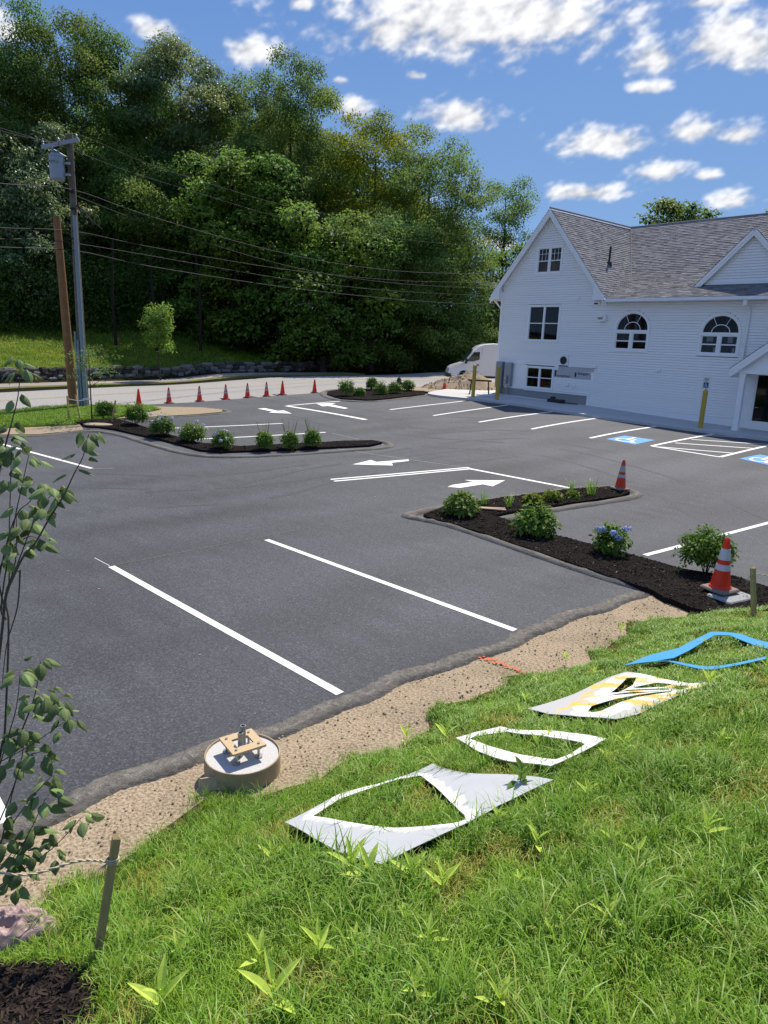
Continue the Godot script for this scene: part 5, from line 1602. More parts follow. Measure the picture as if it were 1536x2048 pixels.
	for q in [[-11.22, -24.96, .0, .95, "upright wooden stake left of the sapling"], [-10.95, -25.3, -.14, .95, "leaning stake close behind the sapling's trunk"], [-9.80, -25.2, .22, .85, "dark stake leaning right between the two rounded bushes"]]:
		var b := MB.new()
		b.box(Vector3(0, q[3] * .5 - .05, 0), Vector3(.045, q[3], .045))
		var o := part("stake", b, M.stake_wood, self)
		o.name = numbered("wooden_stake")
		o.position = on(q[0], q[1], .05); o.rotation.z = -q[2]
		tag(o, q[4], "stake", "stakes round the sapling")
	var tie := MB.new()
	tie.tube([on(-11.22, -24.96, .84), on(-10.8, -24.9, .80), on(-10.36, -24.85, .88)], [.014, .014, .014], 5)
	tie.tube([on(-10.82, -25.3, .82), on(-10.36, -24.85, .92)], [.014, .014], 5)
	var tn := part("tree_tie", tie, M.collar, self)
	tn.name = numbered("tree_tie"); tag(tn, "pale ties from the stakes to the sapling", "tie")
	var rg := MB.new()
	rg.lathe([Vector2(.0, .0), Vector2(.42, .0), Vector2(.43, .04), Vector2(.35, .06), Vector2(.0, .06)], 22)
	var rn := part("root_ring", rg, textured(M.dirt.albedo_texture, .5, .9), self)
	rn.name = numbered("root_ring"); rn.position = on(-9.95, -24.35, .06); rn.scale = Vector3(1.15, 1, .7)
	tag(rn, "pale flat ring of root fabric at the sapling's foot", "root ring")
	# scraps of wood
	for i in 2:
		var b := MB.new()
		b.box(Vector3.ZERO, Vector3(.56, .025, .06), Basis(Vector3.UP, -.16 + .12 * i))
		var o := part("wood_scrap", b, M.wood_pale, self)
		o.name = numbered("wood_scrap"); o.position = on(2.26, -14.46 - i * .09, .11)
		tag(o, ["pale strip of wood lying nearer the kerb", "pale strip of wood lying behind the other strip"][i], "wood strip", "wood strips on the mulch")

# ---------------------------------------------------------------- cones, bollards, hydrant and the like
func cone(label: String, at: Vector3, turn: float, collars: int, m: Material, base: Material, hgt := 0.71, group := "", tilt := 0.0) -> Node3D:
	var o := thing("traffic_cone", label, "traffic cone", at, turn, group)
	o.rotation.z = tilt
	var k := hgt / 0.71
	var b := MB.new()
	b.cbox(Vector3(0, .018, 0) * k, Vector3(.36, .036, .36) * k, .02)
	part("base", b, base, o)
	var c := MB.new()
	c.lathe([Vector2(.145, .034), Vector2(.135, .06), Vector2(.125, .07), Vector2(.038, .66), Vector2(.030, .70), Vector2(.022, .71), Vector2(.018, .70), Vector2(.012, .66)].map(func(q: Vector2) -> Vector2: return q * k), 24)
	part("body", c, m, o)
	var rad := func(y: float) -> float: return lerpf(.125, .038, (y - .07) / .59)
	for q in [[.42, .57], [.28, .36]].slice(0, collars):
		var d := MB.new()
		d.lathe([Vector2(rad.call(q[0]) + .0015, q[0]), Vector2(rad.call(q[0]) + .004, q[0] + .002), Vector2(rad.call(q[1]) + .004, q[1] - .002), Vector2(rad.call(q[1]) + .0015, q[1])].map(func(p: Vector2) -> Vector2: return p * k), 24)
		part("collar", d, M.collar if m == M.orange and hgt > .72 else M.collar_dirty, o)
	return o
func build_street_things():
	var g := "cones lined up along the road"
	var row := P2("-10.85,-31.05 -9.86,-32.12 -8.76,-33.17 -7.77,-34.2 -6.9,-35.04 -6.12,-35.93 -5.46,-36.88 -3.97,-38.38")
	var lab := ["plain orange cone at the left end of the row along the road", "striped cone next to the plain cone at the row's left end", "striped cone third from the left in the row along the road", "striped cone in the row along the road, left of the closest pair", "striped cone between two other striped cones, fifth from the left", "striped cone just left of the two plain cones at the row's right", "plain orange cone next to the last one of the row", "plain orange cone at the right end of the row, set apart by the far bed"]
	var plain := cone(lab[0], on(row[0].x, row[0].y, .012), .3, 0, M.orange, M.cone_base, .71, g)
	var striped := cone(lab[1], on(row[1].x, row[1].y, .012), .8, 2, M.orange, M.cone_base, .71, g)
	for i in range(2, 6): copy(striped, on(row[i].x, row[i].y, .012), i * .7, lab[i], g)
	copy(plain, on(row[6].x, row[6].y, .012), 1.1, lab[6], g)
	copy(plain, on(row[7].x, row[7].y, .012), .5, lab[7], g)
	cone("scuffed orange cone with dirty bands on the kerb at the bed's far end", on(5.72, -17.0, .10), .35, 2, M.orange_old, M.cone_base_dusty, .71, "", -.03)
	var slab := MB.new()
	slab.cbox(Vector3.ZERO, Vector3(.60, .10, .40), .02)
	var sl := part("utility_cover", slab, M.foundation, self)
	sl.name = numbered("utility_cover"); sl.position = on(4.90, -9.42, .040); sl.rotation.y = .5
	tag(sl, "pale rectangular utility cover set in the mulch under the striped cone", "utility cover")
	cone("nearest orange cone with two bright bands standing on a pale cover in mulch", on(4.80, -9.58, .115), .5, 2, M.orange, M.cone_base_dusty, .76)
	cone("small faded cone standing at the foot of the dirt pile", on(3.2, -41.6, .03), .2, 1, M.orange_old, M.cone_base, .68)
	# hydrant
	var h := thing("fire_hydrant", "black fire hydrant between bushes by the road", "fire hydrant", on(.55, -40.4, .03))
	var b := MB.new()
	b.lathe([Vector2(.17, 0), Vector2(.17, .04), Vector2(.12, .05), Vector2(.12, .18), Vector2(.17, .19), Vector2(.17, .23), Vector2(.125, .24), Vector2(.12, .52), Vector2(.16, .53), Vector2(.16, .57), Vector2(.13, .58), Vector2(.12, .66), Vector2(.07, .73), Vector2(.035, .74), Vector2(.035, .80), Vector2(0, .80)], 18)
	part("barrel", b, M.hydrant, h)
	for q in [[Vector3.RIGHT, .08], [Vector3.LEFT, .08], [Vector3.BACK, .10]]:
		var c := MB.new()
		c.tube([Vector3(0, .43, 0), Vector3(0, .43, 0) + q[0] * .19, Vector3(0, .43, 0) + q[0] * .20, Vector3(0, .43, 0) + q[0] * .25], [q[1] * .8, q[1] * .8, q[1], q[1] * .9], 10)
		part("nozzle", c, M.hydrant, h)
	# bollards
	var bl := func(x: float, z: float, hgt: float, label: String, up: float) -> Node3D:
		var o := thing("bollard", label, "bollard", on(x, z, up), 0.0, "yellow bollards along the walkway")
		var c := MB.new()
		c.lathe([Vector2(.095, 0), Vector2(.095, hgt - .06), Vector2(.085, hgt - .025), Vector2(.055, hgt), Vector2(0, hgt + .01)], 18)
		part("post", c, M.yellow, o)
		return o
	bl.call(4.35, -37.1, 1.64, "yellow bollard in the sun at the rounded end of the walkway", .12)
	bl.call(5.46, -36.25, 1.64, "yellow bollard in the shade in front of the grey meters", .12)
	var sb: Node3D = bl.call(12.72, -29.0, 1.52, "yellow bollard carrying the wheelchair sign near the door", .12)
	var sg := thing("parking_sign", "small white and blue wheelchair parking sign on top of a yellow bollard", "sign", sb.position + Vector3(0, 1.50, 0), atan2(HN.x, HN.z))
	var p := MB.new()
	p.tube([Vector3(0, 0, 0), Vector3(0, .50, 0)], [.025, .025], 8)
	part("pole", p, M.galv, sg)
	p = MB.new()
	p.cbox(Vector3(0, .31, .032), Vector3(.31, .46, .006), .0025)
	var pn := part("panel", p, M.sign_white, sg)
	p = MB.new()
	p.box(Vector3(0, .22, .037), Vector3(.20, .21, .004))
	part("blue_square", p, M.sign_blue, pn)
	wheelchair(Vector2.ZERO, Vector2.ZERO, Vector2.ZERO, 0, M.sign_white, "accessible_symbol", pn, func(x: float, y: float) -> Vector3: return Vector3(-.09 + x * .18, .13 + y * .18, .0405))
	for q in [["RESERVED", .47], ["PARKING", .42], ["ONLY", .37]]:
		var tm := TextMesh.new()
		tm.text = q[0]; tm.font_size = 10; tm.pixel_size = .0042; tm.depth = .002
		var sf := SystemFont.new(); sf.font_names = PackedStringArray(["Droid Sans"]); sf.font_weight = 700
		tm.font = sf; tm.material = mat(lin(.03, .14, .06), .6)
		put_mesh("lettering", tm, pn, Transform3D(Basis(), Vector3(0, q[1], .0365)))
	# dirt pile
	var dp := MB.new()
	var prev := []
	var f := FastNoiseLite.new()
	f.seed = 4; f.frequency = .9; f.fractal_octaves = 4
	for j in 15:
		var row2 := []
		for i in 41:
			var a := TAU * i / 40; var rr := j / 14.0
			var x := 4.5 + cos(a) * 2.6 * rr; var z := -42.9 + sin(a) * 1.7 * rr
			var y := .98 * pow(maxf(0.0, 1.0 - rr), .85) + f.get_noise_2d(x * 1.2, z * 1.2) * .24 * (1.0 - rr) + .35 * exp(-pow((x - 5.6) / .8, 2.0)) * (1.0 - rr)
			if i == 40: y = row2[0].y - H(row2[0].x, row2[0].z) + .02; x = row2[0].x; z = row2[0].z
			row2.append(Vector3(x, H(x, z) + y - .02, z))
		if j > 0:
			for i in 40: dp.tri_up(prev[i], row2[i], row2[i + 1], Vector3.UP); dp.tri_up(prev[i], row2[i + 1], prev[i + 1], Vector3.UP)
		prev = row2
	var pile := part("dirt_pile", dp, M.dirt, self)
	tag(pile, "heap of brown soil in front of the white van", "dirt pile")
	var st := MB.new()
	st.lathe([Vector2(0, -.5), Vector2(.45, -.25), Vector2(.5, .1), Vector2(.25, .42), Vector2(0, .45)], 6)
	var w := []
	var c := []
	for i in 500:
		var a := R(0, TAU); var rr := sqrt(rng.randf())
		var x := 4.5 + cos(a) * 2.7 * rr; var z := -42.9 + sin(a) * 1.8 * rr
		var s := R(.02, .09)
		w.append(Transform3D(Basis.from_euler(Vector3(R(0, 6), R(0, 6), 0)).scaled(Vector3.ONE * s), Vector3(x, H(x, z) + .98 * pow(maxf(0.0, 1.0 - rr), .85) + f.get_noise_2d(x * 1.2, z * 1.2) * .24 * (1.0 - rr), z)))
		c.append(Color(1, .9, .8) * R(.4, 1.2))
	scatter("clods", st.mesh(M.pebble), w, c, pile)
	# saw-horse and bits of pipe on the paved corner
	var sh := thing("sawhorse", "dark brown sawhorse behind the sunny bollard", "sawhorse", on(4.9, -39.0, .12), -.12)
	var rl := MB.new()
	rl.box(Vector3(0, .72, 0), Vector3(1.25, .09, .05))
	part("rail", rl, M.bark, sh)
	for x in [-.45, .45]:
		for s in [-1, 1]:
			var l := MB.new()
			l.tube([Vector3(x, .72, 0), Vector3(x + .06 * signf(x), 0, s * .28)], [.035, .035], 4)
			part("leg", l, M.bark, sh)
	for q in [["white plastic pipe on the pale corner of the walkway", "4.6,-37.9 5.2,-37.75 5.55,-37.9", M.pvc], ["pale blue plastic pipe curving over the walkway corner", "5.0,-38.25 5.4,-38.1 5.8,-38.3 6.0,-38.7", M.pvc_blue], ["short white pipe end beside the curving pipe", "5.35,-37.45 5.5,-37.85", M.pvc]]:
		var t := MB.new()
		var pts := []
		var rr := []
		for k in smooth_line(P2(q[1]), 5): pts.append(on(k.x, k.y, .17)); rr.append(.035)
		t.tube(pts, rr, 7)
		var o := part("plastic_pipe", t, q[2], self)
		tag(o, q[0], "pipe", "plastic pipes by the corner of the house")
	var pp := MB.new()
	pp.quad(Vector3(-.32, .004, .05), Vector3(.30, .004, .10), Vector3(.34, .02, -.08), Vector3(-.28, .004, -.11))
	pp.quad(Vector3(.30, .004, .10), Vector3(.42, .03, .08), Vector3(.44, .035, -.06), Vector3(.34, .02, -.08))
	var po := part("paper_scrap", pp, M.sign_white, self)
	po.position = on(13.7, -29.6, .125)
	tag(po, "white scrap of paper on the shaded walkway near the porch post", "paper")
	# conduit and black tray on the walkway under the basement window
	var cd := MB.new()
	var a1 := hw(1.9, .75); var a2 := hw(4.1, .60)
	cd.tube([on(a1.x, a1.y, .15), on(a2.x, a2.y, .15)], [.022, .022], 6)
	tag(part("conduit", cd, M.pvc, self), "thin pale pipe lying along the foundation on the walkway", "pipe")
	var ty := MB.new()
	var a3 := hw(4.65, .75)
	ty.cbox(Vector3(0, .09, 0), Vector3(.85, .16, .40), .03); ty.cbox(Vector3(-.2, .22, 0), Vector3(.22, .12, .2), .03)
	ty.tube([Vector3(.42, .05, .1), Vector3(.9, .04, .15), Vector3(1.3, .03, .0)], [.03, .03, .025], 6)
	var tn := part("rubber_tray", ty, M.black, self)
	tn.position = on(a3.x, a3.y, .12); tn.rotation.y = atan2(-HU.z, HU.x)
	tag(tn, "flat black box with a hose on the walkway below the foundation", "box")

# ---------------------------------------------------------------- poles and wires
func build_poles():
	var root := thing("utility_pole", "grey weathered utility pole with transformer, crossarm and grey riser pipe", "utility pole", on(-12.48, -29.33))
	var o := root.position
	var b := MB.new()
	var foot := Vector3(0, -.3, 0); var top := Vector3(-12.45, 10.62, -29.3) - o
	b.tube([foot, foot.lerp(top, .5), top], [.175, .145, .115], 14)
	part("pole", b, M.pole_old, root)
	b = MB.new()
	var al := Vector3(-13.42, 10.10, -29.05) - o; var ar := Vector3(-12.02, 10.42, -29.12) - o
	var t := (ar - al).normalized()
	b.box((al + ar) * .5, Vector3(al.distance_to(ar), .13, .10), Basis(t, t.cross(Vector3.FORWARD).normalized() * -1.0, Vector3.BACK).orthonormalized())
	b.tube([al.lerp(ar, .15), (foot.lerp(top, .92))], [.02, .02], 4)
	part("crossarm", b, M.galv, root)
	b = MB.new()
	for f in [.04, .45, .93]: b.lathe([Vector2(.03, 0), Vector2(.05, .04), Vector2(.03, .07), Vector2(.055, .11), Vector2(.03, .15), Vector2(0, .17)], 10, al.lerp(ar, f) + Vector3(0, .06, 0))
	part("insulator", b, M.galv, root)
	b = MB.new()
	var xf := Vector3(-12.86, 8.95, -29.0) - o
	b.lathe([Vector2(.0, 0), Vector2(.25, .0), Vector2(.27, .05), Vector2(.27, .80), Vector2(.285, .81), Vector2(.285, .85), Vector2(.20, .93), Vector2(0, .96)], 20, xf)
	var tr := part("transformer", b, M.galv, root, "grey pole transformer can")
	b = MB.new()
	b.lathe([Vector2(.04, 0), Vector2(.07, .05), Vector2(.04, .10), Vector2(.06, .15), Vector2(.02, .24), Vector2(0, .25)], 10, xf + Vector3(-.1, .93, .08))
	b.lathe([Vector2(.04, 0), Vector2(.06, .05), Vector2(.03, .12), Vector2(0, .18)], 10, xf + Vector3(.12, .92, .1))
	for k in 3: b.lathe([Vector2(.03, 0), Vector2(.045, .04), Vector2(.02, .09), Vector2(0, .1)], 8, xf + Vector3(-.15 + .15 * k, .62, .26), Basis(Vector3.RIGHT, 1.4))
	part("bushing", b, M.grey_paint, tr)
	b = MB.new()
	b.box(xf + Vector3(.33, .62, -.05), Vector3(.26, .07, .14)); b.box(xf + Vector3(.33, .22, -.05), Vector3(.26, .07, .14))
	part("bracket", b, M.galv, root)
	b = MB.new()
	b.tube([Vector3(-12.35, .2, -29.12) - o, Vector3(-12.36, 7.75, -29.12) - o], [.085, .075], 12)
	for x in [-.16, -.27]: b.tube([Vector3(-12.35 + x, .2, -29.10 + x * .2) - o, Vector3(-12.36 + x, 2.6 - x * 3, -29.10 + x * .2) - o], [.05, .045], 8)
	part("riser_pipe", b, M.grey_paint, root)
	b = MB.new()
	for q in [[8.6, 8.75], [8.0, 8.1], [6.9, 7.0]]: b.box(Vector3(-12.42, q[0], -29.18) - o, Vector3(.20, .06, .16))
	b.tube([Vector3(-12.36, 7.7, -29.1) - o, Vector3(-12.2, 8.1, -29.0) - o, Vector3(-11.95, 7.95, -28.95) - o, Vector3(-11.7, 7.55, -29.2) - o, Vector3(-11.5, 7.35, -29.6) - o], [.02, .02, .02, .02, .02], 5)
	b.tube([Vector3(-12.2, 8.3, -29.05) - o, Vector3(-12.05, 7.9, -29.0) - o, Vector3(-11.8, 7.75, -29.0) - o, Vector3(-11.65, 7.4, -29.1) - o], [.018, .018, .018, .018], 5)
	b.tube([xf + Vector3(.1, 1.1, .1), xf + Vector3(.15, 1.3, .05), al.lerp(ar, .45) + Vector3(0, .15, 0)], [.012, .012, .012], 4)
	part("cable_loop", b, M.wire, root)
	var stub := thing("utility_pole", "bare brown cut-off pole leaning left beside the transformer pole", "utility pole", on(-13.22, -29.94))
	b = MB.new()
	b.tube([Vector3(0.01, -.3, 0), Vector3(-.02, 1.0, 0), Vector3(-.09, 3.7, .03), Vector3(-.19, 7.46, .04)], [.19, .185, .165, .14], 14)
	part("pole", b, M.pole_new, stub)
	var W := [["topmost wire, leaving the crossarm's right end", "-14.5,9.6,-22 -12.65,9.99,-27.73 -12.19,10.64,-29.2 -11.23,10.75,-33.73 -10.31,10.80,-36.23 -6.45,10.79,-43.13 -2.03,11.03,-48.57 7.17,11.25,-56.97", .012],
		["second wire from the top, from just below the crossarm", "-13.9,9.5,-22 -13.01,9.77,-25.3 -12.35,10.05,-29.03 -11.49,10.15,-32.97 -9.86,10.23,-37.3 -7.87,10.16,-40.97 -5.64,10.10,-44.23 -.99,10.18,-49.63 6.17,10.61,-56.13", .012],
		["thick cable leaving the pole below the transformer, upper of two", "-13.6,7.8,-22 -13.15,8.09,-25.3 -12.40,8.67,-29.15 -11.21,8.60,-34.07 -7.88,8.32,-40.97 -3.87,8.12,-46.4 1.31,8.25,-51.8 8.21,8.9,-57.63", .024],
		["cable sagging just under the thick cable below the transformer", "-12.39,8.50,-29.2 -11.22,8.27,-34.07 -7.89,7.76,-40.97 -4.77,7.45,-45.3 -.88,7.36,-49.63 3.76,7.53,-53.97 7.85,7.83,-57.3", .02],
		["upper of the three low cables crossing in front of the wood", "-13.9,6.4,-22 -13.27,6.71,-25.3 -12.42,7.18,-29.2 -11.26,7.28,-34.07 -7.89,7.33,-40.97 -4.42,7.38,-45.73 1.35,7.65,-51.8 7.6,8.22,-57.13", .02],
		["middle of the three low cables crossing in front of the wood", "-13.9,6.0,-22 -13.3,6.35,-25.3 -12.43,6.75,-29.3 -7.89,6.85,-40.97 -4.76,6.80,-45.3 .25,6.87,-50.73 7.9,7.24,-57.3", .02],
		["lowest cable crossing in front of the wood to the house", "-13.9,5.8,-22 -13.33,6.09,-25.3 -12.43,6.47,-29.3 -11.3,6.44,-34.07 -7.89,6.38,-40.97 -4.32,6.33,-45.83 1.4,6.35,-51.8 7.95,6.54,-57.3", .026]]
	for q in W:
		var pts := P3(q[1])
		var out := []
		var rr := []
		for i in pts.size() - 1:
			for k in 5:
				out.append((pts[i] as Vector3).cubic_interpolate(pts[i + 1], pts[maxi(i - 1, 0)], pts[mini(i + 2, pts.size() - 1)], k / 5.0)); rr.append(q[2])
		out.append(pts[-1]); rr.append(q[2])
		for i in rr.size(): rr[i] *= 0.62
		var m := MB.new()
		m.tube(out, rr, 5)
		tag(part("overhead_wire", m, M.wire, self), q[0], "wire", "overhead wires from the poles to the house")

# ---------------------------------------------------------------- van
func build_van():
	var root := thing("delivery_van", "white high roofed delivery van parked behind the dirt pile", "van", on(3.75, -47.6), .02)
	# side outline, nose towards -x
	var side := PackedVector2Array([Vector2(0.0, .55), Vector2(-.02, .75), Vector2(.06, 1.02), Vector2(.22, 1.16), Vector2(.95, 1.42), Vector2(1.55, 2.18), Vector2(1.85, 2.46), Vector2(2.25, 2.60), Vector2(2.8, 2.66), Vector2(6.3, 2.62), Vector2(6.42, 2.5), Vector2(6.46, .55), Vector2(5.55, .50), Vector2(5.45, .78), Vector2(5.15, .92), Vector2(4.85, .78), Vector2(4.75, .50), Vector2(1.42, .50), Vector2(1.32, .80), Vector2(1.02, .93), Vector2(.72, .80), Vector2(.62, .50)])
	var b := MB.new()
	var tuck := func(q: Vector3) -> Vector3:   # sides lean in towards the roof
		var k := 1.0 - .10 * smooth(1.1, 2.7, q.y) - .10 * smooth(.9, .0, q.x)
		return Vector3(q.x, q.y, q.z * k)
	var n := 10
	for i in n:
		var z0 := -1.0 + 2.0 * i / n; var z1 := -1.0 + 2.0 * (i + 1) / n
		var inset := func(z: float) -> float: return .06 * pow(maxf(0.0, absf(z) - .8) / .2, 2.0)
		for k in side.size():
			var u := side[k]; var e := side[(k + 1) % side.size()]
			var pt := func(p: Vector2, z: float) -> Vector3:
				var c := Vector2(3.2, 1.4)
				var s: float = inset.call(z)
				return tuck.call(Vector3(p.x + signf(c.x - p.x) * s * .6, p.y + (c.y - p.y) * s * .6, z))
			b.quad(pt.call(u, z0), pt.call(u, z1), pt.call(e, z1), pt.call(e, z0))
	var ix := Geometry2D.triangulate_polygon(side)
	for k in range(0, ix.size(), 3):
		var f := func(p: Vector2, z: float) -> Vector3: return tuck.call(Vector3(p.x + signf(3.2 - p.x) * .036, p.y + (1.4 - p.y) * .036, z))
		b.tri_up(f.call(side[ix[k]], 1.0), f.call(side[ix[k + 1]], 1.0), f.call(side[ix[k + 2]], 1.0), Vector3.BACK)
		b.tri_up(f.call(side[ix[k]], -1.0), f.call(side[ix[k + 1]], -1.0), f.call(side[ix[k + 2]], -1.0), Vector3.FORWARD)
	part("body", b, M.van_paint, root)
	var at := func(x: float, y: float, k: float) -> Vector3: return tuck.call(Vector3(x, y, 1.0)) + Vector3(0, 0, k)
	var panel := func(called: String, pts: PackedVector2Array, k: float, m: Material, parent: Node) -> Node:
		var c := MB.new()
		c.prism(pts, 0.0, .012, func(q: Vector3) -> Vector3: return at.call(q.x, q.y, k + q.z))
		return part(called, c, m, parent)
	var dr = panel.call("door", PackedVector2Array([Vector2(1.02, 1.10), Vector2(1.04, 1.48), Vector2(1.58, 2.12), Vector2(2.05, 2.18), Vector2(2.05, .62), Vector2(1.5, .62)]), .0, M.van_paint, root)
	panel.call("side_window", PackedVector2Array([Vector2(1.10, 1.46), Vector2(1.58, 2.06), Vector2(1.97, 2.10), Vector2(1.97, 1.62), Vector2(1.6, 1.50)]), .013, M.van_glass, dr)
	panel.call("handle", PackedVector2Array([Vector2(1.75, 1.24), Vector2(1.95, 1.24), Vector2(1.95, 1.31), Vector2(1.75, 1.31)]), .02, M.black, dr)
	for x in [[2.10, 2.125], [3.32, 3.345], [4.6, 4.625]]: panel.call("seam", PackedVector2Array([Vector2(x[0], .62), Vector2(x[1], .62), Vector2(x[1], 2.4), Vector2(x[0], 2.4)]), -.004, M.vinyl_dark, root)
	panel.call("rub_strip", PackedVector2Array([Vector2(1.45, .82), Vector2(1.95, .82), Vector2(1.95, .86), Vector2(1.45, .86)]), .014, M.vinyl_dark, root)
	panel.call("sill", PackedVector2Array([Vector2(1.42, .46), Vector2(4.75, .46), Vector2(4.75, .60), Vector2(1.42, .60)]), .0, M.black, root)
	var wsn := MB.new()
	wsn.quad(Vector3(.97, 1.46, .80), Vector3(.97, 1.46, -.80), Vector3(1.58, 2.23, -.74), Vector3(1.58, 2.23, .74))
	for i in wsn.v.size(): wsn.v[i] += Vector3(-.03, .03, 0)
	part("windscreen", wsn, M.van_glass, root)
	var hl := MB.new()
	hl.prism(PackedVector2Array([Vector2(.02, .92), Vector2(.30, 1.12), Vector2(.36, 1.02), Vector2(.16, .86)]), 0, .02, func(q: Vector3) -> Vector3: return at.call(q.x, q.y, -.07 + q.z))
	part("headlight", hl, M.van_glass, root)
	var bp := MB.new()
	bp.cbox(Vector3(.10, .58, 0), Vector3(.30, .26, 1.84), .04)
	part("bumper", bp, M.black, root)
	var mi := MB.new()
	mi.cbox(Vector3(1.10, 1.52, 1.14), Vector3(.12, .36, .22), .03)
	part("mirror", mi, M.black, root)
	for x in [1.02, 5.15]:
		for z in [.80, -.80]:
			var k := Basis(Vector3.RIGHT, PI / 2)
			var tb := MB.new()
			tb.lathe([Vector2(.20, -.11), Vector2(.32, -.11), Vector2(.345, -.07), Vector2(.345, .07), Vector2(.32, .11), Vector2(.20, .11)], 24, Vector3(x, .345, z), k)
			var wh := Node3D.new()
			wh.name = "wheel"; root.add_child(wh, true)
			part("tyre", tb, M.rubber, wh)
			var rm := MB.new()
			rm.lathe([Vector2(0, -.06), Vector2(.20, -.08), Vector2(.21, .0), Vector2(.20, .09), Vector2(.10, .06), Vector2(0, .07)], 18, Vector3(x, .345, z), k)
			part("rim", rm, M.steel, wh)

# ---------------------------------------------------------------- the grass bank at our feet
func near_toe(x: float, z: float) -> float:   # how far up the bank from the wandering edge of the grass
	var e := 0.656 * x + 0.755 * z + 5.2
	var t := 0.755 * x - 0.656 * z
	return e - (1.15 + 0.14 * sin(t * 2.1 + .6) + 0.10 * sin(t * 5.3) + 0.06 * sin(t * 11.0) + 1.0 * smooth(8.6, 11.0, t) + 0.22 * smooth(1.6, 0.2, t))
var near_mulch := P2("-2.6,-3.5 -1.95,-2.95 -1.72,-2.90 -1.56,-2.86 -1.42,-2.80 -1.28,-2.70 -1.16,-2.52 -1.10,-2.3 -1.15,-1.9 -2.6,-1.6")
var stencil_shapes := []
func on_stencil(q: Vector2) -> bool:
	for s in stencil_shapes:
		if not (s[2] as Rect2).has_point(q) or not in_poly(q, s[0]): continue
		for h in s[1]:
			if in_poly(q, h): return false
		return true
	return false
func build_bank():
	var b := MB.new()
	var poly := PackedVector2Array()
	for k in 80:
		var t := -6.0 + 19.0 * k / 79.0
		var e := 1.0
		for it in 6:   # find the wandering edge
			var x := (e - 5.2) * 0.656 + 0.755 * t; var z := (e - 5.2) * 0.755 - 0.656 * t
			e -= near_toe(x, z)
		e -= 0.04
		poly.append(Vector2((e - 5.2) * 0.656 + 0.755 * t, (e - 5.2) * 0.755 - 0.656 * t))
	for q in [[13.0, 11.0], [-6.0, 11.0]]: poly.append(Vector2((q[1] - 5.2) * 0.656 + 0.755 * q[0], (q[1] - 5.2) * 0.755 - 0.656 * q[0]))
	sheet(b, poly, 0.2, 0.012, func(q: Vector2) -> Color:
		return Color.WHITE.lerp(Color(2.2, 1.3, 1.2), clampf(big_noise.get_noise_2d(q.x * 3.0, q.y * 3.0) * 1.4 - .1, 0, 1)))
	var bank := struct("grass_bank", b, M.soil)
	var short := tuft_mesh(15, 0.036, 0.056, 0.0018, M.grass)
	var long := tuft_mesh(7, 0.024, 0.120, 0.0026, M.grass)
	var dry := tuft_mesh(8, 0.035, 0.060, 0.0020, M.grass)
	var far := tuft_mesh(13, 0.045, 0.064, 0.0036, M.grass)
	var sets := [[], [], [], []]
	var cols := [[], [], [], []]
	var eye := Vector2(0, 0)
	var n := 0
	var clump := FastNoiseLite.new()
	clump.seed = 21; clump.frequency = 1.6; clump.fractal_octaves = 3
	while n < 150000:
		n += 1
		var t := R(-1.2, 11.5); var e := R(0.7, 5.9)
		var x := (e - 5.2) * 0.656 + 0.755 * t; var z := (e - 5.2) * 0.755 - 0.656 * t
		if z > -1.0: continue
		var d := sqrt(x * x + z * z)
		if absf(x) > 0.62 * -z + 0.5: continue
		var u := near_toe(x, z)
		if u < R(-.10, .12): continue
		if u < .3 and rng.randf() < .3: continue
		if in_poly(Vector2(x, z), near_mulch): continue
		if on_stencil(Vector2(x, z)): continue
		var far_away := d > 5.0
		if far_away and rng.randf() < .35: continue
		var c := clump.get_noise_2d(x, z)
		var bare := clump.get_noise_2d(x * .8 + 40.0, z * .8)
		var k := 0
		var s := R(.75, 1.2) * (1.0 + .42 * c) * (0.7 + .3 * smooth(0.0, .3, u))
		if bare > .24:
			if rng.randf() < .55: continue
			k = 2 if rng.randf() < .6 else 0
		elif far_away: k = 3
		elif rng.randf() < .10 + .25 * maxf(c, 0.0): k = 1
		var lean := Basis.from_euler(Vector3(R(-.3, .3) + .12, R(0, TAU), R(-.3, .3)))
		sets[k].append(Transform3D(lean.scaled(Vector3(s, s, s)), on(x, z, .008)))
		var v := R(.72, 1.22)
		var tint := Color(v * (1.0 - .3 * c + R(-.1, .15)), v * (1.0 - .22 * c), v * R(.7, 1.1))
		if k == 2: tint = Color(v * 2.1, v * 1.1, v * 2.0)
		elif rng.randf() < .05: tint = Color(2.0, 1.25, 2.6)
		cols[k].append(tint)
	var o1 := scatter("lawn_grass", short, sets[0], cols[0], self)
	tag(o1, "dense bright green grass covering the near bank", "grass", "", "stuff")
	var o2 := scatter("long_grass", long, sets[1], cols[1], self)
	tag(o2, "longer arching grass blades among the near lawn", "grass", "", "stuff")
	var o3 := scatter("dry_grass", dry, sets[2], cols[2], self)
	tag(o3, "thin straw coloured grass in the worn patches of the bank", "grass", "", "stuff")
	var o4 := scatter("far_bank_grass", far, sets[3], cols[3], self)
	tag(o4, "green grass further along the bank towards the right bed", "grass", "", "stuff")
	# mulch bed at the lower left
	var mb := MB.new()
	var bump := func(q: Vector2) -> float: return 0.018 * big_noise.get_noise_2d(q.x * 22.0, q.y * 22.0)
	sheet(mb, near_mulch, 0.05, 0.035, func(q: Vector2) -> Color: return Color.WHITE * (1.0 + .3 * big_noise.get_noise_2d(q.x * 9.0, q.y * 9.0)), [], bump, .05)
	var m := struct("mulch_bed", mb, M.mulch)
	var chip := MB.new()
	chip.box(Vector3.ZERO, Vector3(1, .14, .24), Basis(Vector3.UP, .1))
	var w := []
	var c := []
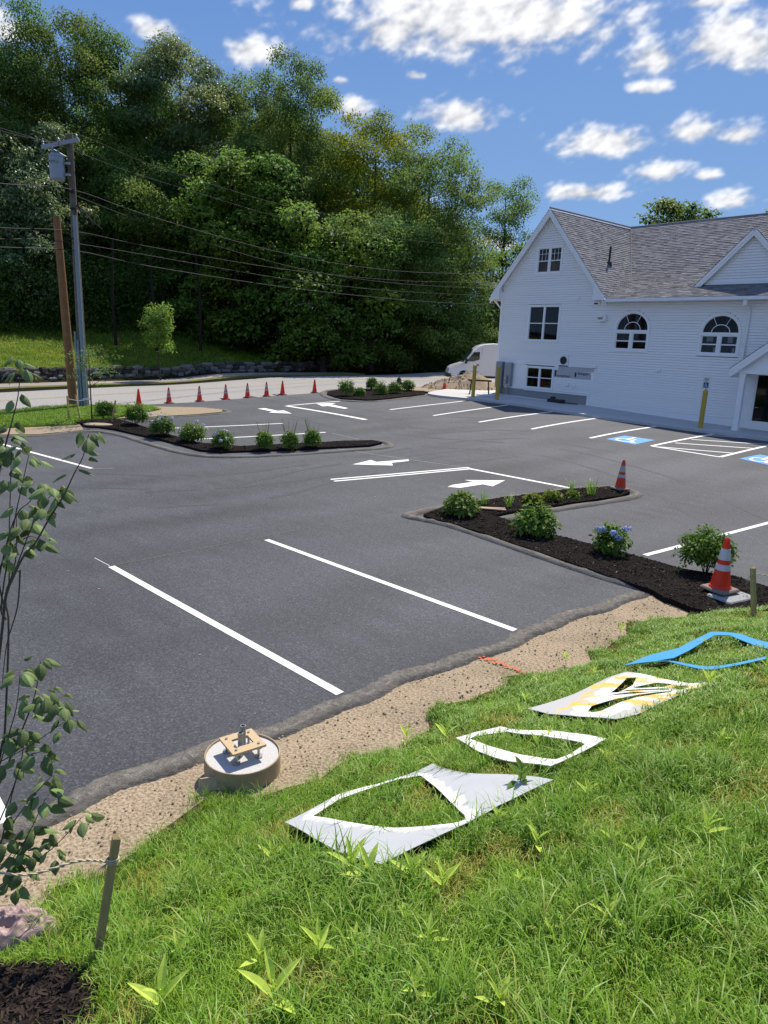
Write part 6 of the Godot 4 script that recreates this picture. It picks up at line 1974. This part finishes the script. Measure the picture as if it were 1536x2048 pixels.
	for i in 3800:
		var q := Vector2(R(-2.3, -1.05), R(-3.4, -1.8))
		if not in_poly(q, near_mulch): continue
		var s := R(.010, .05)
		w.append(Transform3D(Basis.from_euler(Vector3(R(-.5, .5), R(0, 6), R(-.5, .5))).scaled(Vector3(s, s, s)), Vector3(q.x, H(q.x, q.y) + .042 + bump.call(q), q.y)))
		var t := R(.25, 1.9)
		c.append(Color(t, t * R(.9, 1), t * R(.8, 1)))
	scatter("bark_chips", chip.mesh(M.chip), w, c, m)
	# weeds
	var proto := []
	for k in 4: proto.append(weed(k))
	var first := true
	var i := 0
	for q in P3("-.56,-3.49,.259 -.1,-3.12,.31 -.01,-3.02,.326 .2,-2.96,.294 .34,-2.79,.255 .16,-2.6,.131 -.05,-2.49,.127 -.2,-2.44,.23 -.45,-2.47,.276 -.86,-2.67,.183 .25,-2.38,.162 -.8,-2.26,.396 -.34,-2.14,.376 .18,-2.06,.161 .9,-3.83,.291 1.22,-3.57,.143 .7,-3.42,.166 .82,-3.03,.273 1.21,-2.78,.16 1.53,-2.82,.206 1.16,-2.97,.121 .68,-2.73,.091 .92,-2.3,.193 .71,-2.3,.088 .45,-1.92,.168 .27,-5.38,.254 .59,-5.27,.331 1.17,-4.63,.164 1.26,-4.65,.146 1.5,-4.07,.193 1.37,-5.92,.183 1.65,-4.21,.199 1.47,-4.05,.144 2.15,-3.99,.14 2.64,-5.18,.239 3.11,-6.72,.204 3.25,-6.64,.226 3.14,-5.32,.284 1.63,-6.53,.226 1.25,-5.58,.173 2.12,-6.42,.197 2.93,-8.09,.244 2.05,-7.18,.191"):
		var k := 3 if i == 14 else i % 3
		var src: Node3D = proto[k]
		var label: String = WEEDS[i]
		var g := "weeds in the near grass"
		var o := copy(src, on(q.x, q.y, .03), R(0, TAU), label, g)
		o.scale = Vector3.ONE * pow(q.z / .24, .72) * 1.0 * R(.9, 1.12)
		o.rotation.y = R(0, TAU)
		i += 1
	for k in 4: proto[k].free()
const WEEDS := ["bright weed a step left of the arrow stencil's nearest point", "wide bright weed left of the tall weed below the arrow stencil", "tall bright weed just below the nearest point of the arrow stencil", "bright weed right of the tall weed below the arrow stencil", "narrow bright weed, rightmost of the row below the arrow stencil", "small weed in front of the row of weeds below the arrow stencil", "small weed halfway between the arrow stencil and the bottom edge", "bright three leaved weed low in the left middle of the grass", "bright spreading weed just above the two large bottom weeds", "slim weed right of the foreground stake with the rope", "pale weed low in the middle of the grass", "large pale weed at the bottom edge, left of the other large one", "large pale weed at the bottom edge nearest the middle", "weed at the bottom edge right of the two large pale weeds", "dark green leafy weed growing over the right corner of the arrow stencil", "small weed in open grass right of the arrow stencil's right corner", "slim upright weed just right of the arrow stencil's lower edge", "wide winged weed below the arrow stencil's right corner", "narrow leaved weed in the right half of the grass", "bright weed near the right edge, level with the arrow stencil's point", "small weed left of and above the narrow leaved weed at right", "tiny weed in front of the wide winged weed", "upright weed standing in the lower right of the grass", "tiny weed left of the upright weed in the lower right", "weed at the bottom edge, right of the middle", "weed at the grass edge left of the bar stencil", "larger weed beside the left end of the bar stencil", "left one of two weeds growing up inside the bar stencil", "right one of two weeds growing up inside the bar stencil", "weed beside the right corner of the bar stencil", "small weed at the left corner of the symbol stencil", "larger of two weeds in the grass right of the bar stencil", "smaller of two weeds right of the bar stencil, nearer the camera", "weed in the open grass below the symbol stencil's right end", "bright weed touching the right end of the symbol stencil", "left one of two weeds inside the blue square stencil", "right one of two weeds inside the blue square stencil", "tall weed at the right edge just below the blue square stencil", "small weed near the dirt above the symbol stencil's left corner", "small weed between the symbol stencil and the bar stencil", "small weed between the symbol stencil and the blue square stencil", "small weed on the bank near the mulch and the right stake", "small weed at the grass edge near the orange spray mark"]
func weed(k: int) -> Node3D:
	var o := thing("weed", "small bright green broad leaved weed standing in the near grass", "weed")
	var m: Material = M.weed_dark if k == 3 else M.weed
	var st := MB.new()
	var h: float = [.105, .13, .09, .17][k]
	st.tube([Vector3(0, -.02, 0), Vector3(.004, h * .5, 0), Vector3(0, h, 0)], [.004, .0035, .002], 5)
	part("stem", st, m, o)
	var n: int = [5, 6, 4, 8][k]
	for i in n:
		var a := i * 2.4 + R(-.3, .3)
		var f := float(i) / n
		var up := (lerpf(.75, 2.6, f) if k < 3 else lerpf(.4, 1.5, f)) * R(.75, 1.25)
		var dir := Vector3(cos(a), up, sin(a)).normalized()
		var l := lerpf(.125, .085, f) * R(.85, 1.15) * (1.0 if k < 3 else .9)
		part("leaf", blade_leaf(Vector3(0, h * lerpf(.35, 1.0, f), 0), dir, l, l * (.25 if k < 3 else .42), -.18), m, o)
	return o
func blade_leaf(o: Vector3, dir: Vector3, l: float, w: float, curl: float) -> MB:   # a leaf with a folded midrib that bends along its length
	var b := MB.new()
	var side := dir.cross(Vector3.UP)
	if side.length() < .05: side = Vector3.RIGHT
	side = side.normalized()
	var nn := side.cross(dir).normalized()
	if nn.y < 0.0: nn = -nn
	var rows := []
	var n := 6
	for i in n + 1:
		var f := float(i) / n
		var hw := w * .5 * pow(sin(PI * pow(f, .8)), .85) if i > 0 and i < n else 0.0
		var c := o + dir * l * f + nn * (curl * l * f * f)
		var s2 := side * hw
		rows.append([c - s2 + nn * hw * .45, c, c + s2 + nn * hw * .45])
	for i in n:
		var t := 1.0 + (.12 if i % 2 == 0 else -.06)
		b.col = Color(t, t, t)
		for k in 2:
			b.tri_up(rows[i][k], rows[i][k + 1], rows[i + 1][k + 1], nn)
			b.tri_up(rows[i][k], rows[i + 1][k + 1], rows[i + 1][k], nn)
	return b

# ---------------------------------------------------------------- marking stencils lying on the grass
func stencil(called: String, label: String, outer: PackedVector2Array, holes: Array, m: Material, tint: Callable, lift: Callable, cell := 0.035):
	var b := MB.new()
	sheet(b, outer, cell, 0.0, tint, holes, lift, 0.006)
	var c := Vector2.ZERO
	var box := Rect2(outer[0], Vector2.ZERO)
	for q in outer: c += q / outer.size(); box = box.expand(q)
	var o := thing(called, label, "stencil", on(c.x, c.y), 0.0, "marking stencils on the grass")
	for i in b.v.size(): b.v[i] -= o.position
	part("plastic_sheet", b, m, o)
	stencil_shapes.append([outer, holes, box])
	return o
func near_holes(q: Vector2, holes: Array) -> float:
	var d := 9.0
	for h in holes:
		var n: int = h.size()
		for i in n: d = minf(d, q.distance_to(Geometry2D.get_closest_point_to_segment(q, h[i], h[(i + 1) % n])))
	return d
func build_stencils():
	var nz := FastNoiseLite.new()
	nz.seed = 8; nz.frequency = 5.0; nz.fractal_octaves = 3
	var lift := func(q: Vector2) -> float: return .088 + .022 * sin(q.x * 4.1 + q.y * 2.3) + .012 * sin(q.y * 7.0 - q.x * 3.0)
	var spray := func(holes: Array, reach: float, base: Color, over: Color) -> Callable:
		return func(q: Vector2) -> Color:
			var d := near_holes(q, holes) + nz.get_noise_2d(q.x * 1.5, q.y * 1.5) * reach * .8
			return over if d < reach else base * (1.0 + .05 * nz.get_noise_2d(q.x, q.y))
	var white := Color(1.0, .99, .97)
	var ah := [P2("-.38,-3.99 -.16,-3.83 .15,-3.61 .45,-3.46 .50,-3.455 .53,-3.49 .53,-3.56 .49,-3.76 .41,-4.13 .345,-4.40 .33,-4.44 .17,-4.40 0,-4.28 -.23,-4.17")]
	stencil("arrow_stencil", "largest white plastic stencil with a triangular arrow head cut out, nearest", P2("-.56,-3.98 -.35,-3.63 -.18,-3.39 .06,-3.14 .32,-3.27 .51,-3.39 .72,-3.56 1.07,-3.74 .92,-3.92 .69,-4.24 .43,-4.65 .24,-4.49 .03,-4.34 -.23,-4.26"), ah, M.stencil, spray.call(ah, .055, Color(.56, .585, .61), white), lift, .03)
	var fh := [P2(".75,-5.05 .85,-4.74 1.01,-4.37 1.15,-4.12 1.18,-4.1 1.28,-4.16 1.41,-4.28 1.40,-4.32 1.26,-4.52 1.12,-4.83 1.05,-5.07 .91,-5.12 .80,-5.11")]
	stencil("bar_stencil", "narrow white rectangular frame stencil lying between the two larger stencils", P2(".65,-5.13 .75,-4.72 .92,-4.30 1.11,-3.96 1.30,-4.12 1.56,-4.31 1.37,-4.55 1.20,-4.89 1.03,-5.27 .82,-5.24"), fh, M.stencil, spray.call(fh, .25, white, white), func(q: Vector2) -> float: return lift.call(q) + .012, .03)
	var sh := [P2("1.66,-5.07 1.72,-5.17 1.85,-5.205 2.02,-5.24 2.28,-5.29 2.40,-5.275 2.36,-5.235 2.09,-5.19 1.92,-5.12 1.76,-5.02 1.69,-5.02"),
		P2("1.97,-5.49 2.23,-5.85 2.30,-5.81 2.21,-5.64 2.10,-5.53 2.02,-5.45"), P2("2.17,-5.57 2.40,-5.60 2.49,-5.50 2.40,-5.455 2.22,-5.51"),
		P2("1.89,-5.375 2.00,-5.40 2.12,-5.40 2.21,-5.335 2.30,-5.33 2.28,-5.31 2.10,-5.31 1.98,-5.345"), P2("2.43,-5.31 2.49,-5.43 2.55,-5.39 2.54,-5.32 2.46,-5.27"), P2("2.03,-5.46 2.12,-5.50 2.36,-5.42 2.42,-5.36 2.36,-5.345 2.26,-5.405 2.13,-5.44")]
	var so := P2("1.31,-5.64 1.41,-5.28 1.58,-5.00 1.78,-4.77 1.95,-4.82 2.36,-5.08 2.78,-5.31 2.60,-5.45 2.45,-5.72 2.30,-6.07 2.12,-5.99 1.76,-5.79")
	var grey := Color(.60, .605, .59)
	var tint := func(q: Vector2) -> Color:
		var d := near_holes(q, sh) + nz.get_noise_2d(q.x * 1.5, q.y * 1.5) * .07
		var y := nz.get_noise_2d((q.x + q.y) * .30 + 50.0, (q.x - q.y) * .9)
		if d < .26 and y > .14: return Color(1.0, .62, .17)
		if d < .13: return white
		return grey
	stencil("symbol_stencil", "grey plastic wheelchair symbol stencil stained white and yellow around its cut-outs", so, sh, M.stencil, tint, lift, .022)
	var bh := [P2("2.62,-6.20 2.78,-6.20 3.00,-6.38 3.43,-6.80 3.53,-6.70 3.54,-6.35 3.50,-5.9 3.38,-5.62 3.10,-5.70 2.91,-5.79 2.82,-5.95 2.74,-6.10")]
	stencil("square_stencil", "blue square frame stencil lying farthest right on the grass", P2("2.36,-6.33 2.50,-6.41 2.68,-6.53 2.96,-6.54 3.13,-6.70 3.48,-7.0 3.64,-6.70 3.66,-6.2 3.62,-5.6 3.34,-5.50 3.06,-5.60 2.86,-5.69 2.77,-5.92 2.69,-6.13"), bh, M.stencil_blue, func(q: Vector2) -> Color: return Color(1, 1, 1) if q.y < -6.2 else Color(1.1, 1.0, .95), func(q: Vector2) -> float: return .105 + .03 * sin(q.x * 3.0 + q.y * 4.0), .03)

# ---------------------------------------------------------------- things close to the camera
func build_near_things():
	# light pole footing
	var o := thing("light_pole_base", "round concrete footing in a cardboard tube form at the edge of the dirt", "concrete footing", on(-1.05, -5.05, -.03), .62)
	var b := MB.new()
	b.lathe([Vector2(.300, -.05), Vector2(.300, .205), Vector2(.297, .212), Vector2(.288, .212), Vector2(.286, .19)], 40)
	part("tube_form", b, M.tube_card, o)
	b = MB.new()
	b.lathe([Vector2(.286, .15), Vector2(.286, .195), Vector2(0, .197)], 40)
	var top := part("concrete_top", b, textured(M.concrete.albedo_texture, .5, .9, M.concrete.heightmap_texture.get_image(), .2), o)
	b = MB.new()
	for q in [[.7, 1.25, .02, .10], [2.6, 2.72, .06, .11], [3.3, 3.42, .10, .15]]:
		for i in 8:
			var a0: float = lerpf(q[0], q[1], i / 8.0); var a1: float = lerpf(q[0], q[1], (i + 1) / 8.0)
			b.quad(Vector3(cos(a0), 0, -sin(a0)) * .3025 + Vector3(0, q[2], 0), Vector3(cos(a1), 0, -sin(a1)) * .3025 + Vector3(0, q[2], 0), Vector3(cos(a1), 0, -sin(a1)) * .3025 + Vector3(0, q[3], 0), Vector3(cos(a0), 0, -sin(a0)) * .3025 + Vector3(0, q[3], 0))
	part("form_print", b, M.vinyl_dark, o)
	var ply := Node3D.new()
	ply.name = "bolt_template"; o.add_child(ply)
	b = MB.new()
	var y := .305
	for q in [[Vector3(-.105, y, 0), Vector3(.07, .018, .28)], [Vector3(.105, y, 0), Vector3(.07, .018, .28)], [Vector3(0, y, -.10), Vector3(.14, .018, .08)], [Vector3(0, y, .10), Vector3(.14, .018, .08)]]: b.box(q[0], q[1])
	part("plywood_plate", b, M.ply, ply)
	for s in [Vector2(-1, -1), Vector2(1, -1), Vector2(1, 1), Vector2(-1, 1)]:
		b = MB.new()
		var c := Vector3(s.x * .095, 0, s.y * .095)
		b.tube([c + Vector3(0, .18, 0), c + Vector3(0, .325, 0)], [.011, .011], 8)
		for k in [[.197, .034, .012], [.268, .022, .014], [.282, .036, .006]]: b.lathe([Vector2(k[1], k[0]), Vector2(k[1], k[0] + k[2]), Vector2(0, k[0] + k[2])], 6, c)
		part("anchor_bolt", b, M.steel, ply)
	for q in [[Vector3(-.022, 0, .012), .40], [Vector3(.016, 0, -.024), .435]]:
		b = MB.new()
		b.lathe([Vector2(.022, .18), Vector2(.022, q[1]), Vector2(.017, q[1]), Vector2(.017, q[1] - .08), Vector2(0, q[1] - .08)], 16, q[0])
		part("conduit_stub", b, M.galv, o)
	var sc := MB.new()
	sc.box(Vector3.ZERO, Vector3(.26, .10, .022), Basis(Vector3.UP, .35) * Basis(Vector3.RIGHT, -.35))
	var so := part("wood_scrap", sc, M.wood_pale, self)
	so.name = numbered("wood_scrap"); so.position = on(-1.19, -4.80, .06)
	tag(so, "pale broken board propped against the round concrete footing", "board")
	var hole := MB.new()
	# stakes with rope
	var stake := func(foot: Vector3, head: Vector3, w: float, label: String) -> Node3D:
		var r := thing("wooden_stake", label, "stake", foot, 0.0, "stakes carrying the rope")
		var t := (head - foot).normalized()
		var x := t.cross(Vector3(.5, 0, 1).normalized()).normalized()
		var k := Basis(x, t, x.cross(t))
		var s := MB.new()
		var l := foot.distance_to(head)
		s.box(k * Vector3(0, l * .5 - .12, 0), Vector3(w, l + .2, w), k)
		var a := [k * Vector3(-w, (l - .02) * 2.0, -w) * .5, k * Vector3(w, (l - .02) * 2.0, -w) * .5, k * Vector3(w, (l - .02) * 2.0, w) * .5, k * Vector3(-w, (l - .02) * 2.0, w) * .5]
		var tip := k * Vector3(0, l + .004, 0)
		for i in 4: s.tri_up(a[i], a[(i + 1) % 4], tip, t)
		part("post", s, M.stake_wood, r)
		return r
	var f1 := on(-1.29, -2.78); var h1 := Vector3(-1.205, 1.18, -2.91)
	stake.call(f1, h1, .036, "wooden stake in the foreground at the left, leaning right with rope tied on")
	var f2 := on(4.37, -7.82); var h2 := Vector3(4.30, 1.13, -7.90)
	stake.call(f2, h2, .045, "wooden stake at the right edge beside the mulch and nearest cone")
	var rope := func(pts: Array, knot: Vector3, label: String):
		var m := MB.new()
		for s in 2:   # two strands laid round each other
			var out := []
			var rr := []
			for i in pts.size() - 1:
				for k in 14:
					var q: Vector3 = (pts[i] as Vector3).cubic_interpolate(pts[i + 1], pts[maxi(i - 1, 0)], pts[mini(i + 2, pts.size() - 1)], k / 14.0)
					var a := (i * 14 + k) * 1.1 + s * PI
					out.append(q + Vector3(0, sin(a), cos(a)) * .0035); rr.append(.0042)
			m.tube(out, rr, 5)
		for k in 3:
			var out := []
			var rr := []
			for i in 13:
				var a := TAU * i / 12
				out.append(knot + Vector3(cos(a) * .027, -.008 + .010 * k + .004 * sin(a), sin(a) * .027)); rr.append(.0042)
			m.tube(out, rr, 5)
		for k in 5: m.tube([knot + Vector3(-.02, 0, .02), knot + Vector3(-.035 - .01 * k, -.05, .02), knot + Vector3(-.04 - .012 * k, -.10 - .008 * k, .01 + .008 * k)], [.002, .0015, .001], 4)
		tag(part("rope", m, M.rope, self), label, "rope")
	var k1 := f1.lerp(h1, .80)
	rope.call([k1 + Vector3(-.02, 0, .01), Vector3(-1.38, 1.06, -2.86), Vector3(-1.60, 1.01, -2.82), Vector3(-1.82, 1.02, -2.85), Vector3(-2.05, 1.10, -2.95), Vector3(-2.12, 1.14, -3.0)], k1, "pale rope running left from the foreground stake to the young tree")
	var k2 := f2.lerp(h2, .86)
	rope.call([k2 + Vector3(.02, 0, 0), Vector3(4.6, 1.04, -7.85), Vector3(5.0, 1.05, -7.9), Vector3(5.6, 1.1, -7.95)], k2, "pale rope leading right from the stake at the right edge")
	# folded tarpaulin bag at the left edge
	var f := FastNoiseLite.new()
	f.seed = 31; f.frequency = 1.6; f.fractal_octaves = 2; f.fractal_type = FastNoiseLite.FRACTAL_RIDGED
	var by := func(x: float, z: float) -> float:
		var dx := x + 1.99; var dz := (z + 3.22) / .75
		var a := atan2(dz, dx)
		var rr := sqrt(dx * dx + dz * dz) / (.30 * (1.0 + .16 * sin(a * 3.0 + 1.0) + .05 * sin(a * 7.0)))
		return H(x, z) + .16 * sqrt(maxf(0.0, 1.0 - rr * rr)) * (1.0 + .30 * f.get_noise_2d(x * 3.0 + z, z * 4.0)) + .012 * f.get_noise_2d(x * 11.0 + 5.0, z * 4.0) - .01 * rr
	var bg := MB.new()
	var prev := []
	for j in 19:
		var rr := j / 18.0
		var row := []
		for i in 65:
			var a := TAU * (i % 64) / 64
			var rad := .30 * rr * (1.0 + .16 * sin(a * 3.0 + 1.0) + .05 * sin(a * 7.0))
			var x := -1.99 + cos(a) * rad; var z := -3.22 + sin(a) * rad * .75
			var e := .006
			row.append([Vector3(x, by.call(x, z), z), Vector3(by.call(x - e, z) - by.call(x + e, z), 2 * e, by.call(x, z - e) - by.call(x, z + e)).normalized()])
		if j > 0:
			for i in 64:
				bg.put(prev[i][0], row[i + 1][0], row[i][0], prev[i][1], row[i + 1][1], row[i][1])
				bg.put(prev[i][0], prev[i + 1][0], row[i + 1][0], prev[i][1], prev[i + 1][1], row[i + 1][1])
		prev = row
	tag(part("plastic_bag", bg, M.tarp, self), "crumpled brownish plastic bag lying at the left edge on the mulch", "bag")
	build_dogwood()

func build_dogwood():
	var root := thing("dogwood_tree", "young dogwood with thin bare stems and drooping leaves at the left edge", "tree", on(-2.14, -3.10))
	var o := root.position
	var lines := ["-2.14,.36,-3.10 -2.10,.60,-3.2 -2.01,1.28,-3.40 -2.00,1.35,-3.43 -2.01,1.90,-3.58 -2.04,2.04,-3.63 -2.04,2.14,-3.68 -2.06,2.39,-3.76 -2.07,2.63,-3.83 -2.08,2.86,-3.9", "-2.13,.5,-3.12 -2.05,.84,-3.17 -1.96,1.89,-3.40 -1.93,2.15,-3.44 -1.89,2.24,-3.44 -1.83,2.36,-3.45 -1.76,2.44,-3.45 -1.69,2.56,-3.46 -1.61,2.68,-3.46 -1.55,2.8,-3.47 -1.50,2.89,-3.47 -1.47,3.0,-3.48",
		"-2.03,1.95,-3.6 -2.05,2.06,-3.61 -2.00,2.47,-3.71 -1.97,2.64,-3.75 -1.94,2.82,-3.80", "-2.09,.8,-3.2 -2.17,2.03,-3.66 -2.15,2.6,-3.83 -2.15,2.75,-3.9 -2.14,2.87,-3.96 -2.13,2.98,-4.02 -2.12,3.12,-4.09 -2.13,3.28,-4.16", "-2.03,1.95,-3.58 -2.05,2.13,-3.58 -1.99,2.41,-3.62 -1.93,2.55,-3.63 -1.86,2.61,-3.62 -1.80,2.7,-3.61", "-1.94,2.08,-3.44 -2.00,2.1,-3.57 -1.82,2.52,-3.57 -1.69,2.68,-3.51", "-2.03,2.0,-3.6 -2.05,2.2,-3.6 -2.01,2.33,-3.66 -1.93,2.39,-3.71 -1.88,2.37,-3.74", "-2.03,2.11,-3.63 -2.00,2.26,-3.69 -2.02,2.53,-3.78", "-1.91,2.25,-3.56 -1.93,2.05,-3.54 -1.99,1.84,-3.51 -2.01,1.6,-3.46",
		"-2.08,.8,-3.22 -2.05,1.03,-3.32 -1.93,1.44,-3.38 -1.89,1.57,-3.38 -1.86,1.74,-3.38", "-2.02,1.06,-3.32 -1.87,1.47,-3.44 -1.84,1.6,-3.49 -1.83,1.74,-3.54", "-2.08,.9,-3.22 -2.05,1.17,-3.3 -1.95,1.29,-3.27 -1.77,1.41,-3.25 -1.58,1.56,-3.24", "-2.05,.8,-3.17 -1.95,.98,-3.23 -1.88,1.22,-3.33 -1.87,1.40,-3.40", "-2.10,.6,-3.13 -1.97,.69,-3.13 -1.82,1.29,-3.22 -1.69,1.41,-3.2", "-2.09,.6,-3.14 -1.95,.85,-3.17 -1.82,1.06,-3.25 -1.70,1.2,-3.3", "-2.11,.5,-3.1 -1.95,.73,-3.09 -1.78,.92,-3.08 -1.63,1.22,-3.1", "-2.11,.5,-3.1 -1.97,.65,-3.07 -1.72,.85,-3.07 -1.57,.99,-3.05 -1.43,1.16,-3.04", "-2.11,.5,-3.1 -2.00,.64,-3.12 -1.84,.87,-3.15 -1.70,.98,-3.15"]
	for l in lines:
		var raw := P3(l)
		var pts := []
		var rr := []
		for i in raw.size() - 1:
			for k in 4: pts.append((raw[i] as Vector3).cubic_interpolate(raw[i + 1], raw[maxi(i - 1, 0)], raw[mini(i + 2, raw.size() - 1)], k / 4.0) - o)
		pts.append(raw[-1] - o)
		var thick: float = .0085 if raw.size() > 6 else .0048
		for i in pts.size(): rr.append(lerpf(thick, .0018, float(i) / (pts.size() - 1)))
		var b := MB.new()
		b.tube(pts, rr, 6)
		part("stem", b, M.twig, root)
	# drooping leaves in whorls: a few leaf shapes shared by all
	var shapes := []
	for k in 5:
		var b := MB.new()
		var n := 7
		var rows := []
		var curl := R(.25, .75); var fold := R(.35, .8)
		for i in n + 1:
			var f := float(i) / n
			var hw := .40 * pow(sin(PI * pow(f, .70)), .9) if i > 0 and i < n else 0.0
			var c := Vector3(0, -curl * f * f + .10 * f, f)
			rows.append([c + Vector3(-hw * .9, -hw * fold, 0), c + Vector3(-hw * .48, -hw * fold * .25, 0), c, c + Vector3(hw * .48, -hw * fold * .25, 0), c + Vector3(hw * .9, -hw * fold, 0)])
		for i in n:
			for m in 4:
				var t := (1.0 + (.10 if (i + m) % 2 == 0 else -.05)) * (1.15 if m == 1 or m == 2 else .95)
				b.col = Color(t, t, t)
				b.tri_up(rows[i][m], rows[i][m + 1], rows[i + 1][m + 1], Vector3.UP); b.tri_up(rows[i][m], rows[i + 1][m + 1], rows[i + 1][m], Vector3.UP)
		for tint in [.8, 1.1, 1.4]:
			var mt: StandardMaterial3D = M.leaf_dogwood.duplicate()
			mt.albedo_color = lin(.15 * tint, .21 * tint, .075 * tint)
			shapes.append(b.mesh(mt))
	for q in "-2.13,3.28,-4.16,10 -2.11,3.1,-4.07,2 -2.11,2.96,-3.98,3 -2.09,2.86,-3.91,9 -2.16,2.81,-3.95,4 -1.94,2.82,-3.8,8 -2.06,2.68,-3.81,12 -2.09,2.76,-3.89,2 -1.95,2.68,-3.76,3 -1.47,3,-3.48,6 -1.49,2.9,-3.45,3 -1.53,2.81,-3.43,2 -1.61,2.69,-3.46,3 -1.8,2.7,-3.61,5 -1.69,2.68,-3.51,8 -1.72,2.6,-3.49,5 -2,2.53,-3.78,6 -1.89,2.46,-3.66,10 -1.88,2.37,-3.74,6 -1.98,2.43,-3.65,2 -2.03,2.37,-3.64,4 -2.02,2.26,-3.61,3 -1.89,2.36,-3.58,3 -1.86,1.75,-3.38,5 -1.83,1.74,-3.54,6 -1.9,1.56,-3.39,2 -1.69,1.64,-3.31,13 -1.57,1.57,-3.24,8 -1.59,1.67,-3.26,4 -1.79,1.63,-3.36,6 -1.87,1.42,-3.41,12 -1.93,1.4,-3.3,6 -1.69,1.41,-3.2,6 -1.88,1.27,-3.27,7 -1.86,1.3,-3.33,4 -1.7,1.2,-3.3,5 -1.63,1.22,-3.1,10 -1.78,1.16,-3.14,4 -1.43,1.16,-3.04,6 -1.7,.98,-3.15,7 -1.78,.98,-3.2,4 -1.84,.94,-3.09,10 -1.72,.91,-3.08,5 -1.56,.99,-3,5 -1.81,.87,-3.07,6 -1.72,.87,-3.02,3 -1.77,.8,-3,4 -1.86,.81,-3.06,5 -1.91,1,-3.2,3".split(" "):
		var k: PackedStringArray = q.split(",")
		var n := int(k[3])
		for i in n:
			var a := i * 2.4 + R(-.4, .4)
			var sp: float = .018 + .030 * sqrt(float(i) / n) * (1.6 if n > 7 else 1.0)
			var at: Vector3 = Vector3(float(k[0]) + cos(a) * sp, float(k[1]) + R(-.02, .03) * (2.0 if n > 7 else 1.0), float(k[2]) + sin(a) * sp) - o
			var l := R(.060, .095)
			var basis := Basis(Vector3.UP, PI / 2 - a) * Basis(Vector3.RIGHT, R(.1, .9)) * Basis(Vector3.BACK, R(-.4, .4))
			put_mesh("leaf", shapes[rng.randi() % shapes.size()], root, Transform3D(basis.scaled_local(Vector3(l, l, l)), at))
